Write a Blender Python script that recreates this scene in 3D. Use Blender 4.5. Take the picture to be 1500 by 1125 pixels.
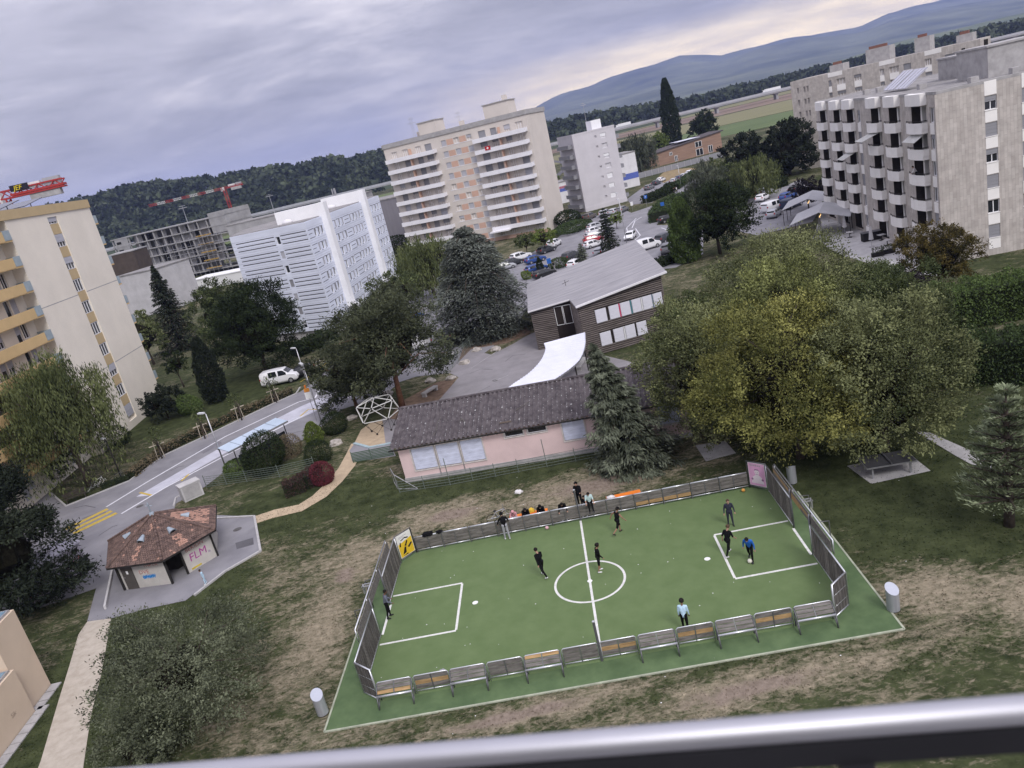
import bpy, bmesh, math, random
import numpy as np
from mathutils import Vector, Matrix, noise

R_ = math.radians
sc = bpy.context.scene
for _o in list(bpy.data.objects):
    bpy.data.objects.remove(_o)

# ------------------------------------------------------------------ camera
EYE = Vector((0.0, 0.0, 23.0))
PITCH, ROLL, FPX = R_(17.487), R_(13.353), 1113.7
_cp, _sp, _c, _s = math.cos(PITCH), math.sin(PITCH), math.cos(ROLL), math.sin(ROLL)
FW = Vector((0, _cp, -_sp)); R0 = Vector((1, 0, 0)); U0 = Vector((0, _sp, _cp))
EX = _c * R0 - _s * U0
EY = _s * R0 + _c * U0
cam = bpy.data.cameras.new('camera'); camo = bpy.data.objects.new('camera', cam)
sc.collection.objects.link(camo); sc.camera = camo
cam.sensor_width = 36.0; cam.lens = 36.0 * FPX / 1500.0
cam.clip_start = 0.05; cam.clip_end = 40000
m3 = Matrix((EX, EY, -FW)).transposed()
camo.matrix_world = Matrix.Translation(EYE) @ m3.to_4x4()
cam.dof.use_dof = True; cam.dof.focus_distance = 70.0; cam.dof.aperture_fstop = 4.6

# ------------------------------------------------------------------ sky, sun, exposure
SUN_EL, SUN_AZ = R_(44), R_(158)          # azimuth clockwise from +Y: behind the camera, a little right
GLOW_AZ = R_(30)
w = bpy.data.worlds.new('World'); sc.world = w; w.use_nodes = True
nt = w.node_tree; nt.nodes.clear()
def N(t, **k):
    n = nt.nodes.new(t)
    for a, b in k.items(): setattr(n, a, b)
    return n
def Lk(a, b): nt.links.new(a, b)
out = N('ShaderNodeOutputWorld'); bg = N('ShaderNodeBackground')
sky = N('ShaderNodeTexSky', sky_type='NISHITA'); sky.sun_disc = False
sky.sun_elevation = SUN_EL; sky.sun_rotation = SUN_AZ; sky.air_density = 1.2; sky.dust_density = 3.0
tc = N('ShaderNodeTexCoord'); sep = N('ShaderNodeSeparateXYZ'); Lk(tc.outputs['Generated'], sep.inputs[0])
def MA(op, a, b=None, c=None, clamp=False):
    n = N('ShaderNodeMath', operation=op); n.use_clamp = clamp
    for i, v in enumerate((a, b, c)):
        if v is None: continue
        if isinstance(v, (int, float)): n.inputs[i].default_value = v
        else: Lk(v, n.inputs[i])
    return n.outputs[0]
def MIX(f, a, b, mode='MIX'):
    n = N('ShaderNodeMix', data_type='RGBA', blend_type=mode)
    for i, v in ((0, f), (6, a), (7, b)):
        if isinstance(v, (int, float)): n.inputs[i].default_value = v
        elif isinstance(v, tuple): n.inputs[i].default_value = v + (1,)
        else: Lk(v, n.inputs[i])
    return n.outputs[2]
up = MA('MAXIMUM', sep.outputs[2], 0.0)
den = MA('ADD', up, 0.17)
comb = N('ShaderNodeCombineXYZ')
Lk(MA('DIVIDE', sep.outputs[0], den), comb.inputs[0]); Lk(MA('DIVIDE', sep.outputs[1], den), comb.inputs[1])
mp = N('ShaderNodeMapping'); mp.inputs['Rotation'].default_value = (0, 0, R_(-24)); mp.inputs['Scale'].default_value = (1.0, 1.5, 1)
Lk(comb.outputs[0], mp.inputs[0])
n1 = N('ShaderNodeTexNoise'); n1.inputs['Scale'].default_value = 0.9; n1.inputs['Detail'].default_value = 7; n1.inputs['Roughness'].default_value = .6; n1.inputs['Distortion'].default_value = .6
Lk(mp.outputs[0], n1.inputs['Vector'])
n2 = N('ShaderNodeTexNoise'); n2.inputs['Scale'].default_value = 2.6; n2.inputs['Detail'].default_value = 6; n2.inputs['Roughness'].default_value = .6
Lk(mp.outputs[0], n2.inputs['Vector'])
cl = MA('ADD', MA('MULTIPLY', n1.outputs[0], 0.72), MA('MULTIPLY', n2.outputs[0], 0.28))
cr = N('ShaderNodeValToRGB'); Lk(cl, cr.inputs[0])
cr.color_ramp.elements[0].position = .38; cr.color_ramp.elements[0].color = (.245, .241, .285, 1)
cr.color_ramp.elements[1].position = .64; cr.color_ramp.elements[1].color = (.50, .475, .51, 1)
e = cr.color_ramp.elements.new(.5); e.color = (.33, .322, .372, 1)
# overcast brightening towards the zenith (CIE overcast sky)
cie = MA('ADD', MA('MULTIPLY', up, 2.0), 0.92)
cloud = MIX(1.0, cr.outputs[0], cie, 'MULTIPLY')
nm = nt.nodes.new('ShaderNodeCombineXYZ')
for i in range(3): Lk(cie, nm.inputs[i])
cloud = MIX(1.0, cr.outputs[0], nm.outputs[0], 'MULTIPLY')
# thin pale blue band low over the horizon, turning warm towards the sunset
low = N('ShaderNodeMapRange', interpolation_type='SMOOTHSTEP'); Lk(up, low.inputs[0])
low.inputs[1].default_value = 0.092; low.inputs[2].default_value = 0.034; low.inputs[3].default_value = 0; low.inputs[4].default_value = 1
dotg = MA('ADD', MA('MULTIPLY', sep.outputs[0], math.sin(GLOW_AZ)), MA('MULTIPLY', sep.outputs[1], math.cos(GLOW_AZ)))
gl = N('ShaderNodeMapRange', interpolation_type='SMOOTHSTEP'); Lk(dotg, gl.inputs[0])
gl.inputs[1].default_value = 0.80; gl.inputs[2].default_value = 0.985
wob = MA('ADD', MA('MULTIPLY', n2.outputs[0], 1.2), 0.15, clamp=True)
lowf = MA('MULTIPLY', low.outputs[0], wob)
hcol = MIX(gl.outputs[0], (.47, .46, .53), (1.95, 1.55, .82))
skyc = MIX(MA('MULTIPLY', lowf, 0.95, clamp=True), cloud, hcol)
nis = MIX(1.0, sky.outputs[0], (.10, .10, .10), 'MULTIPLY')
fin = MIX(0.96, nis, skyc)
Lk(fin, bg.inputs[0]); bg.inputs[1].default_value = 1.0
Lk(bg.outputs[0], out.inputs[0])

sun = bpy.data.lights.new('sun', 'SUN'); suno = bpy.data.objects.new('sun', sun); sc.collection.objects.link(suno)
sun.energy = 1.5; sun.angle = R_(20); sun.color = (1.0, .97, .95)
_d = Vector((math.sin(SUN_AZ) * math.cos(SUN_EL), math.cos(SUN_AZ) * math.cos(SUN_EL), math.sin(SUN_EL)))
suno.rotation_euler = _d.to_track_quat('Z', 'Y').to_euler(); suno.location = _d * 200
sc.view_settings.view_transform = 'Standard'; sc.view_settings.look = 'None'
sc.cycles.max_bounces = 5; sc.cycles.diffuse_bounces = 3; sc.cycles.glossy_bounces = 2; sc.cycles.transmission_bounces = 3; sc.cycles.volume_bounces = 0
sc.view_settings.gamma = 1.0; sc.view_settings.exposure = 0.56; sc.view_settings.use_curve_mapping = False

# ------------------------------------------------------------------ helpers
COL = sc.collection
def g(px, py, z=0.0):
    """survey helper: where the sight line of a photo pixel meets the level plane at height z"""
    d = (px - 750) / FPX * EX - (py - 562.5) / FPX * EY + FW
    t = (z - EYE.z) / d.z
    return EYE + t * d
def g2(px, py, z=0.0):
    p = g(px, py, z); return (p.x, p.y)

MATS = {}
def mat(name, col, rough=.75, var=.12, scale=3.0, bump=0.0, bscale=None, metal=0.0, col2=None, detail=4, stretch=None, spec=.16, emit=None):
    """procedural material: base colour with two-scale noise, optional second colour, fine relief"""
    if name in MATS: return MATS[name]
    m = bpy.data.materials.new(name); m.use_nodes = True
    t = m.node_tree; b = t.nodes['Principled BSDF']
    b.inputs['Roughness'].default_value = rough; b.inputs['Metallic'].default_value = metal
    b.inputs['Specular IOR Level'].default_value = spec
    tcn = t.nodes.new('ShaderNodeTexCoord'); vec = tcn.outputs['Object']
    if stretch:
        mpn = t.nodes.new('ShaderNodeMapping'); mpn.inputs['Scale'].default_value = stretch
        t.links.new(vec, mpn.inputs[0]); vec = mpn.outputs[0]
    nz = t.nodes.new('ShaderNodeTexNoise'); nz.inputs['Scale'].default_value = scale; nz.inputs['Detail'].default_value = detail; nz.inputs['Roughness'].default_value = .62
    t.links.new(vec, nz.inputs['Vector'])
    rp = t.nodes.new('ShaderNodeValToRGB'); t.links.new(nz.outputs[0], rp.inputs[0])
    c2 = col2 if col2 else tuple(min(1, c * (1 + var)) for c in col)
    c1 = col if col2 else tuple(c * (1 - var) for c in col)
    rp.color_ramp.elements[0].position = .34; rp.color_ramp.elements[0].color = c1 + (1,)
    rp.color_ramp.elements[1].position = .66; rp.color_ramp.elements[1].color = c2 + (1,)
    t.links.new(rp.outputs[0], b.inputs['Base Color'])
    if bump:
        nb = t.nodes.new('ShaderNodeTexNoise'); nb.inputs['Scale'].default_value = bscale or scale * 6; nb.inputs['Detail'].default_value = 3
        t.links.new(vec, nb.inputs['Vector'])
        bp = t.nodes.new('ShaderNodeBump'); bp.inputs['Strength'].default_value = bump; bp.inputs['Distance'].default_value = .03
        t.links.new(nb.outputs[0], bp.inputs['Height']); t.links.new(bp.outputs[0], b.inputs['Normal'])
    if emit:
        b.inputs['Emission Color'].default_value = emit[:3] + (1,); b.inputs['Emission Strength'].default_value = emit[3]
    MATS[name] = m; return m

def tag(o, label=None, cat=None, group=None, kind=None):
    if label: o['label'] = label
    if cat: o['category'] = cat
    if group: o['group'] = group
    if kind: o['kind'] = kind
    return o
def empty(name, loc=(0, 0, 0), rz=0.0, label=None, cat=None, group=None):
    o = bpy.data.objects.new(name, None); COL.objects.link(o); o.empty_display_size = .3
    o.location = loc; o.rotation_euler = (0, 0, rz)
    return tag(o, label, cat, group)
def link(name, me, parent=None, loc=None, rz=None, scale=None):
    o = bpy.data.objects.new(name, me); COL.objects.link(o)
    if parent: o.parent = parent
    if loc is not None: o.location = loc
    if rz is not None: o.rotation_euler = (0, 0, rz)
    if scale is not None: o.scale = scale
    return o
def copy_tree(o, parent=None):
    c = o.copy(); COL.objects.link(c); c.parent = parent
    for ch in list(o.children): copy_tree(ch, c)
    return c

class MB:
    """collects simple shapes; build() links them as ONE mesh object"""
    def __init__(s): s.v = []; s.f = []; s.mi = []; s.cur = 0; s.T = None
    def add(s, vs, fs):
        k = len(s.v)
        if s.T is not None: vs = [tuple(s.T @ Vector(p)) for p in vs]
        s.v.extend([tuple(p) for p in vs]); s.f.extend([tuple(i + k for i in f) for f in fs]); s.mi.extend([s.cur] * len(fs)); return s
    def box(s, x0, x1, y0, y1, z0, z1):
        return s.add([(x0, y0, z0), (x1, y0, z0), (x1, y1, z0), (x0, y1, z0), (x0, y0, z1), (x1, y0, z1), (x1, y1, z1), (x0, y1, z1)],
                     [(0, 3, 2, 1), (4, 5, 6, 7), (0, 1, 5, 4), (1, 2, 6, 5), (2, 3, 7, 6), (3, 0, 4, 7)])
    def cbox(s, c, sz): return s.box(c[0] - sz[0] / 2, c[0] + sz[0] / 2, c[1] - sz[1] / 2, c[1] + sz[1] / 2, c[2] - sz[2] / 2, c[2] + sz[2] / 2)
    def beam(s, a, b, wd, ht, up=(0, 0, 1)):
        a = Vector(a); b = Vector(b); d = (b - a).normalized(); u = Vector(up); r = d.cross(u)
        if r.length < 1e-4: r = d.cross(Vector((0, 1, 0)))
        r.normalize(); u = r.cross(d).normalized(); r = r * wd / 2; u = u * ht / 2
        vs = [a - r - u, a + r - u, a + r + u, a - r + u, b - r - u, b + r - u, b + r + u, b - r + u]
        return s.add(vs, [(0, 1, 2, 3), (7, 6, 5, 4), (0, 4, 5, 1), (1, 5, 6, 2), (2, 6, 7, 3), (3, 7, 4, 0)])
    def tube(s, pts, r, n=8, cap=True):
        pts = [Vector(p) for p in pts]; rs = r if isinstance(r, (list, tuple)) else [r] * len(pts)
        vs = []; pu = None
        for i, p in enumerate(pts):
            d = (pts[min(i + 1, len(pts) - 1)] - pts[max(i - 1, 0)]).normalized()
            u = pu if pu is not None else (Vector((0, 0, 1)) if abs(d.z) < .9 else Vector((1, 0, 0)))
            a = d.cross(u)
            if a.length < 1e-4: a = d.cross(Vector((0, 1, 0)))
            a.normalize(); u = a.cross(d).normalized(); pu = u
            for k in range(n):
                t = 2 * math.pi * k / n; vs.append(p + (a * math.cos(t) + u * math.sin(t)) * rs[i])
        fs = [(i * n + k, i * n + (k + 1) % n, (i + 1) * n + (k + 1) % n, (i + 1) * n + k) for i in range(len(pts) - 1) for k in range(n)]
        if cap: fs += [tuple(range(n - 1, -1, -1)), tuple((len(pts) - 1) * n + k for k in range(n))]
        return s.add(vs, fs)
    def lathe(s, prof, n=16, c=(0, 0, 0)):
        vs = [(c[0] + r * math.cos(2 * math.pi * k / n), c[1] + r * math.sin(2 * math.pi * k / n), c[2] + z) for r, z in prof for k in range(n)]
        fs = [(i * n + k, i * n + (k + 1) % n, (i + 1) * n + (k + 1) % n, (i + 1) * n + k) for i in range(len(prof) - 1) for k in range(n)]
        fs += [tuple(range(n - 1, -1, -1)), tuple((len(prof) - 1) * n + k for k in range(n))]
        return s.add(vs, fs)
    def prism(s, poly, z0, z1):
        n = len(poly)
        a = sum(poly[i][0] * poly[(i + 1) % n][1] - poly[(i + 1) % n][0] * poly[i][1] for i in range(n))
        if a < 0: poly = poly[::-1]
        vs = [(p[0], p[1], z0) for p in poly] + [(p[0], p[1], z1) for p in poly]
        return s.add(vs, [tuple(range(n - 1, -1, -1)), tuple(range(n, 2 * n))] + [(i, (i + 1) % n, n + (i + 1) % n, n + i) for i in range(n)])
    def quad(s, a, b, c, d): return s.add([a, b, c, d], [(0, 1, 2, 3)])
    def mesh(s, name, mats, smooth=False):
        me = bpy.data.meshes.new(name); me.from_pydata(s.v, [], s.f)
        for m in (mats if isinstance(mats, (list, tuple)) else [mats]): me.materials.append(m)
        if any(s.mi): me.polygons.foreach_set('material_index', s.mi)
        if smooth: me.polygons.foreach_set('use_smooth', [True] * len(s.f))
        me.update(); return me
    def build(s, name, mats, parent=None, smooth=False, loc=None, rz=None):
        return link(name, s.mesh(name, mats, smooth), parent, loc, rz)

def part(name, m, parent, *boxes):
    b = MB()
    for q in boxes: b.box(*q)
    return b.build(name, m, parent)
def shade_auto(o):
    for p in o.data.polygons: p.use_smooth = True
    try: o.data.set_sharp_from_angle(angle=R_(40))
    except Exception: pass
    return o
def struct(name, o):
    o.name = name; o['kind'] = 'structure'; return o
def sheet(name, poly, z, m, thick=.02, parent=None, px=True):
    """a flat slab laid on the ground: polygon corners, top at z"""
    pl = [g2(*p) for p in poly] if px else list(poly)
    o = MB().prism(pl, z - thick, z).build(name, m, parent)
    if parent is None: o['kind'] = 'structure'
    return o
def ribbon(pts, wd, z, h=.004):
    """strip of width wd along a ground polyline -> MB prism pieces"""
    b = MB(); P = [Vector((p[0], p[1])) for p in pts]; L = []; Rr = []
    for i, p in enumerate(P):
        d = (P[min(i + 1, len(P) - 1)] - P[max(i - 1, 0)]).normalized(); n = Vector((-d.y, d.x))
        L.append(p + n * wd / 2); Rr.append(p - n * wd / 2)
    for i in range(len(P) - 1):
        b.prism([tuple(L[i]), tuple(Rr[i]), tuple(Rr[i + 1]), tuple(L[i + 1])], z - h, z)
    return b
def text(s, size, m, parent, loc, rot, name='lettering', ext=.004, font_shear=0.0):
    c = bpy.data.curves.new(name, 'FONT'); c.body = s; c.size = size; c.extrude = ext; c.shear = font_shear; c.resolution_u = 2
    o = bpy.data.objects.new(name, c); COL.objects.link(o)
    dg = bpy.context.evaluated_depsgraph_get(); me = bpy.data.meshes.new_from_object(o.evaluated_get(dg))
    bpy.data.objects.remove(o); me.materials.clear(); me.materials.append(m)
    q = link(name, me, parent, loc); q.rotation_euler = rot; return q
# ------------------------------------------------------------------ ground
def grass_material(name, lift=1.0, near=True):
    m = bpy.data.materials.new(name); m.use_nodes = True; t = m.node_tree; b = t.nodes['Principled BSDF']
    b.inputs['Roughness'].default_value = .9; b.inputs['Specular IOR Level'].default_value = .03
    tcn = t.nodes.new('ShaderNodeTexCoord')
    def nz(scale, detail, rough=.6, st=None, dist=0):
        n = t.nodes.new('ShaderNodeTexNoise'); n.inputs['Scale'].default_value = scale; n.inputs['Detail'].default_value = detail; n.inputs['Roughness'].default_value = rough; n.inputs['Distortion'].default_value = dist
        if st:
            mp_ = t.nodes.new('ShaderNodeMapping'); mp_.inputs['Scale'].default_value = st; t.links.new(tcn.outputs['Object'], mp_.inputs[0]); t.links.new(mp_.outputs[0], n.inputs['Vector'])
        else: t.links.new(tcn.outputs['Object'], n.inputs['Vector'])
        return n.outputs[0]
    def ramp(x, p0, p1, c0, c1):
        r = t.nodes.new('ShaderNodeValToRGB'); t.links.new(x, r.inputs[0])
        r.color_ramp.elements[0].position = p0; r.color_ramp.elements[1].position = p1
        r.color_ramp.elements[0].color = c0 + (1,); r.color_ramp.elements[1].color = c1 + (1,); return r.outputs[0]
    def mix(f, a, b_):
        n = t.nodes.new('ShaderNodeMix'); n.data_type = 'RGBA'
        for i, v in ((0, f), (6, a), (7, b_)):
            if isinstance(v, (int, float)): n.inputs[i].default_value = v
            elif isinstance(v, tuple): n.inputs[i].default_value = v + (1,)
            else: t.links.new(v, n.inputs[i])
        return n.outputs[2]
    k = lift
    gr = ramp(nz(.9, 6, .7), .3, .7, (.020 * k, .027 * k, .012 * k), (.070 * k, .082 * k, .038 * k))
    dry = ramp(nz(2.2, 6, .7, (1, 1.5, 1)), .3, .7, (.13 * k, .115 * k, .078 * k), (.33 * k, .28 * k, .205 * k))
    soil = ramp(nz(3.0, 5, .7), .3, .7, (.14 * k, .112 * k, .088 * k), (.27 * k, .22 * k, .18 * k))
    big = nz(.085, 3, .5); mid = nz(.5, 6, .72, (1, 1.6, 1), .5)
    # worn ground: where people walk and sit around the pitch (positions in metres)
    sepn = t.nodes.new('ShaderNodeSeparateXYZ'); t.links.new(tcn.outputs['Object'], sepn.inputs[0])
    def ma(op, a, b_, clamp=False):
        n = t.nodes.new('ShaderNodeMath'); n.operation = op; n.use_clamp = clamp
        for i, v in enumerate((a, b_)):
            if isinstance(v, (int, float)): n.inputs[i].default_value = v
            else: t.links.new(v, n.inputs[i])
        return n.outputs[0]
    def blob(x, y, rx, ry):
        dx = ma('DIVIDE', ma('SUBTRACT', sepn.outputs[0], x), rx); dy = ma('DIVIDE', ma('SUBTRACT', sepn.outputs[1], y), ry)
        return ma('SUBTRACT', 1.0, ma('SQRT', ma('ADD', ma('MULTIPLY', dx, dx), ma('MULTIPLY', dy, dy)), 0), True)
    s_ = None
    for q in ((4, 46.5, 10, 4.2), (-6, 47.5, 6, 3), (-13.4, 37, 2.4, 7), (-12.5, 44, 3, 4), (6.5, 25.2, 9, 1.6), (-3, 26.8, 9, 1.2), (16.5, 29, 3, 2.6), (20, 27, 4, 3)):
        bl = blob(*q); s_ = bl if s_ is None else ma('MAXIMUM', s_, bl)
    so_ = None
    for q in ((4, 46.5, 9, 3.6), (-6, 47.3, 5, 2.4), (6.5, 25.2, 8, 1.3), (-3, 26.9, 8, 1.0), (-12.9, 42.5, 1.8, 3.0)):
        bl = blob(*q); so_ = bl if so_ is None else ma('MAXIMUM', so_, bl)
    lush_shade = None
    for q in ((-24, 38, 7, 14), (-3, 52, 14, 2.6), (20, 38, 10, 10), (-40, 96, 12, 14), (-19, 55, 8, 5)):  # rich green areas; the grove-side one also paints shade into the lawn
        bl = blob(*q); lush_shade = bl if lush_shade is None else ma('MAXIMUM', lush_shade, bl)
    fine = nz(2.4, 6, .75, (1, 1.9, 1), .8)
    drf = ma('ADD', ma('ADD', ma('ADD', ma('MULTIPLY', mid, .95), ma('MULTIPLY', fine, 1.15)), ma('MULTIPLY', big, .7)), ma('MULTIPLY', s_, .34))
    drf = ma('SUBTRACT', drf, ma('MULTIPLY', lush_shade, .6))
    f1 = ramp(drf, 0.0, 1.0, (0, 0, 0), (1, 1, 1))
    mr = t.nodes.new('ShaderNodeMapRange'); t.links.new(drf, mr.inputs[0]); mr.inputs[1].default_value = 1.37; mr.inputs[2].default_value = 1.68
    c = mix(mr.outputs[0], gr, dry)
    mr2 = t.nodes.new('ShaderNodeMapRange'); t.links.new(ma('ADD', ma('MULTIPLY', so_, 1.1), ma('MULTIPLY', mid, 1.0)), mr2.inputs[0]); mr2.inputs[1].default_value = 1.12; mr2.inputs[2].default_value = 1.40
    c = mix(mr2.outputs[0], c, soil)
    t.links.new(c, b.inputs['Base Color'])
    bp = t.nodes.new('ShaderNodeBump'); bp.inputs['Strength'].default_value = .6; bp.inputs['Distance'].default_value = .06
    t.links.new(nz(7, 5, .7), bp.inputs['Height']); t.links.new(bp.outputs[0], b.inputs['Normal'])
    return m
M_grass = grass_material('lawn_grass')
gb = MB(); S = 9000
gb.quad((-S, -60, 0), (S, -60, 0), (S, 11000, 0), (-S, 11000, 0))
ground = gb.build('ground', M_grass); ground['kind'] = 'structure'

M_asph = mat('asphalt', (.19, .186, .203), .85, .16, .35, .25, 30, col2=(.25, .245, .262))
M_asph_d = mat('asphalt_dark', (.105, .102, .112), .85, .2, .4, .25, 30)
M_paint = mat('road_paint', (.62, .62, .66), .7, .12, 4)
M_paintc = mat('fresh_paint', (.74, .74, .74), .7, .05, 4)
M_yel = mat('yellow_paint', (.50, .36, .07), .7, .15, 3)
M_kerb = mat('kerb_stone', (.40, .39, .39), .8, .12, 4)
M_conc = mat('concrete', (.36, .35, .35), .85, .14, 1.2, .2, 18)
M_conc_l = mat('pale_concrete', (.47, .46, .46), .85, .12, 1.0, .2, 18)
M_gravel = mat('gravel', (.40, .35, .29), .95, .25, 2.0, .8, 60, col2=(.50, .45, .38))
M_earth = mat('bare_earth', (.16, .11, .08), .95, .3, 1.5, .5, 20)
M_sand = mat('sand', (.42, .33, .23), .95, .12, 1.5, .3, 30)

sheet('street', [(-40, 760), (45, 700), (97, 742), (190, 705), (240, 668), (400, 592), (440, 574), (452, 566), (470, 550), (500, 522), (540, 505), (600, 540), (585, 560), (560, 582), (500, 600), (455, 640), (330, 690), (302, 712), (285, 722), (258, 738), (250, 760), (318, 755), (373, 757), (382, 808), (330, 838), (300, 858), (272, 880), (215, 892), (163, 906), (128, 911), (141, 862), (52, 893), (-60, 932)], .03, M_asph)
sheet('car_park', [(470, 552), (500, 522), (560, 470), (600, 430), (690, 408), (738, 385), (780, 370), (812, 352), (845, 328), (870, 318), (908, 304), (925, 312), (960, 300), (985, 286), (1003, 268), (1042, 244), (1052, 250), (1010, 280), (996, 296), (972, 313), (962, 330), (990, 330), (1030, 330), (1030, 372), (990, 392), (930, 400), (840, 400), (790, 425), (760, 470), (720, 510), (670, 545), (610, 552), (585, 560), (540, 590)], .034, M_asph)
sheet('resident_parking', [(1035, 300), (1110, 290), (1175, 262), (1200, 275), (1205, 300), (1190, 325), (1110, 345), (1040, 330)], .03, M_asph)
sheet('back_car_park', [(918, 292), (940, 276), (965, 262), (1000, 252), (1022, 246), (1014, 256), (985, 272), (972, 283), (955, 297), (925, 300)], .03, M_asph)
yard = sheet('school_yard', [(565, 650), (560, 612), (600, 618), (618, 606), (640, 590), (662, 565), (672, 553), (655, 545), (668, 530), (688, 512), (720, 520), (750, 505), (772, 492), (800, 480), (880, 520), (985, 545), (985, 580), (800, 620), (590, 660)], .038, mat('yard_asphalt', (.235, .222, .232), .85, .12, .5, .2, 30))
M_tanpatch = M_earth
sheet('tree_bed', [(580, 628), (600, 618), (618, 606), (640, 590), (662, 565), (668, 555), (640, 560), (585, 590), (570, 615)], .034, M_earth)
sheet('cedar_bed', [(672, 530), (690, 512), (745, 502), (778, 488), (770, 478), (730, 478), (680, 505)], .042, M_earth)
sheet('gravel_path', [(128, 911), (163, 906), (158, 935), (148, 990), (133, 1050), (122, 1125), (115, 1180), (35, 1180), (60, 1115), (85, 1030), (102, 975), (115, 930)], .022, M_gravel)
pth = [g2(373, 762), (g2(400, 753)), g2(440, 744), g2(468, 727), g2(490, 706), g2(508, 684), g2(519, 663), g2(526, 648)]
struct('footpath', ribbon(pth, 1.5, .02, .02).build('footpath', M_sand))
sheet('play_sand', [(519, 650), (529, 630), (545, 618), (575, 612), (615, 620), (620, 645), (590, 648), (540, 655)], .026, M_sand)
e_ = ribbon([g2(519, 650), g2(541, 656), g2(572, 650)], .3, .10, .1).build('sand_kerb', mat('pale_blue_kerb', (.33, .42, .45), .7)); e_['kind'] = 'structure'
sheet('yard_path', [(512, 660), (519, 651), (541, 657), (572, 651), (580, 668), (540, 674), (516, 676)], .024, M_asph)
sheet('restaurant_terrace', [(1190, 350), (1208, 300), (1255, 330), (1300, 352), (1380, 372), (1378, 405), (1310, 400), (1270, 385), (1235, 375)], .03, M_conc_l)
sheet('table_slab', [(1241, 683), (1330, 664), (1363, 690), (1276, 709)], .03, M_conc)
sheet('bench_slab', [(1019, 653), (1062, 646), (1078, 664), (1034, 676)], .03, M_conc)
sheet('stone_path', [(1340, 632), (1362, 634), (1425, 662), (1470, 690), (1440, 690), (1400, 668)], .026, M_conc)
sheet('drain_patch', [(345, 796), (371, 788), (372, 798), (347, 805)], .034, M_asph_d)

# markings on the street
def marks(parent, name, m, lines, wd, z):
    for pl in lines:
        ribbon([g2(*p) for p in pl], wd, z).build(name, m, parent)
st = bpy.data.objects['street']
sheet('bus_lane', [(200, 728), (330, 652), (440, 596), (470, 583), (490, 588), (460, 604), (420, 622), (330, 664), (222, 726)], .034, mat('pale_lane', (.46, .46, .52), .8, .1, .8))
marks(st, 'lane_line', M_paint, [[(156, 743), (215, 707), (330, 640), (438, 589)], [(178, 753), (240, 716), (330, 668), (435, 614), (462, 600)], [(462, 600), (490, 588), (520, 580)], [(438, 589), (462, 583), (470, 566)]], .22, .040)
for a, b in (((96, 776), (158, 746)), ((102, 779), (164, 749)), ((108, 782), (171, 752))):
    ribbon([g2(*a), g2(*b)], .55, .040).build('crossing_stripe', M_yel, st)
marks(st, 'bus_marking', M_yel, [[(266, 705), (277, 695)], [(205, 722), (222, 726)], [(440, 610), (452, 600), (466, 600)]], .22, .043)
for pl in ([(62, 712), (97, 742)], [(97, 742), (190, 705)], [(190, 705), (240, 668), (300, 640), (400, 592), (434, 577), (440, 568)], [(255, 742), (258, 730), (285, 716)], [(318, 760), (373, 757)], [(373, 757), (382, 808)], [(382, 808), (330, 838), (285, 873)]):
    k = ribbon([g2(*p) for p in pl], .16, .12, .12).build('kerb', M_kerb); k['kind'] = 'structure'
cp = bpy.data.objects['car_park']
marks(cp, 'parking_line', M_yel, [[(440, 560), (462, 546), (486, 525)]], .12, .040)
marks(cp, 'edge_line', M_paint, [[(930, 352), (938, 345), (931, 335)], [(920, 344), (918, 334), (932, 320)], [(926, 334), (930, 324), (940, 318)], [(969, 334), (980, 338), (982, 344)]], .18, .040)
marks(cp, 'parking_line', M_paint, [[(735, 400), (755, 392)], [(770, 394), (790, 386)], [(442, 537), (470, 528)], [(452, 541), (478, 530)]], .1, .040)
marks(yard, 'yard_line', mat('worn_line', (.32, .31, .31), .8), [[(690, 540), (728, 515)], [(650, 600), (668, 590)], [(720, 560), (745, 550)]], .12, .044)
# wear on the road: sealed cracks, repair patches, manhole covers
M_seal = mat('crack_seal', (.07, .068, .075), .6, .2, 3)
for pl in ([(108, 745), (125, 741), (140, 744)], [(145, 785), (165, 772), (172, 770)], [(250, 690), (262, 684), (270, 683)], [(420, 640), (432, 634), (450, 630)], [(196, 800), (210, 790), (214, 778)]):
    ribbon([g2(*p) for p in pl], .07, .0385).build('sealed_crack', M_seal, st)
for pl in ([(688, 548), (705, 541), (722, 542)], [(700, 575), (718, 566)], [(740, 530), (752, 521), (770, 519)]):
    ribbon([g2(*p) for p in pl], .06, .0425).build('sealed_crack', M_seal, yard)
for par, px, py, z_ in ((st, 205, 742, .0388), (st, 330, 690, .0388), (st, 348, 776, .0388), (yard, 725, 558, .0428), (yard, 640, 596, .0428), (cp, 700, 460, .0388), (cp, 905, 385, .0388)):
    c_ = g(px, py); MB().prism([(c_.x + .33 * math.cos(k * .4488), c_.y + .33 * math.sin(k * .4488)) for k in range(14)], z_ - .004, z_).build('manhole_cover', mat('iron_cover', (.10, .095, .095), .6, .2, 8), par)
for par, pl, z_ in ((st, [(120, 760), (150, 748), (158, 752), (128, 765)], .0372), (st, [(290, 660), (320, 645), (326, 650), (298, 665)], .0372), (yard, [(700, 590), (760, 575), (764, 584), (706, 599)], .0412)):
    MB().prism([g2(*p) for p in pl], z_ - .003, z_).build('repair_patch', mat('asphalt_repair', (.185, .18, .20), .85, .15, 1.2, .25, 30), par)
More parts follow.
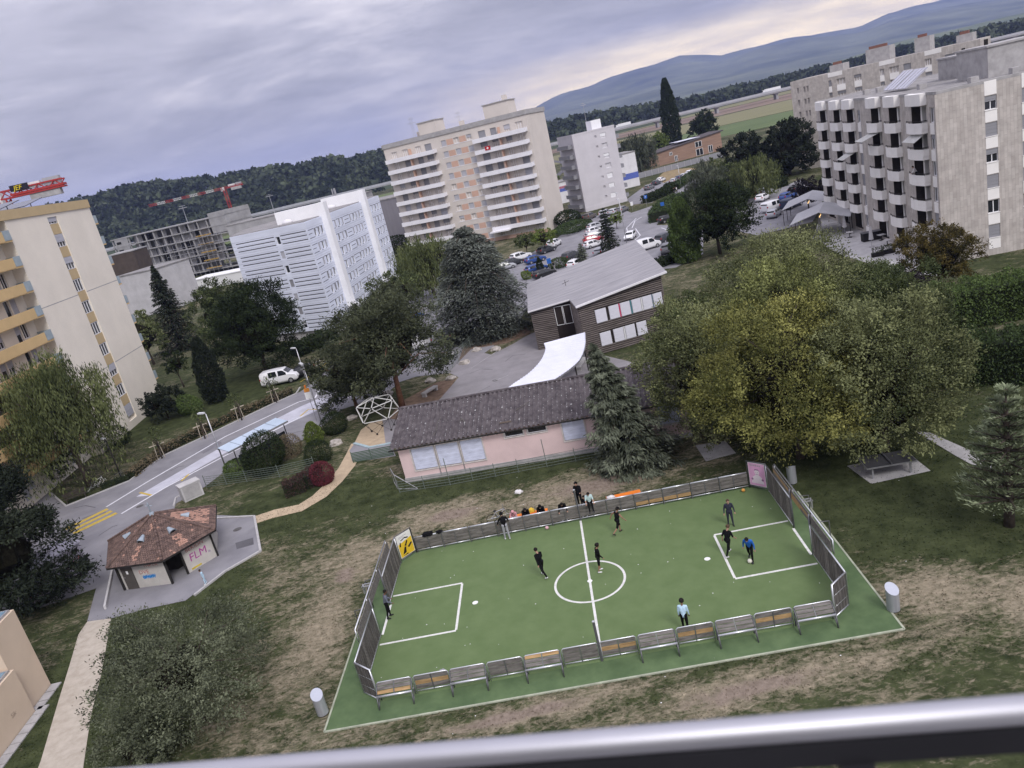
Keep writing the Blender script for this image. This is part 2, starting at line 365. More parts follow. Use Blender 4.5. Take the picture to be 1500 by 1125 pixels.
# fields and far land: sheets lying on the plain
M_f1 = mat('meadow_field', (.085, .118, .05), .95, .2, .02, col2=(.115, .15, .066))
M_f2 = mat('stubble_field', (.17, .165, .085), .95, .15, .02, col2=(.20, .19, .11), stretch=(1, 8, 1))
M_f3 = mat('ploughed_field', (.20, .15, .12), .95, .12, .02)
M_f4 = mat('pasture_field', (.11, .14, .055), .95, .2, .015)
for nm_, m_, pl in (('field_near', M_f1, [(60, 420), (420, 300), (520, 380), (150, 520)]), ('field_stubble', M_f2, [(60, 525), (155, 525), (530, 385), (700, 460), (300, 700), (60, 690)]),
                    ('field_pasture', M_f4, [(-60, 420), (50, 420), (50, 700), (-120, 770), (-300, 500)]),
                    ('field_ploughed', M_f3, [(80, 770), (320, 705), (720, 480), (1000, 560), (700, 900), (80, 900)]), ('field_far', M_f2, [(-700, 920), (900, 920), (1600, 1500), (-1500, 1500)]),
                    ('field_green', M_f1, [(230, 250), (420, 180), (700, 440), (440, 300)])):
    sheet(nm_, pl, .12, m_, .1, px=False)
sheet('railway_track', [g2(815, 262), g2(828, 250), g2(832, 240), g2(822, 236), g2(800, 234), g2(800, 237), g2(820, 239), g2(826, 243), g2(822, 250), g2(810, 260)], .16, M_asph_d, .1, px=False)
# grass tufts on the lawn round the pitch
def in_poly(x, y, P):
    c = np.zeros(len(x), bool); n = len(P)
    for i in range(n):
        x0, y0 = P[i]; x1, y1 = P[(i + 1) % n]
        cond = ((y0 > y) != (y1 > y)); xx = (x1 - x0) * (y - y0) / ((y1 - y0) or 1e-9) + x0
        c ^= cond & (x < xx)
    return c
def np_mesh(name, V, k, mats, attr=None):
    """V: (n*k,3) corners of n separate k-gons"""
    n = len(V) // k; me = bpy.data.meshes.new(name)
    me.vertices.add(len(V)); me.vertices.foreach_set('co', V.astype(np.float32).ravel())
    me.loops.add(len(V)); me.loops.foreach_set('vertex_index', np.arange(len(V), dtype=np.int32))
    me.polygons.add(n); me.polygons.foreach_set('loop_start', np.arange(0, n * k, k, dtype=np.int32)); me.polygons.foreach_set('loop_total', np.full(n, k, np.int32))
    if attr is not None:
        a = me.attributes.new('tint', 'FLOAT', 'POINT'); a.data.foreach_set('value', np.repeat(attr, k).astype(np.float32))
    for m_ in (mats if isinstance(mats, (list, tuple)) else [mats]): me.materials.append(m_)
    me.update(calc_edges=True); return me
rg = np.random.default_rng(3)
n_ = 95000
X = rg.uniform(-34, 32, n_); Y = rg.uniform(24, 58, n_)
TURF = [g2(478, 1070), g2(1322, 922), g2(1245, 805), (13.9, 41.8), (-8.6, 44.6), (-10.6, 42.6)]
ok = ~in_poly(X, Y, [(-12.0, 28.8), (13.9, 26.5), (14.6, 40.8), (13.2, 42.2), (-9.2, 44.6), (-10.8, 42.8)])
for P in ([g2(*q) for q in [(128, 905), (163, 900), (215, 888), (272, 878), (330, 834), (385, 808), (373, 755), (255, 735), (100, 760), (60, 900)]], [(-10.2, 54.8), (12.2, 51), (13, 60), (-9, 64)], [g2(*q) for q in [(128, 911), (163, 906), (133, 1050), (115, 1180), (35, 1180), (102, 975)]],
          [g2(*q) for q in [(255, 742), (400, 745), (470, 715), (520, 640), (500, 600), (300, 690)]]):
    ok &= ~in_poly(X, Y, P)
X, Y = X[ok], Y[ok]; n_ = len(X)
a = rg.uniform(0, 6.28, n_); hgt = rg.uniform(.02, .075, n_); wd = rg.uniform(.03, .075, n_); ln = rg.uniform(-.06, .06, (n_, 2))
V = np.zeros((n_, 3, 3)); V[:, 0] = np.stack([X - np.cos(a) * wd, Y - np.sin(a) * wd, np.full(n_, -.005)], 1); V[:, 1] = np.stack([X + np.cos(a) * wd, Y + np.sin(a) * wd, np.full(n_, -.005)], 1); V[:, 2] = np.stack([X + ln[:, 0], Y + ln[:, 1], hgt], 1)
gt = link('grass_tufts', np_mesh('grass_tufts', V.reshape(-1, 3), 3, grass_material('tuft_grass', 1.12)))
tag(gt, 'short dry and green grass tufts on the lawn', 'grass', kind='stuff')
# ------------------------------------------------------------------ trees
def leaf_mat(name, dark, light, trans=.14, rough=.7):
    m = bpy.data.materials.new(name); m.use_nodes = True; t = m.node_tree; b = t.nodes['Principled BSDF']
    at = t.nodes.new('ShaderNodeAttribute'); at.attribute_name = 'tint'
    rp = t.nodes.new('ShaderNodeValToRGB'); t.links.new(at.outputs['Fac'], rp.inputs[0])
    rp.color_ramp.elements[0].color = dark + (1,); rp.color_ramp.elements[1].color = light + (1,)
    t.links.new(rp.outputs[0], b.inputs['Base Color']); b.inputs['Roughness'].default_value = rough; b.inputs['Specular IOR Level'].default_value = .08
    tr = t.nodes.new('ShaderNodeBsdfTranslucent'); t.links.new(rp.outputs[0], tr.inputs[0])
    mx = t.nodes.new('ShaderNodeMixShader'); mx.inputs[0].default_value = trans
    o = t.nodes['Material Output']; t.links.new(b.outputs[0], mx.inputs[1]); t.links.new(tr.outputs[0], mx.inputs[2]); t.links.new(mx.outputs[0], o.inputs[0])
    return m
LM = dict(
    olive=leaf_mat('leaf_olive', (.022, .032, .012), (.29, .31, .145)),
    yellow=leaf_mat('leaf_yellowing', (.028, .037, .012), (.40, .39, .125)),
    lime=leaf_mat('leaf_lime', (.026, .036, .012), (.31, .335, .125)),
    apple=leaf_mat('leaf_apple', (.014, .02, .011), (.20, .22, .14)),
    mid=leaf_mat('leaf_mid_green', (.016, .025, .01), (.15, .18, .075)),
    fresh=leaf_mat('leaf_fresh_green', (.07, .10, .025), (.19, .24, .06)),
    willow=leaf_mat('leaf_willow', (.022, .032, .012), (.22, .25, .105)),
    dark=leaf_mat('leaf_dark_green', (.009, .015, .007), (.046, .064, .026)),
    spruce=leaf_mat('needle_spruce', (.007, .011, .008), (.040, .050, .032), .1),
    pine=leaf_mat('needle_pine', (.013, .018, .01), (.125, .14, .08), .1),
    cedar=leaf_mat('needle_cedar', (.02, .026, .021), (.20, .22, .19), .1),
    grey=leaf_mat('needle_grey_green', (.014, .019, .012), (.17, .19, .135), .1),
    pale=leaf_mat('needle_pale_green', (.06, .08, .042), (.27, .31, .19), .12),
    hedge=leaf_mat('leaf_hedge', (.022, .036, .016), (.085, .12, .046)),
    hedge2=leaf_mat('leaf_hedge_light', (.05, .08, .025), (.13, .18, .06)),
    red=leaf_mat('leaf_red', (.06, .015, .02), (.19, .045, .06)),
    maroon=leaf_mat('leaf_maroon', (.03, .018, .018), (.10, .055, .052)),
    purple=leaf_mat('leaf_purple', (.012, .010, .014), (.04, .03, .038)),
    brown=leaf_mat('leaf_brown', (.09, .075, .045), (.21, .17, .11)),
    rust=leaf_mat('leaf_rust', (.022, .024, .009), (.15, .115, .036)),
    far=leaf_mat('leaf_far_forest', (.02, .03, .018), (.085, .105, .06), .1),
)
M_bark = mat('bark', (.075, .06, .05), .95, .3, 4, .6, 20)
M_barkr = mat('pine_bark', (.16, .085, .055), .95, .3, 4, .6, 20)
M_shadecore = mat('shade_core_dark', (.016, .015, .010), .98, .5, 5, .8, 14, spec=0.0)  # near-black colour of the added light-blocking crown cores
M_bkg = mat('grey_bark', (.13, .12, .11), .95, .3, 4, .6, 20)

def leaf_quads(C, D, ln, wd, rng, flat=0.0, Nr=None):
    """rhombic leaves at C, long axis near D"""
    n = len(C); D = D + 1e-6; D = D / np.linalg.norm(D, axis=1, keepdims=True)
    W = rng.normal(size=(n, 3)); W[:, 2] *= (1 - flat)
    if Nr is not None: W = np.cross(Nr + rng.normal(0, .42, (n, 3)), D)
    W = W - (W * D).sum(1, keepdims=True) * D; W /= (np.linalg.norm(W, axis=1, keepdims=True) + 1e-9)
    L = (ln * rng.uniform(.6, 1.3, n))[:, None]; Wd = (wd * rng.uniform(.7, 1.3, n))[:, None]
    V = np.empty((n, 4, 3)); V[:, 0] = C - D * L / 2; V[:, 1] = C + W * Wd / 2; V[:, 2] = C + D * L / 2; V[:, 3] = C - W * Wd / 2
    return V
def lumps(rng, k=7):
    Q = rng.normal(size=(k, 3)); Q /= np.linalg.norm(Q, axis=1, keepdims=True); A = rng.uniform(-.22, .25, k)
    def f(d): return 1 + (A[None, :] * np.exp(-3.2 * ((d[:, None, :] - Q[None]) ** 2).sum(2))).sum(1)
    return f
def tree(name, label, loc, h, r, kind='broad', leaf='mid', seed=1, leaves=7000, ls=.28, base=.18, cat='tree', group=None, bark=None, squash=1.0, lean=0.0, clumps=None):
    rng = np.random.default_rng(seed); rnd = random.Random(seed)
    root = empty(name, (loc[0], loc[1], 0), rng.uniform(0, 6.28) if kind != 'broad' and not lean else 0, label, cat, group)
    bark = bark or M_bark; T = MB(); z0 = h * base
    if kind in ('broad', 'weeping', 'pine', 'round'):
        cz = (z0 + h) / 2; rz = (h - z0) / 2; lf = lumps(rng, 9)
        # lobes -> leafy sprays -> leaves
        nl = clumps or int(np.clip(12 + 5.2 * r, 14, 52))
        k_ = np.arange(nl) + rng.uniform(.2, .8, nl); ph_ = np.arccos(np.clip(1 - 1.72 * k_ / nl, -1, 1)); th_ = k_ * 2.39996 + rng.uniform(-.3, .3, nl)
        d = np.stack([np.sin(ph_) * np.cos(th_), np.sin(ph_) * np.sin(th_), np.cos(ph_)], 1)
        q = rng.uniform(.60, .86, nl) if kind != 'pine' else rng.uniform(.35, .86, nl)
        Lr = r * rng.uniform(.19, .34, nl) * (1.0 if kind != 'pine' else .95) * (38 / nl) ** .4
        Lc = d * (q * lf(d))[:, None] * np.array([r, r * squash, rz]) * .92 + np.array([0, 0, cz])
        ctr = rng.normal(size=(max(3, nl // 5), 3)) * np.array([r, r, rz]) * .22 + np.array([0, 0, cz]); Lc = np.concatenate([Lc, ctr]); Lr = np.concatenate([Lr, np.full(len(ctr), r * .3)]); nl = len(Lc)
        wgt = Lr ** 2 / (Lr ** 2).sum(); per_s = 60 if kind in ('broad', 'round') else 34; ns = max(nl * 6, leaves // per_s)
        li_ = rng.choice(nl, ns, p=wgt); e_ = rng.normal(size=(ns, 3)); e_[:, 2] += .42; e_ += .5 * np.concatenate([d, ctr * 0])[li_]; e_ /= np.linalg.norm(e_, axis=1, keepdims=True)
        fl = {'pine': .5, 'weeping': .9}.get(kind, .82)
        Sc = Lc[li_] + e_ * (Lr[li_] * rng.uniform(.62, 1.08, ns) ** .6)[:, None] * np.array([1, 1, fl])
        outd = e_ + .5 * (Sc - np.array([0, 0, cz])) / r; outd[:, 2] += .35; outd /= np.linalg.norm(outd, axis=1, keepdims=True)
        idx = rng.integers(0, ns, leaves); sr = np.clip(.11 * r, .22, .8) * rng.uniform(.6, 1.4, ns)
        along = rng.uniform(-.5, 1.0, leaves)[:, None]; o = rng.normal(0, .42, (leaves, 3)) * (1.15 - along * .5)
        P = Sc[idx] + (outd[idx] * along + o * np.array([1, 1, .8])) * sr[idx][:, None]
        D = outd[idx] + rng.normal(size=(leaves, 3)) * .75
        tint = np.clip(.05 + .46 * rng.uniform(0, 1, nl)[li_][idx] ** 1.2 + .46 * rng.uniform(0, 1, ns)[idx] ** 1.6 + rng.normal(0, .05, leaves), 0, 1)
        Cc = Sc; nc = ns; Nv = e_[idx] * .9 + np.array([0, 0, .55])
        if kind == 'weeping':
            dn = rng.exponential(.13, leaves) * h * .9; dn = np.minimum(dn, np.maximum(P[:, 2] - h * .10, 0)); P[:, 2] -= dn
            D = rng.normal(size=(leaves, 3)) * .35 + np.array([0, 0, -1.6])
        P[:, 2] = np.maximum(P[:, 2], .12)
        Vq = leaf_quads(P, D, ls * (1.5 if kind == 'weeping' else 1), ls * (.34 if kind in ('weeping', 'pine') else .48), rng, Nr=Nv)
        if lean: Vq[:, :, 0] += lean * Vq[:, :, 2]
        tr_ = max(.07, .013 * h + .012 * r)
        lx, ly = rng.uniform(-.06, .06, 2) * h
        if lean: lx = lean * h * .72
        T.tube([(0, 0, -.1), (lx * .2, ly * .2, h * .18), (lx * .6, ly * .6, h * .45), (lx, ly, h * .72)], [tr_ * 1.35, tr_, tr_ * .7, tr_ * .2], 9)
        for i in rng.choice(nc, min(nc, 16 if r > 3 else 8), False):
            c_ = Cc[i]; s0 = rng.uniform(.2, .6); st_ = Vector((lx * s0, ly * s0, h * (.16 + .5 * s0)))
            if c_[2] < st_.z: st_.z = max(h * .12, c_[2] * .7)
            e_ = Vector(c_); mdl = (st_ + e_) / 2 + Vector((rnd.uniform(-.1, .1) * r, rnd.uniform(-.1, .1) * r, .08 * h))
            T.tube([st_, mdl, e_], [tr_ * .45, tr_ * .27, tr_ * .06], 6)
    elif kind in ('spruce', 'cedar', 'youngpine'):
        nl = {'spruce': max(12, int(h * 2.2)), 'cedar': 16, 'youngpine': max(9, int(h * 1.4))}[kind]
        Ps = []; Ds = []; Ti = []; per = leaves // (nl * 8)
        tr_ = .02 * h + .05; T.tube([(0, 0, -.1), (0, 0, h * .5), (0, 0, h * .98)], [tr_ * 1.3, tr_ * .8, .02], 8)
        for i in range(nl):
            f = (i + .5) / nl; z = z0 * .6 + (h - z0 * .6) * f ** (.95 if kind != 'cedar' else .85)
            if kind == 'spruce': R = r * (1 - f) ** .85 * rng.uniform(.8, 1.1) + .12
            elif kind == 'cedar': R = r * min(1, .72 + f) * (1 - f) ** .55 * 1.08 * rng.uniform(.78, 1.12) + .2
            else: R = r * (1 - f) ** .7 * rng.uniform(.75, 1.1) + .15
            nb = 8 if kind != 'cedar' else 8; a0 = rng.uniform(0, 6.28)
            for k in range(nb):
                az = a0 + 2 * math.pi * k / nb + rng.uniform(-.25, .25); Rk = R * rng.uniform(.72, 1.12)
                dr = {'spruce': -.28, 'cedar': -.10, 'youngpine': .32}[kind] * rng.uniform(.6, 1.4)
                u = rng.uniform(0.06, 1, per) ** .75
                wv = {'spruce': .20, 'cedar': .34, 'youngpine': .2}[kind]
                side = rng.normal(0, 1, per) * wv * Rk * (1.05 - .55 * u)
                x = u * Rk; zz = z + dr * x + (.10 * Rk * u ** 2 if kind == 'spruce' else -.22 * Rk * u ** 3 if kind == 'cedar' else 0) - np.abs(rng.exponential(.05 if kind != 'cedar' else .05, per)) * Rk - np.abs(side) * .15
                zz += rng.normal(0, .035, per) * r * .4
                ca, sa = math.cos(az), math.sin(az)
                P = np.stack([x * ca - side * sa, x * sa + side * ca, zz], 1)
                sg = np.sign(side)[:, None] * np.array([-sa, ca, 0])[None] * .7
                D = np.array([ca, sa, dr])[None] + sg + rng.normal(0, .35, (per, 3))
                if kind == 'spruce': D[:, 2] -= .35
                if kind == 'youngpine': D[:, 2] += .5
                Ps.append(P); Ds.append(D); Ti.append(np.clip(rng.uniform(.05, .75) + .25 * u + rng.normal(0, .13, per), 0, 1))
                T.tube([(0, 0, z), (ca * Rk * .6, sa * Rk * .6, z + dr * Rk * .6), (ca * Rk * .95, sa * Rk * .95, z + dr * Rk * .95 - (.2 * Rk if kind == 'cedar' else 0))], [tr_ * .3, tr_ * .16, .01], 5)
        P = np.concatenate(Ps); D = np.concatenate(Ds); tint = np.concatenate(Ti); P[:, 2] = np.maximum(P[:, 2], .1)
        Vq = leaf_quads(P, D, ls, ls * .26, rng, Nr=np.tile(np.array([[0, 0, 1.0]]), (len(P), 1)))
    elif kind in ('column', 'bush'):
        n = leaves; lf = lumps(rng, 10)
        d = rng.normal(size=(n, 3)); d /= np.linalg.norm(d, axis=1, keepdims=True)
        pass
        q = rng.uniform(.55, 1, n) ** .35 * lf(d)
        if kind == 'column':
            z = rng.uniform(0, 1, n); a = rng.uniform(0, 6.28, n); prof = np.sin(np.pi * np.clip(z * .82 + .16, 0, 1)) ** .55 * (1 - .35 * z)
            jag = 1 + .12 * np.sin(a * 5 + z * 17 + seed) + .08 * np.sin(a * 9 - z * 31)
            qq = rng.uniform(.35, 1, n) ** .4 * jag
            P = np.stack([np.cos(a) * r * prof * qq, np.sin(a) * r * prof * qq, z0 + (h - z0) * z], 1)
            D = np.stack([np.cos(a) * .5, np.sin(a) * .5, np.full(n, 1.2)], 1) + rng.normal(0, .5, (n, 3))
        else:
            hz = h * .55; P = d * q[:, None] * np.array([r, r * squash, hz]) * .95 + np.array([0, 0, h * .42]); P[:, 2] = np.maximum(P[:, 2], .05); D = d + rng.normal(0, .8, (n, 3))
        Nb = d + np.array([0, 0, .4])
        v_ = np.array([noise.noise(Vector(p) * (1.6 / max(r, .4))) for p in P[:: max(1, n // 4000)]]); v_ = np.repeat(v_, max(1, n // 4000))[:n]; v_ = np.pad(v_, (0, n - len(v_)))
        tint = np.clip(.45 + .35 * rng.normal(0, .5, n) , 0, 1)
        Vq = leaf_quads(P, D, ls, ls * .5, rng, Nr=(Nb if kind == 'bush' else None))
        tr_ = max(.05, .015 * h); T.tube([(0, 0, -.1), (0, 0, h * .55)], [tr_, tr_ * .3], 7)
        for k in range(5): T.tube([(0, 0, .05 * h), (math.cos(k * 1.3) * r * .5, math.sin(k * 1.3) * r * .5, h * .6)], [tr_ * .5, .012], 5)
    if lean and kind == 'spruce': Vq[:, :, 0] += lean * Vq[:, :, 2]; T.v = [(x + lean * z, y, z) for x, y, z in T.v]
    # added solid dark core: stops light so the gaps in the crown go dark
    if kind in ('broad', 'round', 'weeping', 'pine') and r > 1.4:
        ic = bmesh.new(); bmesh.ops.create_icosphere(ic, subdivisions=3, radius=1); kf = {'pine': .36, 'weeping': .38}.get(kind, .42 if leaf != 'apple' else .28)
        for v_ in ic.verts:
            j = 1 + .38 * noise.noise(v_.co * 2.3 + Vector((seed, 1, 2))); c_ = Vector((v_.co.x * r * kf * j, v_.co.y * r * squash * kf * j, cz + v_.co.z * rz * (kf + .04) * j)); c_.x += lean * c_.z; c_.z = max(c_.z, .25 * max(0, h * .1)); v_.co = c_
        me_ = bpy.data.meshes.new('shade_core'); ic.to_mesh(me_); ic.free(); me_.materials.append(M_shadecore); link('shade_core', me_, root)
    T.build('trunk', bark, root, smooth=True)
    link('crown', np_mesh(name + '_crown', Vq.reshape(-1, 3), 4, LM[leaf] if isinstance(leaf, str) else leaf, tint), root)
    return root
def hedge(name, label, pts, wd, h, leaf, seed, dens=160, ls=.16, group=None, core=None):
    """clipped hedge along a ground polyline (metres)"""
    rng = np.random.default_rng(seed); root = empty(name, (pts[0][0], pts[0][1], 0), 0, label, 'hedge', group); o = Vector((pts[0][0], pts[0][1]))
    Ps = []; Ds = []; core_b = MB()
    for a, b in zip(pts[:-1], pts[1:]):
        a = Vector((a[0], a[1])) - o; b = Vector((b[0], b[1])) - o; L = (b - a).length; d = (b - a) / L; nn = Vector((-d.y, d.x))
        n = int(dens * L * (wd + 2 * h)); t = rng.uniform(-.02, 1.02, n); f = rng.integers(0, 3, n)
        s = np.where(f == 0, rng.uniform(-1, 1, n), np.where(f == 1, 1, -1)) * wd / 2; z = np.where(f == 0, h, rng.uniform(0.05, h, n))
        j = rng.normal(0, .05, (n, 3)) * (1 + wd * .4)
        wave = 1 + .06 * np.sin(t * L * 2.1 + seed) + .05 * np.sin(t * L * 5.3)
        P = np.stack([a.x + d.x * t * L + nn.x * s * wave, a.y + d.y * t * L + nn.y * s * wave, z * wave], 1) + j; P[:, 2] = np.maximum(P[:, 2], .03)
        N_ = np.where((f == 0)[:, None], np.array([0, 0, 1.]), np.sign(s)[:, None] * np.array([nn.x, nn.y, 0]))
        Ps.append(P); Ds.append(N_ + rng.normal(0, .8, (n, 3)))
        r_ = nn * wd * .42; core_b.prism([tuple(a + r_), tuple(a - r_), tuple(b - r_), tuple(b + r_)], 0, h * .93)
    P = np.concatenate(Ps); V = leaf_quads(P, np.concatenate(Ds), ls, ls * .55, rng)
    core_b.build('hedge_shade_core', mat('hedge_core_dark', (.02, .026, .013), .95, .4, 3, .8, 12), root)  # added dark solid core keeps light from passing between the leaves
    link('crown', np_mesh(name + '_leaves', V.reshape(-1, 3), 4, LM[leaf], np.clip(rng.normal(.45, .22, len(P)), 0, 1)), root)
    return root
# ------------------------------------------------------------------ buildings
M_glass = mat('window_glass', (.018, .02, .026), .12, .3, .8, spec=.6)
M_wframe = mat('white_frame', (.78, .78, .80), .5, .06, 3)
M_shut = mat('roller_shutter', (.44, .44, .48), .6, .10, 2.5, stretch=(.2, .2, 9))
M_shutd = mat('grey_shutter', (.26, .26, .28), .6, .10, 2.5, stretch=(.2, .2, 9))
M_dark = mat('dark_interior', (.025, .023, .022), .9, .3, 1.5)
M_white = mat('white_render', (.66, .65, .67), .8, .08, .5)
M_metal = mat('galvanised_steel', (.48, .48, .50), .42, .1, 4, metal=.75)
M_roofg = mat('gravel_roof', (.25, .24, .24), .95, .2, .8, .4, 20)
WC = {}
def window(parent, x, z, w_, h_, y=.18, kind='clear', shut=0.0, div=2, shade=None, frame=None):
    """window in its opening: frame > pane (> shutter); x,z = lower left corner, y = depth behind the wall face"""
    k = ('w', round(w_, 2), round(h_, 2), div, frame)
    if k not in WC:
        b = MB(); t = .055
        b.box(0, w_, 0, .07, 0, t); b.box(0, w_, 0, .07, h_ - t, h_); b.box(0, t, 0, .07, t, h_ - t); b.box(w_ - t, w_, 0, .07, t, h_ - t)
        for i in range(1, div): b.box(w_ * i / div - .04, w_ * i / div + .04, .005, .065, t, h_ - t)
        p = MB().box(t, w_ - t, .075, .09, t, h_ - t)
        WC[k] = (b.mesh('window', frame or M_wframe), p.mesh('pane', M_glass))
    f, p = WC[k]
    o = link('window', f, parent, (x, y, z)); link('pane', p, o)
    if shut > 0:
        k2 = ('s', round(w_, 2), round(h_, 2), round(shut, 2), shade)
        if k2 not in WC:
            b = MB(); n = max(3, int(h_ * shut / .16)); hh = h_ * shut
            for i in range(n): b.box(.02, w_ - .02, -.05 - (.008 if i % 2 else 0), -.02, h_ - hh * (i + 1) / n, h_ - hh * i / n)
            WC[k2] = b.mesh('shutter', shade or M_shut)
        link('shutter', WC[k2], o)
    return o
def facade(b, x0, x1, z0, z1, holes, y=0.0, depth=.25):
    """wall face in the plane y with rectangular openings (x0,x1,z0,z1) and their reveals"""
    xs = sorted({x0, x1} | {q for h in holes for q in h[:2]}); zs = sorted({z0, z1} | {q for h in holes for q in h[2:4]})
    vid = {}
    def v(i, j):
        if (i, j) not in vid:
            vid[(i, j)] = len(b.v); p = (xs[i], y, zs[j]); b.v.append(tuple(b.T @ Vector(p)) if b.T is not None else p)
        return vid[(i, j)]
    for i in range(len(xs) - 1):
        cx = (xs[i] + xs[i + 1]) / 2
        for j in range(len(zs) - 1):
            cz = (zs[j] + zs[j + 1]) / 2
            if any(h[0] < cx < h[1] and h[2] < cz < h[3] for h in holes): continue
            b.f.append((v(i, j), v(i + 1, j), v(i + 1, j + 1), v(i, j + 1))); b.mi.append(b.cur)
    for h in holes:
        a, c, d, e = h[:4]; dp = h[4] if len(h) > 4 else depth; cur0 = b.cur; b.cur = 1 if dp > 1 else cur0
        b.add([(a, y, d), (c, y, d), (c, y, e), (a, y, e), (a, y + dp, d), (c, y + dp, d), (c, y + dp, e), (a, y + dp, e)],
              [(0, 4, 5, 1), (1, 5, 6, 2), (2, 6, 7, 3), (3, 7, 4, 0), (4, 7, 6, 5)]); b.cur = cur0
    return b
def shell(b, x0, x1, y0, y1, z0, z1):
    """the other faces of a building block whose front (y0) is a facade"""
    return b.add([(x0, y0, z0), (x1, y0, z0), (x1, y1, z0), (x0, y1, z0), (x0, y0, z1), (x1, y0, z1), (x1, y1, z1), (x0, y1, z1)], [(1, 2, 6, 5), (2, 3, 7, 6), (3, 0, 4, 7), (4, 5, 6, 7)])
rnd = random.Random(11)

# ---- A: cream block with yellow balconies
M_cream = mat('cream_render', (.78, .72, .625), .85, .05, .25, .15, 25)
M_ochre = mat('ochre_panel', (.50, .385, .225), .8, .05, .6)
M_balc = mat('yellow_balcony', (.60, .43, .22), .75, .05, .5)
M_bglass = mat('balcony_glass', (.32, .38, .41), .25, .08, 2)
A = empty('apartment_block', (-46.9, 83, 0), R_(90), 'tall cream apartment block with yellow balconies and a window column in its blank wall', 'building')
PA = 2.67; wz = [1.55 + PA * i for i in range(10)]
b = MB(); facade(b, .0, 19.0, 0, 26.6, [(8.3, 10.4, .9, 26.2, .22)]); shell(b, 0, 19, 0, 13, 0, 26.6)
b.build('wall', M_cream, A)
b = MB(); facade(b, -24, -.02, 0, 26.6, [(-2.6 - 4.6 * j - (1.2 if q else 0) - .0, -2.6 - 4.6 * j - (1.2 if q else 0) + (1.0 if not q else .95), z - .2 if q == 0 else z - .9, z + 1.35) for j in range(4) for q in (0, 1) for z in wz], y=1.3, depth=.2)
shell(b, -24, -.02, 1.3, 13, 0, 26.6); b.build('recessed_wall', M_cream, A)
part('parapet', M_ochre, A, (-24.1, 19.1, -.12, 13.1, 26.6, 27.6))
part('roof', M_roofg, A, (-23.8, 18.8, .2, 12.8, 27.4, 27.66))
for z in (8.1, 17.1): part('joint', M_conc, A, (.02, 8.28, -.006, .02, z, z + .09), (10.42, 18.98, -.006, .02, z, z + .09))
for i, z in enumerate(wz):
    window(A, 8.4, z - .12, 1.9, 1.42, y=.22 - .09, shut=[1, .0, .55, 0, 0, 0, 0, .5, .62, .85][i], div=3)
    part('spandrel', M_ochre, A, (8.32, 10.38, .10, .21, z + 1.34, z + PA - .16)) if i < 9 else None
    for j in range(4):
        for q in (0, 1):
            x = -2.6 - 4.6 * j - (1.2 if q else 0)
            window(A, x, (z - .2) if q == 0 else z - .9, 1.0 if not q else .95, 1.55 if q == 0 else 2.25, y=1.4, shut=rnd.choice([0, 0, .4, .6, 1]), div=2 if q == 0 else 1)
    if i > 0:
        f = z - 1.0
        bal = MB().box(-24, -.4, -.25, 1.28, f - .18, f).build('balcony', M_balc, A)
        part('parapet', M_balc, bal, (-24, -1.75, -.30, -.16, f - .10, f + .95))
        part('glass_panel', M_bglass, bal, (-1.70, -.44, -.30, -.26, f + .02, f + 1.02), (-.44, -.40, -.28, 1.2, f + .02, f + 1.02))
        sb = MB().box(19.0, 20.4, .25, 6.5, f - .16, f).build('side_balcony', M_balc, A)
        part('glass_panel', M_bglass, sb, (19.1, 20.4, .25, .29, f + .02, f + 1.0), (20.36, 20.4, .29, 6.5, f + .02, f + 1.0))
for x, dx in ((4.5, 0), (9.5, 0)):
    p_ = MB(); p_.beam((x, 5, 28.0), (x + 4.4, 5, 28.75), 5, .08); p_.beam((x + 4.2, 4, 27.6), (x + 4.2, 4, 28.6), .08, .08); p_.build('solar_panel', mat('solar_panel', (.05, .055, .09), .2, .1, 2, spec=.6), A)

# ---- B: pale striped slab block
M_clad = mat('pale_cladding', (.68, .715, .82), .55, .09, .35, stretch=(.3, .3, 2))
M_cladj = mat('cladding_joint', (.34, .35, .40), .7)
M_slot = mat('dark_slot', (.075, .078, .09), .7)
M_fin = mat('white_fin', (.80, .80, .82), .6, .04, .5)
def dir_angle(a, b): return math.atan2(b[1] - a[1], b[0] - a[0])
B0, B1, B2 = (-39.0, 127.3), (-24.8, 118.5), (-17.7, 161.3)
B = empty('slab_block', (B1[0], B1[1], 0), 0, 'pale grey clad apartment block with dark stripes and two white fins', 'building')
aL, aR = dir_angle(B0, B1), dir_angle(B1, B2); HB = 18.1; fl = 2.28
WL = math.dist(B0, B1); WR = math.dist(B1, B2)
def wing(ang, x_off): return Matrix.Rotation(ang, 4, 'Z') @ Matrix.Translation((x_off, 0, 0))
BL = empty('left_wing', (0, 0, 0), 0); 
T_L = wing(aL, -WL); T_R = wing(aR, 0)
hl = [(9.9, 10.75, 1.5 + i * fl + .35, 1.5 + i * fl + 1.55) for i in range(7)]
b = MB(); b.T = T_L; facade(b, 0, WL, 1.3, HB, hl, depth=.3)
b.T = T_R
cols = [2.9, 4.6, 6.1, 13.0, 15.2, 17.0, 21.5, 23.6, 25.4, 27.2, 34.6, 36.8, 38.8, 41.0]
hr = [(c, c + .95, 1.5 + i * fl + .35, 1.5 + i * fl + 1.6) for c in cols for i in range(7)]
facade(b, 0, WR, 1.3, HB, hr, depth=.3)
b.T = None
pB = [(B0[0] - B1[0], B0[1] - B1[1]), (0, 0), (B2[0] - B1[0], B2[1] - B1[1]), (B2[0] - B1[0] - 13, B2[1] - B1[1] + 4), (B0[0] - B1[0] - 2, B0[1] - B1[1] + 16)]
top = [(x, y, HB) for x, y in pB]; b.add(top, [(0, 1, 2, 3, 4)])
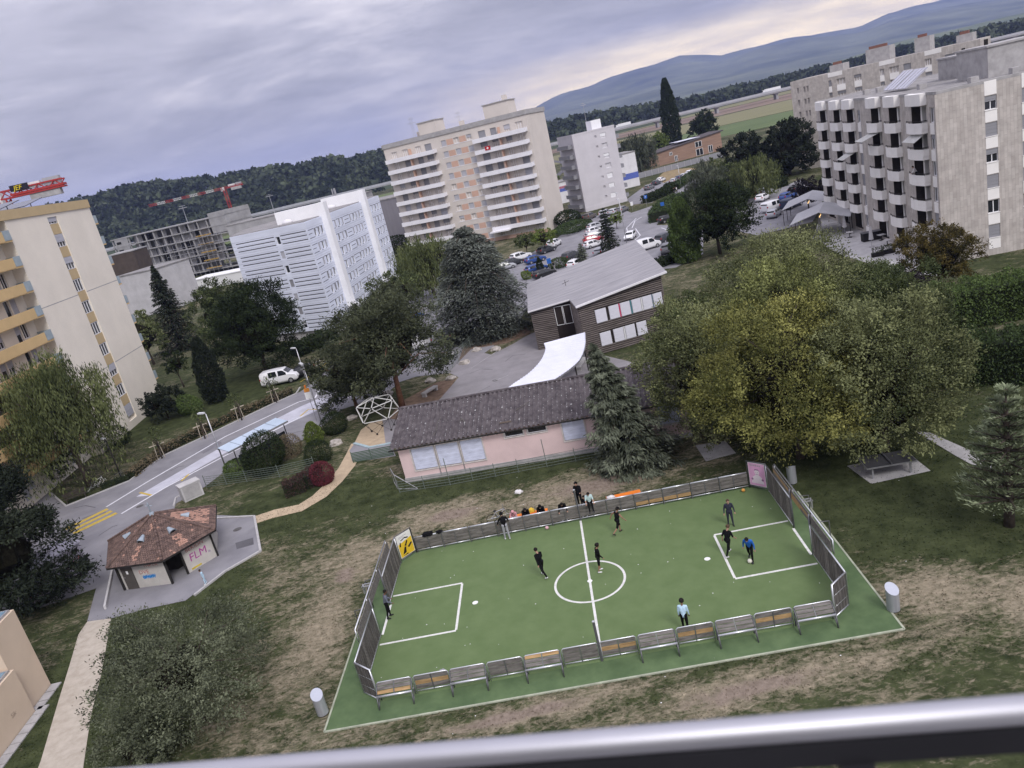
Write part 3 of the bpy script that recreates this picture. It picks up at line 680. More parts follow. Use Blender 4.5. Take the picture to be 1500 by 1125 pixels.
for i in (2, 3, 4):
    p, q = pB[i], pB[(i + 1) % 5]; b.add([(p[0], p[1], 0), (q[0], q[1], 0), (q[0], q[1], HB), (p[0], p[1], HB)], [(0, 1, 2, 3)])
b.build('wall', M_clad, B)
b = MB(); b.T = T_L; b.box(.1, WL - .05, .35, .5, 0, 1.35); b.T = T_R; b.box(.1, WR - .1, .35, .5, 0, 1.35); b.build('plinth', M_conc, B)
pr_ = MB().prism([(p[0] * .985 - .2, p[1] * .985 + .5) for p in pB], HB - .2, HB + .12).build('roof', M_roofg, B)
def in_frame(T, nm, m, parent, *boxes):
    b = MB(); b.T = T
    for q in boxes: b.box(*q)
    return b.build(nm, m, parent)
for i in range(7):
    z = 1.5 + i * fl
    for dz in (.30, .95, 1.55):
        if dz == .95: pass
        in_frame(T_L, 'stripe', M_slot, B, (1.0, 9.6, -.012, .05, z + dz, z + dz + .14), (11.0, WL - .25, -.012, .05, z + dz, z + dz + .14))
        in_frame(T_R, 'stripe', M_slot, B, *[(x0, x1, -.012, .05, z + dz, z + dz + .085) for x0, x1 in (((.3, 2.7), (3.95, 4.5), (5.65, 6.0), (12.2, 12.9), (14.1, 15.1), (16.3, 16.9), (18.1, 21.3), (22.6, 23.5), (24.7, 25.3), (26.5, 27.1), (28.3, 29.8), (33.6, 34.4), (35.7, 36.7), (37.9, 38.7), (39.9, 40.9), (42.1, 43.2)) if dz != .95 else ((.3, 1.8), (18.4, 20.8), (28.6, 29.6)))])
    for dz in (0, .62, 1.24, 1.9):
        in_frame(T_L, 'cladding_joint', M_cladj, B, (.05, 9.8, -.004, .03, z + dz - .015, z + dz + .015), (10.85, WL - .05, -.004, .03, z + dz - .015, z + dz + .015))
        if dz in (0, 1.9): in_frame(T_R, 'cladding_joint', M_cladj, B, (.05, WR - .1, -.004, .03, z + dz - .015, z + dz + .015))
    for T, cs, sh in ((T_L, [9.9], .85), (T_R, cols, None)):
        for c in cs:
            wv = window(B, 0, 0, .95 if T is T_R else .85, 1.25 if T is T_R else 1.2, y=0, shut=rnd.choice([0, .4, .6, 1, 1, 1]) if sh is None else rnd.choice([0, .5, 1]), div=1, shade=M_shut if rnd.random() < .5 else M_shutd)
            wv.matrix_local = T @ Matrix.Translation((c, .14, z + .35))
            if T is T_R:
                s_ = MB().box(0, .95, -.1, -.04, -.25, .02).build('sill_box', M_wframe, wv)
for x0, x1 in ((7.7, 9.5), (30.4, 32.2)):
    in_frame(T_R, 'fin', M_fin, B, (x0, x1, -.9, .3, .3, 20.2))
in_frame(T_R, 'penthouse', M_fin, B, (7.75, 9.45, .3, 7.5, HB, 20.15)); in_frame(T_R, 'penthouse', M_fin, B, (30.45, 32.15, .3, 7.5, HB, 20.15))
in_frame(T_R, 'entrance_canopy', M_fin, B, (6.2, 10.5, -3.2, -.9, 2.7, 2.95)); in_frame(T_R, 'entrance_canopy', M_fin, B, (29.4, 33, -3.0, -.9, 2.7, 2.95))
for x, y in ((6, 5), (28, 5), (16, 6)):
    q = MB().lathe([(.9, 0), (.8, .35), (.45, .6), (.05, .7)], 14, (0, 0, 0)).build('skylight', M_white, B, smooth=True); q.matrix_local = T_R @ Matrix.Translation((x, y, HB + .1))
q = MB(); q.tube([(0, 0, 0), (0, 0, 3.2)], .08); [q.tube([(.35 * math.cos(a), .35 * math.sin(a), 1.6), (.35 * math.cos(a), .35 * math.sin(a), 3.3)], .12) for a in (0, 2.1, 4.2)]
q = q.build('antenna', M_metal, B); q.matrix_local = T_R @ Matrix.Translation((38, 7, HB + .1))
bpy.data.objects.remove(BL)

# ---- C: cream and pink tower block with white balconies
M_c_wall = mat('cream_pink_render', (.60, .55, .505), .85, .05, .2)
M_c_pink = mat('salmon_panel', (.56, .37, .29), .85, .06, .5)
M_c_bal = mat('white_balcony', (.76, .75, .78), .75, .05, .5)
C0 = (-18.0, 203.0); aC = dir_angle(C0, (17.5, 185.6)); WCB = 39.6; fl = 2.64
C = empty('tower_block', (C0[0], C0[1], 0), aC, 'tall cream tower block with salmon panels and stacked white balconies', 'building')
cw = [16.4, 19.9, 23.4]; balx = [(.6, 14.8), (25.4, 39.2)]
holes = [(c, c + 1.35, 1.0 + fl * i, 2.35 + fl * i) for c in cw for i in range(10)]
bw = [(2.0, 1.6), (5.2, 1.6), (9.0, 1.6), (11.7, 1.9), (26.6, 1.9), (29.8, 1.6), (33.4, 1.6), (36.4, 1.9)]
holes += [(x, x + w_, (.7 if i else 1.0) + fl * i, 2.45 + fl * i) for x, w_ in bw for i in range(10)]
b = MB(); facade(b, 0, WCB, 0, 27.4, holes); shell(b, 0, WCB, 0, 12.5, 0, 27.4); b.build('wall', M_c_wall, C)
part('cornice', M_conc, C, (-.2, WCB + .2, -.2, 12.7, 27.4, 28.4)); part('roof', M_roofg, C, (.1, WCB - .1, .1, 12.4, 28.2, 28.46))
part('base_panel', M_c_pink, C, (24.8, WCB + .02, -.03, .02, 0, .8), (14.9, 24.5, -.03, .02, 0, .8))
for i in range(10):
    z = fl * i
    for c in cw: window(C, c, 1.0 + z, 1.35, 1.35, shut=rnd.choice([0, 0, .5, 1, 1, 1]), shade=M_shut)
    for c in cw[:2]: part('salmon_panel', M_c_pink, C, (c + 1.5, c + 3.3, -.02, .03, 1.0 + z, 2.35 + z))
    part('string_course', M_c_bal, C, (15.9, 24.9, -.04, .02, .86 + z, .96 + z))
    for x, w_ in bw: window(C, x, (.7 if i else 1.0) + z, w_, 1.75 if i else 1.45, shut=rnd.choice([0, 0, .3, .6, 1, 1]), div=3, shade=M_shutd if rnd.random() < .6 else M_shut)
    if i:
        for x0, x1 in balx:
            s_ = part('balcony', M_c_bal, C, (x0, x1, -1.55, -.0, z - .02, z + .16))
            part('parapet', M_c_bal, s_, (x0, x1, -1.62, -1.48, z - .12, z + .86), (x0, x0 + .12, -1.48, -.02, z + .16, z + .86), (x1 - .12, x1, -1.48, -.02, z + .16, z + .86))
            part('divider', M_c_pink, s_, ((x0 + x1) / 2 - .05, (x0 + x1) / 2 + .05, -1.4, -.02, z + .16, z + 2.3))
fg = MB(); fg.box(28.3, 29.7, -1.72, -1.68, fl * 8 + .45, fl * 8 + 1.35); fl_ = fg.build('flag', mat('flag_red', (.45, .02, .03), .8, .05), C)
part('flag_cross', M_paintc, fl_, (28.9, 29.1, -1.73, -1.70, fl * 8 + .62, fl * 8 + 1.18), (28.72, 28.9, -1.73, -1.70, fl * 8 + .8, fl * 8 + 1.0), (29.1, 29.28, -1.73, -1.70, fl * 8 + .8, fl * 8 + 1.0))
for x0, x1, y0, y1, h_ in ((9, 14, 4, 9, 3.0), (27.5, 34, 4, 9, 3.2)):
    ph = part('roof_house', M_c_wall, C, (x0, x1, y0, y1, 28.46, 28.4 + h_)); part('cap', M_conc, ph, (x0 - .2, x1 + .2, y0 - .2, y1 + .2, 28.4 + h_, 28.6 + h_))
for x in (19.5, 7.2, 32): part('chimney', M_c_wall, C, (x, x + 1, 6, 7, 28.46, 29.7 if x != 32 else 33))
part('entrance_canopy', M_c_bal, C, (25.2, 30.4, -3.2, -.02, 2.3, 2.6)); 

# ---- D: small grey-white tower
M_d = mat('grey_white_render', (.55, .53, .56), .85, .05, .3)
D = empty('apartment_tower', (30.2, 207.7, 0), dir_angle((30.2, 207.7), (42.2, 210.6)), 'slim pale grey apartment tower beside the car park', 'building')
rows = [2.0 + 2.62 * i for i in range(7)]
b = MB(); facade(b, 0, 12.3, 0, 19.9, [(7.9, 9.5, z, z + 1.25) for z in rows] + [(6.2, 6.8, z + .45, z + 1.0) for z in rows]); shell(b, 0, 12.3, 0, 11, 0, 19.9); b.build('wall', M_d, D)
for i, z in enumerate(rows):
    window(D, 7.9, z, 1.6, 1.25, shut=[1, .9, 1, 0, .6, 0, .7][i] if i < 7 else 0, div=4, shade=M_wframe); window(D, 6.2, z + .45, .6, .55, div=1, frame=M_shutd)
    for x0, x1 in ((12.3, 13.7), (-1.2, 0)):
        s_ = part('balcony', M_conc, D, (x0, x1, 1.2, 9.5, z - .95, z - .78)); part('parapet', M_shutd, s_, (x0, x1, 1.1, 1.2, z - .95, z + .1), ((x1 - .1) if x0 > 0 else x0, x1 if x0 > 0 else x0 + .1, 1.2, 9.5, z - .78, z + .1))
part('parapet', M_d, D, (-.05, 12.35, -.05, .15, 19.9, 20.3), (-.05, .15, .15, 11, 19.9, 20.3), (12.15, 12.35, .15, 11, 19.9, 20.3))
part('roof_house', M_fin, D, (6.6, 9.4, 1.5, 5, 19.9, 22.6)); part('plinth', M_d, D, (-.1, 12.4, -.12, -.01, 0, 1.1))

# ---- E: stone-clad block with stacked bays
def stone_mat(name, c1, c2, mort, bw_, bh_):
    m = bpy.data.materials.new(name); m.use_nodes = True; t = m.node_tree; p = t.nodes['Principled BSDF']; p.inputs['Roughness'].default_value = .8
    tcn = t.nodes.new('ShaderNodeTexCoord'); mp_ = t.nodes.new('ShaderNodeMapping'); mp_.inputs['Rotation'].default_value = (R_(90), 0, R_(0))
    sx = t.nodes.new('ShaderNodeSeparateXYZ'); cx = t.nodes.new('ShaderNodeCombineXYZ'); t.links.new(tcn.outputs['Object'], sx.inputs[0]); t.links.new(sx.outputs[2], cx.inputs[0]); t.links.new(sx.outputs[0], cx.inputs[1])
    br = t.nodes.new('ShaderNodeTexBrick'); t.links.new(cx.outputs[0], br.inputs['Vector']); br.inputs['Scale'].default_value = 1
    br.inputs['Brick Width'].default_value = bh_; br.inputs['Row Height'].default_value = bw_; br.inputs['Mortar Size'].default_value = .012
    br.inputs['Color1'].default_value = c1 + (1,); br.inputs['Color2'].default_value = c2 + (1,); br.inputs['Mortar'].default_value = mort + (1,); br.offset = .37; br.inputs['Bias'].default_value = -.1
    nz = t.nodes.new('ShaderNodeTexNoise'); nz.inputs['Scale'].default_value = 1.3; nz.inputs['Detail'].default_value = 5; t.links.new(tcn.outputs['Object'], nz.inputs['Vector'])
    mx = t.nodes.new('ShaderNodeMix'); mx.data_type = 'RGBA'; mx.blend_type = 'OVERLAY'; mx.inputs[0].default_value = .35; t.links.new(br.outputs['Color'], mx.inputs[6]); t.links.new(nz.outputs[0], mx.inputs[7]); t.links.new(mx.outputs[2], p.inputs['Base Color'])
    bp = t.nodes.new('ShaderNodeBump'); bp.inputs['Strength'].default_value = .35; bp.inputs['Distance'].default_value = .02; bp.invert = True; t.links.new(br.outputs['Fac'], bp.inputs['Height']); t.links.new(bp.outputs[0], p.inputs['Normal'])
    return m
M_stone = stone_mat('stone_cladding', (.47, .435, .405), (.385, .35, .325), (.30, .27, .25), .34, 1.15)
M_loggia_shade = mat('loggia_shade', (.045, .038, .034), .8, .15)  # recess shade put into the colour of reveals and lining
M_bay = mat('white_bay', (.80, .78, .76), .75, .05, .5)
E0 = (55.4, 121.0); E1 = (48.7, 79.2); aE = dir_angle(E0, E1); HE = 18.0
E = empty('stone_block', (E0[0], E0[1], 0), aE, 'large stone-clad apartment block with stacked white balcony bays, solar panels on its roof', 'building')
bays = [(1.6, 5.3), (8.2, 11.9), (13.9, 17.5), (23.2, 26.9), (29.1, 32.8), (35.6, 39.9)]
fz = [.3 + 2.75 * i for i in range(6)]
holes = []
for x0, x1 in bays:
    for z in fz: holes.append((x0 + .25, x1 - .25, z + .1, z + 2.42, 1.5))
nw = [(18.4, 19.5), (40.5, 41.5)]
for x0, x1 in nw:
    for z in fz: holes.append((x0, x1, z + .75, z + 2.3, .2))
LE = 42.3
b = MB(); facade(b, 0, LE, 0, HE - .4, holes); shell(b, 0, LE, 0, 45, 0, HE - .4); b.build('wall', [M_stone, M_loggia_shade], E)
part('roof', M_roofg, E, (.3, LE - .3, .3, 44, HE - .5, HE - .2)); part('coping', M_conc, E, (-.05, LE + .05, -.05, .28, HE - .4, HE - .1), (LE - .25, LE + .05, .28, 45, HE - .4, HE - .1), (-.05, .25, .28, 45, HE - .4, HE - .1))
for bi, (x0, x1) in enumerate(bays):
    cap = MB().prism([(x0, 0), (x1, 0), (x1 - .15, -.6), ((x0 + x1) / 2, -.82), (x0 + .15, -.6)], HE - 1.35, HE - .15).build('bay_cap', M_bay, E)
    for fi, z in enumerate(fz):
        win = window(E, x0 + .4, z + .2, 1.3, 2.1, y=1.38, shut=rnd.choice([0, .4, 0, 0]), div=2, shade=M_shutd)
        part('pillar', M_bay, E, (x0 + 1.75, x0 + 2.1, .35, 1.48, z + .12, z + 2.40)); 
        window(E, x0 + 2.15, z + .2, x1 - x0 - 2.5, 2.1, y=1.38, div=2, frame=M_shutd)
        part('recess_shade', M_loggia_shade, E, (x1 - .30, x1 - .255, .05, 1.48, z + .12, z + 2.4), (x0 + .27, x1 - .3, 1.46, 1.485, z + .12, z + 2.4))  # dark sheets stand in for the shade inside the loggia
        if fi:
            pl = [(x0 + .05, .0), (x1 - .05, .0), (x1 - .12, -.6), ((x0 + x1) / 2 + .6, -.85), ((x0 + x1) / 2 - .6, -.85), (x0 + .12, -.6)]
            bal = MB().prism(pl, z - .30, z + .12).build('balcony', M_bay, E)
            q = MB()
            for p0, p1 in zip(pl[1:], pl[2:]): q.beam((p0[0], p0[1] + .06, z + .46), (p1[0], p1[1] + .06, z + .46), .1, .72)
            q.build('parapet', M_bay, bal)
            q = MB(); pts = [(p[0], p[1] + .05, z + 1.02) for p in pl[1:]]; q.tube(pts, .035, 5); [q.tube([(p[0], p[1], z + .8), p], .025, 5) for p in pts]; q.tube([(p[0], p[1], z + .92) for p in pts], .02, 5); q.build('rail', M_dark, bal)
for x0, x1 in nw:
    for z in fz:
        window(E, x0, z + .75, x1 - x0, 1.55, y=.12, shut=rnd.choice([0, .3, 1]), div=2, shade=M_shutd)
    for z in fz: part('white_panel', M_bay, E, (x0, x1, -.03, .02, z - .42, z + .72))
for bi, fi, ln_ in ((3, 4, 2.2), (2, 3, 1.8), (5, 4, 1.2)):
    x0, x1 = bays[bi]; z = fz[fi] + 2.4
    q = MB(); q.beam(((x0 + x1) / 2, -.1, z), ((x0 + x1) / 2, -.1 - ln_, z - .75), x1 - x0 - 1, .04, up=(0, .3, 1)); q.build('awning', mat('awning_cloth', (.52, .52, .50), .85), E)
# the blank stone end wall with its window columns
E2 = Matrix.Rotation(R_(90), 4, 'Z'); E2 = Matrix.Translation((LE, 0, 0)) @ E2
holes = []; ecols = [(4.4, 5.55), (7.9, 9.2), (13, 14.2), (17, 18.2)]
ez = [1.9 + 2.62 * i for i in range(6)]
b = MB(); b.T = Matrix.Translation((0, 0, 0))
facade(b, -.3, 45, -1.5, HE - .4, [(c0, c1, z, z + 1.35, .22) for c0, c1 in ecols for z in ez], y=-.3)
ew = b.build('end_wall', M_stone, E); ew.matrix_local = E2
for c0, c1 in ecols:
    for i, z in enumerate(ez):
        wv = window(E, 0, 0, c1 - c0, 1.35, y=0, shut=[1, .0, 1, .4, 1, .4][i] if c0 < 6 else rnd.choice([0, .5, 1]), div=2, shade=M_shutd); wv.matrix_local = E2 @ Matrix.Translation((c0, -.2, z))
        b = MB(); b.box(c0, c1, -.33, -.29, z - 1.2, z - .06); b.box(c0 - .03, c1 + .03, -.38, -.29, z - .06, z); p_ = b.build('white_panel', M_bay, E); p_.matrix_local = E2
    b = MB().box(c0, c1, -.33, -.29, ez[-1] + 1.42, HE - .2); p_ = b.build('white_panel', M_bay, E); p_.matrix_local = E2
for x0, x1, y0, y1, h_ in ((19, 26, 10, 16, 2.4), (31, 38, 7, 13, 3.0)):
    ph = part('roof_house', M_conc, E, (x0, x1, y0, y1, HE - .2, HE + h_ - .2)); part('cap', M_conc, ph, (x0 - .15, x1 + .15, y0 - .15, y1 + .15, HE + h_ - .2, HE + h_)); part('vent', M_dark, ph, (x0 + 2, x0 + 2.3, y0 + 2, y0 + 2.3, HE + h_, HE + h_ + .6))
for x in (21.5, 25.2):
    q = MB(); q.beam((x, 3.0, HE + .1), (x, 5.6, HE + 1.9), 3.4, .08, up=(0, -.6, 1)); sp_ = q.build('solar_panel', mat('pale_solar_panel', (.46, .46, .55), .25, .05, 1, spec=.6), E)
    q = MB(); [q.beam((x + dx - .02, 2.95, HE + .15), (x + dx - .02, 5.55, HE + 1.95), .06, .09, up=(0, -.6, 1)) for dx in (-1.65, -.55, .55, 1.65)]; q.build('panel_frame', M_metal, sp_)
for x, y in ((12, 3), (14, 4), (30, 3), (40, 4), (40, 8)): part('roof_vent', M_conc, E, (x, x + .8, y, y + .8, HE - .2, HE + .4))

# ---- F: second stone block behind
F0 = (81.0, 189.0); aF = dir_angle(F0, (110, 163)); HF = 20.7
Fb = empty('stone_block', (F0[0], F0[1], 0), aF, 'long stone-clad apartment block standing behind the block with bays', 'building')
fc = [(1.4, .45, 1.25), (2.9, .45, 1.25), (3.65, .45, 1.25), (8.6, .7, 1.3), (10.4, 1.9, 1.3), (14.2, 1.6, 1.3), (19.6, .9, 1.3), (21.6, 1.9, 1.3), (24.4, 1.5, 1.3), (28.6, 1.3, 1.3), (32.4, 1.9, 1.3), (35.4, .9, 1.3)]
rows = [1.3 + 2.75 * i for i in range(7)]
b = MB(); facade(b, 0, 38.9, 0, HF, [(c, c + w_, z, z + h_) for c, w_, h_ in fc for z in rows]); shell(b, 0, 38.9, 0, 14, 0, HF); b.build('wall', M_stone, Fb)
for c, w_, h_ in fc:
    for z in rows:
        window(Fb, c, z, w_, h_, shut=0 if w_ < .5 else rnd.choice([0, 0, .4, 1]), div=1 if w_ < .8 else 3, shade=M_shutd, frame=M_shutd if w_ < .8 else None)
        if w_ > .5: part('white_panel', M_bay, Fb, (c, c + w_, -.03, .02, z - 1.3, z - .05))
for x in (8.6, 19.6, 28.6): part('white_panel', M_bay, Fb, (x, x + 3.2, -.03, .02, HF - .9, HF + .02))
for x0, x1, h_ in ((8, 11, 1.5), (16, 21, 3), (26, 29, 3), (34, 37, 1.6)):
    ph = part('roof_house', M_conc, Fb, (x0, x1, 4, 9, HF, HF + h_)); part('chimney', mat('brick_red', (.2, .1, .08), .9), ph, (x0 + .5, x1 - .8, 5, 6, HF + h_, HF + h_ + .6))

# ---- pink school pavilion with its corrugated roof
M_pink = mat('pink_render', (.66, .51, .50), .85, .07, .6, .1, 20)
M_corr = mat('fibre_cement_roof', (.055, .047, .052), .95, .4, 2.2, .5, 25, col2=(.125, .11, .115), detail=8)
P0 = (-9.7, 54.6); aP = dir_angle(P0, (11.7, 50.7)); LP = 21.9
P = empty('school_pavilion', (P0[0], P0[1], 0), aP, 'low pink school pavilion with a weathered dark corrugated roof', 'building')
pw = [(1.0, 2.8, .85, 2.65), (2.98, 4.72, .85, 2.65), (4.9, 6.6, .85, 2.65), (8.4, 9.85, 2.3, 2.72), (10.15, 11.6, 2.3, 2.72), (12.75, 14.4, 1.25, 2.75), (19.8, 21.3, 1.25, 2.75)]
b = MB(); facade(b, 0, LP, .35, 3.0, pw, depth=.2); shell(b, 0, LP, 0, 8.8, .35, 3.0)
b.add([(0, 0, 3.0), (0, 8.8, 3.0), (0, 4.4, 4.5)], [(0, 1, 2)]); b.add([(LP, 0, 3.0), (LP, 8.8, 3.0), (LP, 4.4, 4.5)], [(0, 2, 1)]); b.build('wall', M_pink, P)
part('plinth', M_conc, P, (-.05, LP + .05, -.06, 8.85, 0, .35))
for i, (x0, x1, z0, z1) in enumerate(pw):
    tall = z1 - z0 > 1
    wv = window(P, x0, z0, x1 - x0, z1 - z0, y=.06, shut=.97 if tall else 0, div=2 if tall else 1, shade=mat('pale_blind', (.58, .61, .74), .6, .14, 1.2, stretch=(1, 1, 5)))
    q = MB(); t = .09; W_, H_ = x1 - x0, z1 - z0; q.box(-t, W_ + t, -.12, -.0, -t, 0); q.box(-t, W_ + t, -.12, 0, H_, H_ + t + (.16 if tall else 0)); q.box(-t, 0, -.12, 0, 0, H_); q.box(W_, W_ + t, -.12, 0, 0, H_); q.build('surround', mat('beige_surround', (.60, .55, .52), .7), wv)
def corrugated(x0, x1, y0, z0, y1, z1, pitch=.36, amp=.085, rows=5, sag=0.0, seed=1):
    b = MB(); n = int((x1 - x0) / (pitch / 4)); r_ = random.Random(seed)
    for k in range(rows):
        f0, f1 = k / rows, (k + 1) / rows + .015; lift = .018
        vs = []; L = 0
        for i in range(n + 1):
            x = x0 + (x1 - x0) * i / n; c = math.cos(2 * math.pi * x / pitch) * amp
            for f, lf in ((f0, lift), (f1, 0)): vs.append((x, y0 + (y1 - y0) * f, z0 + (z1 - z0) * f + c + lf + .02))
        b.add(vs, [(2 * i, 2 * i + 2, 2 * i + 3, 2 * i + 1) for i in range(n)])
    return b
rf = corrugated(-.5, LP + .4, -.42, 3.02, 4.4, 4.55).build('roof', M_corr, P, smooth=True)
corrugated(-.5, LP + .4, 9.55, 2.92, 4.4, 4.55, seed=2).build('roof', M_corr, P, smooth=True)
q = MB(); [q.tube([(-.55 + i * 1.15, 4.4, 4.60), (-.55 + (i + 1) * 1.15 + .03, 4.4, 4.595)], .12, 8) for i in range(20)]; q.build('ridge_cap', M_corr, rf)
M_lich = mat('lichen', (.42, .42, .42), .95, .2, 6)
q = MB(); r_ = random.Random(5)
for i in range(900):
    f = r_.random(); x = r_.uniform(-.4, LP + .3); y = -.42 + f * 4.8; z = 3.10 + f * 1.53; s_ = r_.uniform(.010, .024) * (1 + 1.6 * (r_.random() < .05))
    x = round((x) / .36) * .36 + r_.uniform(-.02, .02)
    q.add([(x - s_, y - s_, z + .036), (x + s_, y - s_, z + .036), (x + s_, y + s_, z + .036 + s_ * .63), (x - s_, y + s_, z + .036 + s_ * .63)], [(0, 1, 2, 3)])
o_ = q.build('lichen_spots', M_lich, P); o_['kind'] = 'stuff'
for pts in ([(3.0, .6), (3.2, 1.2), (3.15, 2.0), (3.35, 2.6)], [(5.0, 2.2), (5.4, 1.6)], [(5.2, 2.0), (5.0, 1.7)], [(9.4, 1.9), (10.4, 2.6)]):
    q = MB(); q.tube([(x, y - .42, 3.17 + y * .318) for x, y in pts], .025, 5); q.build('fallen_twig', M_bkg, P)
part('repair_sheet', mat('brown_sheet', (.15, .12, .10), .9), P, (8.2, 9.1, 0, .05, 2.9, 3.0)).matrix_local = Matrix.Translation((0, .25, .47)) @ Matrix.Rotation(R_(0), 4, 'X')
q = MB(); q.tube([(-.55, -.46, 2.93), (LP + .45, -.46, 2.93)], .06, 6); q.build('gutter', M_dark, P)
for x in (2.89, 4.81): MB().tube([(x, -.05, .1), (x, -.05, 2.85)], .035, 6).build('downpipe', M_metal, P)

# ---- two-storey timber school with mono-pitch roof
M_slat = mat('weathered_slat', (.10, .085, .078), .9, .35, 2.0, .3, 20, col2=(.22, .19, .178), stretch=(.4, .4, 6))
M_backing = mat('dark_backing', (.03, .024, .022), .95)
M_wroof = mat('grey_roof_slate', (.24, .235, .25), .85, .12, .6, .3, 14, col2=(.33, .32, .335), stretch=(.5, 3, 1))
Wd = empty('timber_school', (3.9, 83.0, 0), 0, 'two-storey timber-slatted school with a pale sloping roof', 'building')
o = Vector((3.9, 83.0))
fp = [Vector(p) - o for p in ((3.9, 83.0), (8.35, 82.0), (8.3, 75.6), (17.5, 77.2), (20.0, 101), (5.2, 98.0))]
hz = [4.55, 5.05, 5.55, 6.55, 6.5, 4.7]
b = MB()
for i in range(6):
    p, q = fp[i], fp[(i + 1) % 6]; b.add([(p.x, p.y, 0), (q.x, q.y, 0), (q.x, q.y, hz[(i + 1) % 6]), (p.x, p.y, hz[i])], [(0, 1, 2, 3)])
b.build('wall', M_backing, Wd)
def slats(p, q, h0, h1, skip, nm='slat_cladding'):
    d = (q - p); L = d.length; d = d / L; nn = Vector((d.y, -d.x)); b = MB(); n = int(max(h0, h1) / .21)
    for k in range(n):
        z = .08 + k * .21
        segs = [(0.0, L)]
        if z + .1 > min(h0, h1):
            f = (z + .1 - h0) / ((h1 - h0) or 1e-6); segs = [(max(0, f) * L, L)] if h1 > h0 else [(0, min(1, f) * L)]
        for a, c, z0_, z1_ in skip:
            if z0_ - .05 < z < z1_: segs = [s for (s0, s1) in segs for s in ((s0, min(s1, a)), (max(s0, c), s1)) if s[1] - s[0] > .02]
        for s0, s1 in segs:
            if s1 - s0 < .05: continue
            A_ = p + d * s0 + nn * .05; B_ = p + d * s1 + nn * .05; b.beam((A_.x, A_.y, z + .06), (B_.x, B_.y, z + .06), .08, .115)
    o_ = b.build(nm, M_slat, Wd); o_['kind'] = 'stuff'; return o_
p1, p2 = fp[2], fp[3]; LR = (p2 - p1).length
up_w = [(1.65, 2.85), (3.15, 4.25), (4.42, 5.5), (5.7, 6.7), (6.9, 7.95), (8.1, 9.1)]; lo_w = [(1.7, 2.9), (3.2, 4.3), (4.5, 5.6), (5.8, 6.9)]
slats(fp[0], fp[1], hz[0], hz[1], [(2.55, 4.5, .0, 9)])
slats(p1, p2, hz[2], hz[3], [(1.6, 9.15, 3.3, 4.75), (1.65, 6.95, .8, 2.25)])
slats(fp[1], fp[2], hz[1], hz[2], []); slats(fp[5], fp[0], hz[5], hz[0], []); slats(fp[3], fp[4], hz[3], hz[4], [])
aW = math.atan2((p2 - p1).y, (p2 - p1).x); TW = Matrix.Translation((p1.x, p1.y, 0)) @ Matrix.Rotation(aW, 4, 'Z')
M_wblind = mat('white_blind', (.60, .60, .66), .6, .05, 2, stretch=(1, 1, 9))
for cols_, z0_, z1_ in ((up_w, 3.35, 4.75), (lo_w, .85, 2.25)):
    for x0, x1 in cols_:
        wv = window(Wd, 0, 0, x1 - x0, z1_ - z0_, y=0, shut=.98, div=1, shade=M_wblind); wv.matrix_local = TW @ Matrix.Translation((x0, -.12, z0_))
for x, c, z0_, z1_ in ((4.33, (.55, .06, .14), 3.35, 4.75), (5.6, (.08, .22, .25), 3.35, 4.75), (6.8, (.7, .7, .7), 3.35, 4.75), (8.02, (.15, .2, .25), 3.35, 4.75), (4.4, (.7, .7, .7), .85, 2.25)):
    q = MB(); q.T = TW; q.box(x - .06, x + .06, -.14, -.02, z0_, z1_); q.build('coloured_post', mat('post_%02d' % int(x * 10), c, .6, .05), Wd)
a0 = math.atan2((fp[1] - fp[0]).y, (fp[1] - fp[0]).x); TL_ = Matrix.Translation((fp[0].x, fp[0].y, 0)) @ Matrix.Rotation(a0, 4, 'Z')
for x0, x1 in ((2.6, 3.5), (3.56, 4.46)):
    wv = window(Wd, 0, 0, x1 - x0, 2.15, y=0, div=1); wv.matrix_local = TL_ @ Matrix.Translation((x0, -.04, 2.45))
rp = [Vector(p) for p in ((-.35, -.35, 4.72), (4.35, -1.35, 5.22), (4.15, -7.8, 5.72), (14.2, -6.2, 6.78), (16.6, 18.4, 6.72), (1.0, 15.4, 4.88))]
b = MB(); n = 6; vs = [tuple(p) for p in rp] + [tuple(p - Vector((0, 0, .22))) for p in rp]
b.add(vs, [(0, 1, 5), (1, 2, 3), (1, 3, 4), (1, 4, 5)] + [(11, 7, 6), (9, 8, 7), (10, 9, 7), (11, 10, 7)] + [(i, 6 + i, 6 + (i + 1) % 6, (i + 1) % 6) for i in range(6)]); b.build('roof', M_wroof, Wd)
q = MB(); q.beam(rp[2] + Vector((0, -.07, -.05)), rp[3] + Vector((0, -.07, -.05)), .14, .2); q.beam(rp[0] + Vector((0, -.06, -.05)), rp[1] + Vector((0, -.06, -.05)), .1, .14); q.build('fascia', M_white, Wd)
q = MB(); q.tube([(5, 6, 5.2), (5, 6, 6.0)], .03, 5); q.tube([(4.6, 6, 5.6), (5.5, 6.1, 5.8)], .025, 5); q.build('aerial', M_dark, Wd)
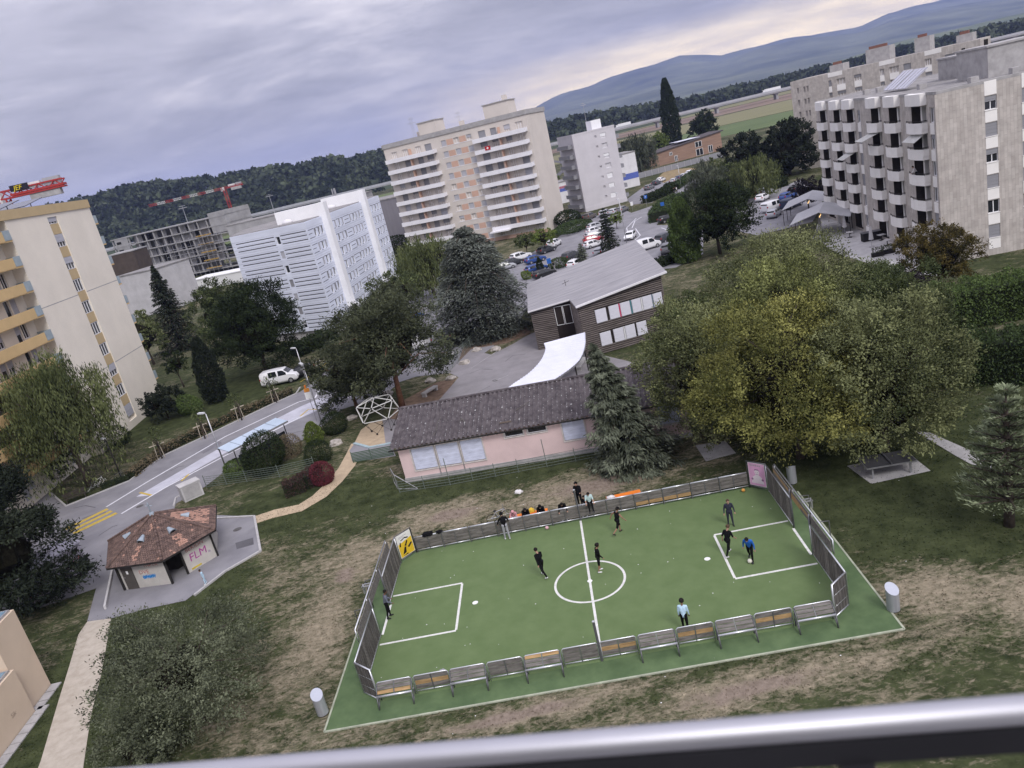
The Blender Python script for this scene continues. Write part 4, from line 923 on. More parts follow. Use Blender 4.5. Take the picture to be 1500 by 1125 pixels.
# ---- curved covered walkway
M_canopy = mat('white_corrugated', (.62, .63, .72), .45, .05, 1)
cn = [(g(797, 503, 3.0), g(857, 487, 3.0)), (g(799, 512, 3.0), g(857, 505, 3.0)), (g(792, 528, 3.0), g(850, 525, 3.0)), (g(775, 546, 3.0), g(835, 540, 3.0)), (g(752, 562, 3.0), g(812, 556, 3.0)), (g(738, 573, 3.0), g(798, 566, 3.0)), (g(728, 583, 3.0), g(790, 578, 3.0))]
Cn = empty('covered_walkway', (cn[3][0].x, cn[3][0].y, 0), 0, 'curved white corrugated canopy leading from the timber school to the pavilion', 'canopy')
b = MB(); o3 = Vector((cn[3][0].x, cn[3][0].y, 0)); rows_ = []
def cr_i(lst, t):
    i = min(int(t), len(lst) - 2); f = t - i; p = [lst[max(0, min(len(lst) - 1, i + k))] for k in (-1, 0, 1, 2)]
    return .5 * ((2 * p[1]) + (p[2] - p[0]) * f + (2 * p[0] - 5 * p[1] + 4 * p[2] - p[3]) * f * f + (3 * p[1] - p[0] - 3 * p[2] + p[3]) * f ** 3)
NS = 150
for i in range(NS + 1):
    t = (len(cn) - 1) * i / NS; a_ = cr_i([c[0] for c in cn], t) - o3; c_ = cr_i([c[1] for c in cn], t) - o3
    rows_.append((a_ + Vector((0, 0, .03 * math.cos(i * 1.57))), c_ + Vector((0, 0, .03 * math.cos(i * 1.57)))))
b.add([tuple(p) for r in rows_ for p in r], [(2 * i, 2 * i + 1, 2 * i + 3, 2 * i + 2) for i in range(NS)]); b.build('roof', M_canopy, Cn)
b = MB(); [b.beam(rows_[i][k] - Vector((0, 0, .09)), rows_[i + 6][k] - Vector((0, 0, .09)), .06, .14) for i in range(0, NS - 5, 6) for k in (0, 1)]; b.build('edge_beam', M_metal, Cn)
for i in (20, 60, 95, 130):
    for k in (0, 1):
        p = rows_[i][k].lerp(rows_[i][1 - k], .06); MB().tube([(p.x, p.y, 0), (p.x, p.y, 2.9)], .06, 8).build('post', M_dark, Cn)
# ------------------------------------------------------------------ octagonal tiled hut
M_tile = mat('clay_tile', (.075, .053, .048), .9, .5, 3.4, .4, 20, col2=(.19, .128, .108), detail=6)
M_tileo = mat('new_clay_tile', (.36, .215, .165), .9, .2, 4)
M_hutw = mat('hut_render', (.80, .77, .72), .85, .06, 1.5, .1, 20)
M_zinc = mat('zinc', (.30, .35, .40), .5, .1, 3, metal=.3)
hc = (-26.75, 50.0); HZ = 2.05; AP = 4.05
eave = [(-29.48, 47.16), (-25.31, 46.28), (-22.63, 49.35), (-23.96, 53.79), (-27.4, 54.9), (-30.3, 53.6), (-31.43, 51.83)]
eave = [(x - hc[0], y - hc[1]) for x, y in eave]
Ht = empty('tiled_hut', (hc[0], hc[1], 0), 0, 'small many-sided hut with a clay tile roof and graffiti on its pale walls', 'hut')
wl = [(x * .86, y * .86) for x, y in eave]
n = len(eave)
# walls: one per side, the entrance gap left open
b = MB()
for i in range(n):
    if i == 1: continue
    p, q = Vector(wl[i]), Vector(wl[(i + 1) % n]); b.add([(p.x, p.y, 0), (q.x, q.y, 0), (q.x, q.y, HZ), (p.x, p.y, HZ)], [(0, 1, 2, 3), (3, 2, 1, 0)])
p, q = Vector(wl[1]), Vector(wl[2]); e0 = p.lerp(q, .34)
b.add([(e0.x, e0.y, 0), (q.x, q.y, 0), (q.x, q.y, HZ), (e0.x, e0.y, HZ)], [(0, 1, 2, 3), (3, 2, 1, 0)])
b.build('wall', M_hutw, Ht)
MB().prism([(x * .5 + .3, y * .5 + .4) for x, y in wl], .0, HZ).build('inner_room', M_dark, Ht)
p, q = Vector(wl[0]), Vector(wl[1]); d = (q - p).normalized(); nn = Vector((d.y, -d.x)); L01 = (q - p).length
def on_wall(i, x, z, out):
    p, q = Vector(wl[i]), Vector(wl[(i + 1) % n]); d = (q - p).normalized(); nn = Vector((d.y, -d.x)); r = p + d * x + nn * out; return Vector((r.x, r.y, z)), math.atan2(d.y, d.x)
pos, an = on_wall(0, .28, 0, .03); dr = MB().box(0, .85, -.03, .02, 0, HZ - .02).build('door', mat('dark_door', (.075, .068, .062), .7, .1), Ht, loc=pos, rz=an)
part('notice', M_paintc, dr, (.35, .5, -.036, -.03, 1.2, 1.45)); part('handle', M_metal, dr, (.08, .14, -.07, -.03, .95, 1.0))
for i in (0, 1, 2):
    pos, an = on_wall(i, 0, 0, .05); MB().box(-.07, .07, -.06, .06, 0, HZ).build('corner_post', M_dark, Ht, loc=pos, rz=an)
pos, an = on_wall(1, (Vector(wl[2]) - Vector(wl[1])).length * .34, 0, .03); MB().box(-.06, .06, -.06, .06, 0, HZ).build('door_post', M_dark, Ht, loc=pos, rz=an)
M_gm = mat('magenta_spray', (.36, .05, .26), .7, .1); M_gr = mat('red_spray', (.55, .24, .2), .7, .2); M_gb = mat('blue_spray', (.03, .22, .55), .7, .1); M_gy = mat('yellow_spray', (.55, .42, .05), .7)
def spray(i, x, z, s, size, m, tilt=0, shear=0):
    pos, an = on_wall(i, x, z, .012); return text(s, size, m, Ht, pos, (R_(90), R_(-tilt), an), 'graffiti', .003, shear)
L12 = (Vector(wl[2]) - Vector(wl[1])).length; L01 = (Vector(wl[1]) - Vector(wl[0])).length
spray(1, L12 * .46, .72, 'FLM', .78, M_gm, 0, .1); spray(1, L12 * .44, 1.48, 'BEKIDN', .4, M_gr); spray(1, L12 * .86, .62, 'is', .3, mat('violet_spray', (.3, .2, .4), .7))
spray(0, L01 * .42, 1.05, 'DVE', .42, M_gr); spray(0, L01 * .55, 1.55, 'TNPTA', .36, M_gr); 
for k, (dx, dz) in enumerate(((0, 0), (.05, .1), (-.03, .05))): spray(0, L01 * .46 + dx, .66 + dz, 'unum', .42, M_gb, 0, .2)
pos, an = on_wall(1, L12 * .44, .12, .012); MB().box(0, .75, -.003, .003, 0, .12).build('graffiti', M_gy, Ht, loc=pos, rz=an)
# roof: boarded underside, tiles in courses, hip tiles, dormer vents, finial
b = MB(); apex = (0.05, -.05, AP)
b.add([(x, y, HZ - .02) for x, y in eave] + [apex], [(i, (i + 1) % n, n) for i in range(n)]); b.add([(x, y, HZ - .08) for x, y in eave], [tuple(range(n - 1, -1, -1))])
roof = b.build('roof', M_dark, Ht)
tb = MB(); hb = MB(); r_ = random.Random(4)
patches = [(0, .40, .52, .04, .36), (1, .36, .56, .05, .34), (1, .1, .2, .62, .97), (0, .72, .82, .6, .97), (2, .2, .9, .1, .7)]
for i in range(n):
    a_, c_ = Vector(eave[i] + (HZ,)), Vector(eave[(i + 1) % n] + (HZ,)); ap = Vector(apex); mid = (a_ + c_) / 2; W_ = (c_ - a_).length; SL = (ap - mid).length
    nrm_ = (c_ - a_).cross(ap - a_).normalized(); up_ = (ap - mid).normalized(); rt = (c_ - a_).normalized(); rows = int(SL / .15)
    for k in range(rows):
        f = k / rows; wid = W_ * (1 - f); nt = max(1, int(wid / .17))
        L0 = a_.lerp(ap, f); tw = wid / nt
        for j in range(nt):
            o_ = L0 + rt * (tw * j) + nrm_ * (.028 + r_.uniform(-.006, .01)); v1 = rt * tw * .93; u_ = up_ * .185 - nrm_ * .03
            orange = any(s == i and x0 < (j + .5) / nt < x1 and f0 < f < f1 for s, x0, x1, f0, f1 in patches) or r_.random() < .02
            tb.cur = 1 if (orange and r_.random() < .8) else 0
            md = o_ + v1 * .5 + nrm_ * .022
            tb.add([o_, md, o_ + v1, o_ + v1 + u_, md + u_, o_ + u_, o_ - nrm_ * .02, o_ + v1 - nrm_ * .02], [(0, 1, 4, 5), (1, 2, 3, 4), (6, 7, 2, 1, 0)])
    e0, e1 = Vector(eave[i] + (HZ + .05,)), Vector(apex) + Vector((0, 0, .05)); m_ = int((e1 - e0).length / .3)
    for k in range(m_):
        q0 = e0.lerp(e1, k / m_); q1 = e0.lerp(e1, (k + 1.12) / m_); hb.tube([q0 + Vector((0, 0, .02)), q1], [.10, .075], 7)
o_ = tb.build('tiles', [M_tile, M_tileo], Ht); o_['kind'] = 'stuff'
o_ = hb.build('hip_tiles', M_tile, Ht); o_['kind'] = 'stuff'
q = MB()
for i in range(n): q.beam(Vector(eave[i] + (HZ - .05,)), Vector(eave[(i + 1) % n] + (HZ - .05,)), .09, .1)
q.build('gutter', M_dark, Ht)
for i, fx, fz_ in ((0, .47, .42), (1, .48, .40), (2, .5, .42), (6, .5, .4)):
    a_, c_ = Vector(eave[i] + (HZ,)), Vector(eave[(i + 1) % n] + (HZ,)); ap = Vector(apex); mid = a_.lerp(c_, fx); p_ = mid.lerp(ap, fz_); up_ = (ap - mid).normalized(); rt = (c_ - a_).normalized(); nm_ = rt.cross(up_)
    b = MB(); vs = []
    for t, s_ in ((0, 1.0), (.55, .35)):
        for k in range(7):
            an = math.pi * k / 6; vs.append(p_ + up_ * (t + .05) + rt * (.28 * s_ * math.cos(an)) + nm_ * (.05 + .26 * s_ * math.sin(an)))
    b.add(vs, [(k, k + 1, k + 8, k + 7) for k in range(6)] + [tuple(range(6, -1, -1))]); dv = b.build('dormer_vent', M_zinc, Ht)
    q = MB(); q.add([p_ + up_ * .045 + rt * (.2 * math.cos(math.pi * k / 6)) + nm_ * (.05 + .18 * math.sin(math.pi * k / 6)) for k in range(7)], [tuple(range(6, -1, -1))]); q.build('opening', M_dark, dv)
q = MB(); q.lathe([(.22, 0), (.16, .18), (.05, .22), (.04, .75), (.07, .8), (.02, 1.0)], 10, (apex[0], apex[1], AP - .03)); q.tube([(apex[0] - .22, apex[1], AP + .72), (apex[0] + .22, apex[1] + .05, AP + .62)], .025, 6); q.build('finial', M_zinc, Ht)
MB().beam(g(155, 893) + Vector((0, 0, .12)), g(166, 838) + Vector((0, 0, .12)), .14, .3).build('low_wall', M_conc_l)
tag(bpy.data.objects['low_wall'], 'low pale concrete edging wall beside the tiled hut', 'wall')
# ------------------------------------------------------------------ graffitied trailer, by the dark pine
tp = g(105, 868); 
Tr = empty('site_trailer', (-35.6, 49.9, 0), R_(66), 'grey market trailer covered in red graffiti, half hidden by the dark pine', 'trailer')
part('body', mat('trailer_grey', (.34, .32, .37), .6, .15, 2), Tr, (-2.6, 2.6, -1.15, 1.15, .5, 2.55)); part('roof', mat('trailer_roof', (.45, .44, .52), .5), Tr, (-2.68, 2.68, -1.22, 1.22, 2.55, 2.68))
part('skirt', M_dark, Tr, (-2.5, 2.5, -1.08, 1.08, .2, .5))
for x in (-1.1, 1.1):
    for s_ in (-1, 1):
        q = MB(); q.tube([(x, s_ * 1.02, .34), (x, s_ * 1.19, .34)], .34, 14); q.build('wheel', M_dark, Tr)
for i in range(5): part('vent', M_dark, Tr, (-2 + i * .95, -1.5 + i * .95, -1.17, -1.13, 2.0, 2.3))
for i, (x, z) in enumerate(((-2.2, 1.0), (-1.0, 1.4), (.4, .9), (1.4, 1.3))): text(['4A', 'XR', 'HE', 'AH'][i], .6, mat('trailer_spray', (.45, .13, .11), .7), Tr, (x, -1.16, z), (R_(90), 0, 0), 'graffiti', .003)
text('BR', .55, MATS['trailer_spray'], Tr, (-2.61, .7, 1.0), (R_(90), 0, R_(-90)), 'graffiti', .003)
# ------------------------------------------------------------------ bus shelter
bs = [g(318, 657, 2.7), g(334, 662, 2.7), g(421, 616, 2.7), g(404, 612, 2.7)]
bo = (bs[1] + bs[2]) / 2; Bs = empty('bus_shelter', (bo.x, bo.y, 0), 0, 'long bus shelter with a pale blue translucent roof beside the street', 'bus shelter')
off = Vector((bo.x, bo.y, 0)); q = [p - off for p in bs]
for k in range(5):
    f0, f1 = k / 5 + .006, (k + 1) / 5 - .006
    a_ = q[0].lerp(q[3], f0), q[0].lerp(q[3], f1), q[1].lerp(q[2], f1), q[1].lerp(q[2], f0)
    MB().prism([(p.x, p.y) for p in a_], 2.66, 2.72).build('roof_panel', mat('shelter_roof', (.46, .55, .66), .3, .05, 1, spec=.5), Bs)
b = MB(); b.beam(q[1] - Vector((0, 0, .08)), q[2] - Vector((0, 0, .08)), .1, .16); b.beam(q[0] - Vector((0, 0, .08)), q[3] - Vector((0, 0, .08)), .1, .16); b.build('frame', M_metal, Bs)
for f in (.08, .36, .64, .92):
    p = q[1].lerp(q[2], f); MB().tube([(p.x, p.y, 0), (p.x, p.y, 2.6)], .05, 8).build('post', M_dark, Bs)
b = MB(); b.beam(q[1].lerp(q[2], .12) - Vector((0, 0, 1.6)), q[1].lerp(q[2], .9) - Vector((0, 0, 1.6)), .03, 1.7); b.build('back_panel', M_glass, Bs)
b = MB(); b.beam(q[1].lerp(q[2], .5).lerp(q[0], .12) - Vector((0, 0, 2.25)), q[1].lerp(q[2], .8).lerp(q[3], .12) - Vector((0, 0, 2.25)), .4, .06); b.build('bench', M_conc, Bs)
# concrete utility block
u = g(283, 728); U = empty('utility_block', (u.x, u.y, 0), R_(36), 'white concrete utility block at the end of the fence by the street', 'cabinet')
part('body', M_conc_l, U, (-.85, .85, -.55, .55, 0, 1.35)); part('lid', M_conc_l, U, (-.9, .9, -.6, .6, 1.35, 1.45)); part('door', M_conc, U, (-.7, .7, -.58, -.553, .15, 1.25))
# ------------------------------------------------------------------ neighbouring beige wing, seen at the frame's lower left
M_beige = mat('beige_render', (.58, .47, .36), .85, .05, .5, .12, 25)
Bw = empty('beige_annex', (-29.6, 38.3, 0), R_(90), 'blank beige wall of a neighbouring house with roof windows', 'building')
part('wall', M_beige, Bw, (-9, -2.64, -.57, 6, 0, 2.78)); part('tall_wall', M_beige, Bw, (-2.64, -.4, -.27, 6, 0, 5.1))
for x0, x1, y0, z in ((-2.5, -.55, -.15, 5.12), (-8, -2.8, -.45, 2.8)):
    q = MB().box(x0, x1, y0, y0 + 2.2, z - .02, z + .1).build('roof_window', M_metal, Bw); part('pane', mat('roof_glass', (.16, .24, .30), .15), q, (x0 + .12, x1 - .12, y0 + .12, y0 + 2.1, z + .1, z + .115))
text('Sik', .34, mat('faint_pencil', (.36, .29, .23), .8), Bw, (-4.2, -.578, .9), (R_(90), 0, 0), 'graffiti', .002)
for i in range(9): part('paving_stone', M_conc, Bw, (-8.6 + i * .70, -7.95 + i * .70, -1.2, -.62, 0, .06))
for i in range(3): part('paving_stone', M_conc, Bw, (-2.6 + i * .75, -1.92 + i * .75, -.9, -.32, 0, .06))

# ------------------------------------------------------------------ far buildings
M_site = mat('raw_concrete', (.33, .325, .33), .9, .15, .3)
c0, c1 = (-145.0, 322.0), (-89.0, 293.0)
Cs = empty('building_shell', (c0[0], c0[1], 0), dir_angle(c0, c1), 'unfinished concrete building shell with open floors on the construction site', 'building')
LC = math.dist(c0, c1); sf = 3.15; z0 = 1.0
for k in range(7): part('floor_slab', M_site, Cs, (0, LC, 0, 14, z0 + k * sf, z0 + k * sf + .38))
for k in range(6):
    for i in range(14):
        x = .3 + i * (LC - .8) / 13; part('column', M_site, Cs, (x, x + .4, .25, .7, z0 + k * sf + .38, z0 + (k + 1) * sf))
part('core_wall', M_site, Cs, (6, LC - 14, 6, 6.4, z0, z0 + 6 * sf)); part('end_wall', M_site, Cs, (2.0, 9.5, .1, .24, z0 + .4, z0 + 6 * sf)); part('end_wall', M_site, Cs, (LC - 8, LC, .1, 13.9, z0 + 4.2 * sf, z0 + 6.6 * sf))
for k in range(1, 6): part('opening', M_dark, Cs, (3, 5.6, .04, .11, z0 + k * sf + 1.1, z0 + k * sf + 2.1))
rr = random.Random(8)
for k in range(1, 6):
    for i in range(9):
        x = 11 + i * 5.2 + rr.uniform(-.5, .5); part('inner_wall', M_site if rr.random() < .85 else M_dark, Cs, (x, x + rr.uniform(2, 4.8), 2, 2.2, z0 + k * sf + .38, z0 + (k + 1) * sf))
for k in range(5): part('scaffold_deck', mat('yellow_formwork', (.45, .28, .06), .8), Cs, (LC - 16, LC - 9, -1.2, -.1, 2 + k * 3.1, 2.3 + k * 3.1))
sc_ = MB()
for i in range(14): sc_.tube([(LC - 34 + i * 2.4, -1.4, 0), (LC - 34 + i * 2.4, -1.4, 15)], .06, 4)
for k in range(6): sc_.tube([(LC - 34, -1.4, 2 + k * 2.4), (LC - 2.8, -1.4, 2 + k * 2.4)], .06, 4)
o_ = sc_.build('scaffold', M_metal, Cs)
def simple_house(name, label, loc, ang, w_, d_, h_, m, roofm=None, wins=(), cat='building', flat=True):
    o = empty(name, (loc[0], loc[1], 0), ang, label, cat)
    b = MB(); facade(b, 0, w_, 0, h_, [q for q in wins]); shell(b, 0, w_, 0, d_, 0, h_); b.build('wall', m, o)
    part('roof', roofm or M_roofg, o, (-.15, w_ + .15, -.15, d_ + .15, h_, h_ + .3))
    for q in wins: window(o, q[0], q[2], q[1] - q[0], q[3] - q[2], div=2)
    return o
simple_house('concrete_box', 'raw concrete building with a blank grey side wall beyond the cream block', (-97, 211), R_(-18), 13, 14, 11.5, mat('pale_raw_concrete', (.46, .45, .46), .9, .1, .4), wins=[(9, 10.2, 1, 2.4), (11, 12.2, 1, 2.4), (10, 11.3, 5.5, 7), (11.6, 12.6, 5.5, 7)])
simple_house('brown_box', 'tall brown boarded building behind the raw concrete one', (-103, 222), R_(0), 8, 10, 17.0, mat('brown_board', (.075, .06, .052), .9, .15, .6), M_site)
simple_house('dark_warehouse', 'grey warehouse between the striped block and the tower block', (-48, 246), R_(-18), 32, 22, 14.0, mat('grey_sheet', (.21, .20, .225), .7, .08, .4, stretch=(3, 3, .2)))
simple_house('concrete_hall', 'long raw concrete hall roof behind the striped block', (-80, 262), R_(-6), 46, 20, 16.5, M_site)
simple_house('site_tent', 'low white site building by the construction yard', (-92, 246), R_(-20), 24, 9, 3.2, M_paintc, M_paintc)
q = simple_house('blue_container', 'blue site container with a white square panel', (-66, 226), R_(-20), 7, 3, 6.0, mat('container_blue', (.03, .10, .33), .6)); part('white_panel', M_paintc, q, (1.8, 4.2, -.05, .02, 2.6, 4.6))
q = simple_house('striped_shop', 'white shop shed with a blue and red stripe left of the slim tower', (22.5, 246), R_(8), 10, 8, 6.5, M_white); part('red_stripe', mat('stripe_red', (.40, .16, .20), .7), q, (0, 10, -.03, .02, 4.6, 5.3)); part('blue_stripe', mat('stripe_blue', (.10, .14, .42), .7), q, (0, 10, -.03, .02, 3.6, 4.55))
q = simple_house('striped_shop', 'white shop shed with a blue stripe right of the slim tower', (48.5, 246), R_(8), 6, 10, 10.5, M_white); part('blue_stripe', MATS['stripe_blue'], q, (0, 6, -.03, .02, 2.6, 4.4))
M_owood = mat('orange_timber', (.28, .185, .14), .85, .15, .6, stretch=(.3, .3, 4))
Og = empty('timber_clubhouse', (72, 304, 0), R_(12), 'long orange timber clubhouse in front of the poplar', 'building')
b = MB(); b.prism([(0, 0), (32, 0), (33, 11), (0, 11)], 0, 4.6); b.build('wall', M_owood, Og)
q = MB(); q.add([(-.4, -.4, 4.9), (33.2, -.4, 7.6), (33.6, 11.4, 7.6), (-.4, 11.4, 4.9), (-.4, -.4, 4.5), (33.2, -.4, 7.2), (33.6, 11.4, 7.2), (-.4, 11.4, 4.5)], [(0, 1, 2, 3), (7, 6, 5, 4), (0, 4, 5, 1), (1, 5, 6, 2), (2, 6, 7, 3), (3, 7, 4, 0)]); q.build('roof', M_corr, Og)
b = MB(); b.add([(0, -.02, 4.5), (32, -.02, 4.5), (32, -.02, 7.2), (0, -.02, 4.6)], [(0, 1, 2, 3)]); b.build('gable', M_owood, Og)
for x, z, w_, h_ in ((9, 3.0, 1, 1), (20.5, 3.6, 2.6, 1.9), (20.5, .3, 2.8, 2.4), (11, .3, 1, 2), (26, .3, 1.6, 2.6)):
    f_ = part('window', M_wframe, Og, (x - .15, x + w_ + .15, -.06, -.03, z - .1, z + h_ + .1)); part('pane', M_glass, f_, (x, x + w_ / 2 - .1, -.1, -.06, z, z + h_), (x + w_ / 2 + .1, x + w_, -.1, -.06, z, z + h_))
part('roof_light', M_canopy, Og, (14, 24, 2, 9, 6.95, 7.05)).rotation_euler = (0, 0, 0)
fz_ = MB(); 
Fn = empty('panel_fence', (52, 268, 0), R_(14), 'long grey panel fence in front of the orange clubhouse', 'fence')
for i in range(16): part('panel', M_shutd, Fn, (i * 2.6, i * 2.6 + 2.45, 0, .08, .1, 2.0)); part('post', M_metal, Fn, (i * 2.6 + 2.46, i * 2.6 + 2.58, -.02, .1, 0, 2.1))
dg = sheet('dry_grass', [(962, 262), (975, 250), (1010, 246), (1030, 248), (1000, 256), (972, 268)], .05, mat('straw', (.24, .185, .105), .95, .2, .6))
# viaduct
M_via = mat('viaduct_concrete', (.33, .33, .34), .85, .1, .1)
Vd = empty('viaduct', (0, 800, 0), R_(0), 'long low road viaduct crossing the plain', 'viaduct')
b = MB(); b.box(-560, 1250, 0, 11, 6.3, 8.2); b.build('deck', M_via, Vd)
part('noise_barrier', mat('barrier_pale', (.44, .45, .48), .6, .08, .1), Vd, (-560, 1250, -.25, -.02, 7.6, 9.6)); part('rail', M_metal, Vd, (-560, 1250, -.35, -.26, 9.0, 9.2))
for i in range(30):
    x = -540 + i * 62; part('pier', M_via, Vd, (x, x + 2.2, 2, 9, 0, 6.3)); part('pier_head', M_via, Vd, (x - 1.6, x + 3.8, 1, 10, 5.2, 6.28))
for x, ln_, lab in ((165, 13, 'white lorry driving on the viaduct near the poplar'), (318, 16, 'white lorry driving on the viaduct beside the stone block')):
    q = empty('lorry', (x, 804, 8.2), 0, lab, 'lorry'); part('trailer', M_paintc, q, (0, ln_, -1.25, 1.25, 1.0, 3.9)); part('cab', M_paintc, q, (-2.4, -.3, -1.2, 1.2, .6, 3.2)); part('windscreen', M_glass, q, (-2.45, -2.39, -1, 1, 1.9, 2.9))
    for wx in (-1.6, 4, ln_ - 2, ln_ - 3.3): MB().tube([(wx, -1.26, .5), (wx, -1.0, .5)], .5, 10).build('wheel', M_dark, q)
# ------------------------------------------------------------------ tower cranes
M_cred = mat('crane_red', (.36, .045, .045), .5, .08); M_cwht = mat('crane_white', (.66, .66, .66), .5)
def lattice(b, a, c, wd, n, r, up=(0, 0, 1)):
    a = Vector(a); c = Vector(c); d = (c - a).normalized(); s1 = d.cross(Vector(up)).normalized() * wd / 2; s2 = s1.cross(d).normalized() * wd / 2
    cor = [s1 + s2, s1 - s2, -s1 - s2, -s1 + s2]
    for o_ in cor: b.beam(a + o_, c + o_, r * 2, r * 2)
    for i in range(n):
        p, q = a.lerp(c, i / n), a.lerp(c, (i + 1) / n)
        for j in range(4):
            o1, o2 = cor[j], cor[(j + 1) % 4]; b.beam(p + (o1 if i % 2 else o2), q + (o2 if i % 2 else o1), r * 1.2, r * 1.2)
def crane(loc, hd, h_, jib, cjib, wd, label, parts):
    K = empty('tower_crane', (loc[0], loc[1], 0), hd, label, 'crane')
    b = MB(); lattice(b, (0, 0, 0), (0, 0, h_), wd, int(h_ / wd), wd * .06, up=(0, 1, 0)); b.build('mast', M_cred, K)
    b = MB(); lattice(b, (0, 0, h_ + .8), (-cjib, 0, h_ + .8), wd * .7, 8, wd * .07); b.box(-cjib, -wd, -wd * .45, wd * .45, h_ + .35, h_ + .75); cj = b.build('counter_jib', M_cred, K)
    part('counterweight', M_conc, K, (-cjib + 1, -cjib + 6.5, -.6, .6, h_ - 1.1, h_ + .4)); part('winch', M_metal, K, (-cjib + .5, -cjib + 3.5, -.5, .5, h_ + .9, h_ + 2.2)); part('machinery', M_cwht, K, (-cjib + 4, -cjib + 7.5, -.55, .55, h_ + 1.0, h_ + 2.0))
    nseg = 9
    for i in range(nseg):
        b = MB(); lattice(b, (1 + (jib - 1) * i / nseg, 0, h_ + .8), (1 + (jib - 1) * (i + 1) / nseg, 0, h_ + .8), wd * .75, 6, wd * .055); b.build('jib_section', M_cred if i % 2 == 0 else M_cwht, K)
    part('cab', M_cwht, K, (.4, 2.2, -1.9, -.7, h_ - .6, h_ + 1.4)); 
    b = MB(); b.tube([(jib * .3, 0, h_ + .3), (jib * .3, 0, h_ * .45)], .06, 4); b.build('hoist_cable', M_dark, K)
    return K
c1p = g(3, 262, 33.5)
K1 = crane((-84, 151), R_(186), 33.0, 42, 11.5, 1.9, 'red tower crane with a yellow-lettered black banner behind the cream block', None)
bn = MB().box(-5.6, -2.3, -1.02, -.96, 34.0, 35.1).build('banner', mat('banner_black', (.02, .02, .03), .6), K1)
text('JEF', 1.2, mat('banner_yellow', (.72, .55, .02), .6, .03), bn, (-5.0, -1.05, 34.15), (R_(90), 0, 0), 'lettering', .02, .25)
bn2 = MB().box(-5.6, -2.3, .96, 1.02, 34.0, 35.1).build('banner', MATS['banner_black'], K1); text('JEF', 1.2, MATS['banner_yellow'], bn2, (-2.9, 1.05, 34.15), (R_(90), 0, R_(180)), 'lettering', .02, .25)
K2 = crane((-123, 420), R_(181), 31.0, 40, 10, 1.35, 'red and white tower crane in front of the wooded hill', None)
# pylons and masts
for x, y, h_, lab in ((150, 900, 42, 'tall thin lattice mast on the plain right of the slim tower'), (-150, 620, 24, 'slender grey lamp mast standing before the wooded hill above the striped block'), (-196, 560, 30, 'slender lamp mast rising above the building shell')):
    q = empty('mast', (x, y, 0), 0, lab, 'mast'); b = MB(); b.tube([(0, 0, 0), (0, 0, h_)], [.55, .12], 5); b.build('pole', M_metal, q); part('crossarm', M_metal, q, (-3, 3, -.1, .1, h_ * .93, h_ * .945), (-2, 2, -.1, .1, h_ * .98, h_ * .99))
for x, y in ((-70, 1500), (20, 1700)):
    q = empty('pylon', (x, y, 45), 0, 'thin lattice pylon on the wooded ridge, ' + ('left one' if x < 0 else 'right one') + ' of two', 'pylon'); b = MB(); lattice(b, (0, 0, 0), (0, 0, 55), 3.5, 12, .12, up=(0, 1, 0)); b.box(-8, 8, -.2, .2, 44, 44.6); b.box(-6, 6, -.2, .2, 51, 51.6); b.build('lattice', M_metal, q)
# ------------------------------------------------------------------ wooded hill, far woods, mountains
M_hill = mat('hill_ground', (.05, .065, .035), .95, .3, .01)
def terrain(name, m, xs, ys, hf, kind='structure'):
    V = []; nx, ny = len(xs), len(ys)
    for y in ys:
        for x in xs: V.append((x, y, hf(x, y)))
    F = [(j * nx + i, j * nx + i + 1, (j + 1) * nx + i + 1, (j + 1) * nx + i) for j in range(ny - 1) for i in range(nx - 1)]
    b = MB(); b.v = V; b.f = F; b.mi = [0] * len(F); o = b.build(name, m, smooth=True); o['kind'] = kind; return o
def lerp_tab(tab, x):
    if x <= tab[0][0]: return tab[0][1]
    for (x0, y0), (x1, y1) in zip(tab, tab[1:]):
        if x <= x1: return y0 + (y1 - y0) * (x - x0) / (x1 - x0)
    return tab[-1][1]
ridge = [(-1500, 50), (-700, 56), (-456, 64), (-395, 65), (-345, 58), (-288, 47), (-227, 44), (-159, 39), (-91, 31), (0, 24), (150, 14), (300, 2), (600, 0)]
def hill_h(x, y):
    xr = x * 1000 / max(y, 300); base = 900 if x < -100 else 900
    f = min(1, max(0, (y - 880) / 260)); f = f * f * (3 - 2 * f); bk = 1 - .5 * min(1, max(0, (y - 1250) / 900))
    return -1 + f * bk * (lerp_tab(ridge, xr) + 7 * noise.noise(Vector((x * .004, y * .004, 3))))
terrain('hill', M_hill, [(-1700 + i * 50) for i in range(50)], [860 + i * 30 for i in range(14)] + [1300 + i * 120 for i in range(8)], hill_h)
def forest(name, label, pts, leaf, seed, size=(11, 17), cards=56):
    rng = np.random.default_rng(seed); Vs = []; Ts = []
    P = np.array(pts); n = len(P); hh = rng.uniform(*size, n); ww = hh * rng.uniform(.38, .6, n)
    d = rng.normal(size=(n, cards, 3)); d /= np.linalg.norm(d, axis=2, keepdims=True); d[:, :, 2] = np.abs(d[:, :, 2]) * 1.15 - .35
    q = rng.uniform(.75, 1.08, (n, cards))
    C = P[:, None, :] + d * q[:, :, None] * np.stack([ww, ww, hh * .5], 1)[:, None, :]; C[:, :, 2] += (hh * .5)[:, None]
    C = C.reshape(-1, 3); D = rng.normal(size=C.shape)
    V = leaf_quads(C, D, np.repeat(ww, cards) * .62, np.repeat(ww, cards) * .46, rng)
    t = np.clip(np.repeat(rng.uniform(0, 1, n) ** 1.3, cards) + rng.normal(0, .12, n * cards), 0, 1)
    o = link(name, np_mesh(name, V.reshape(-1, 3), 4, LM[leaf], t)); tag(o, label, 'woodland', kind='stuff'); return o
rg2 = random.Random(9); pts = []
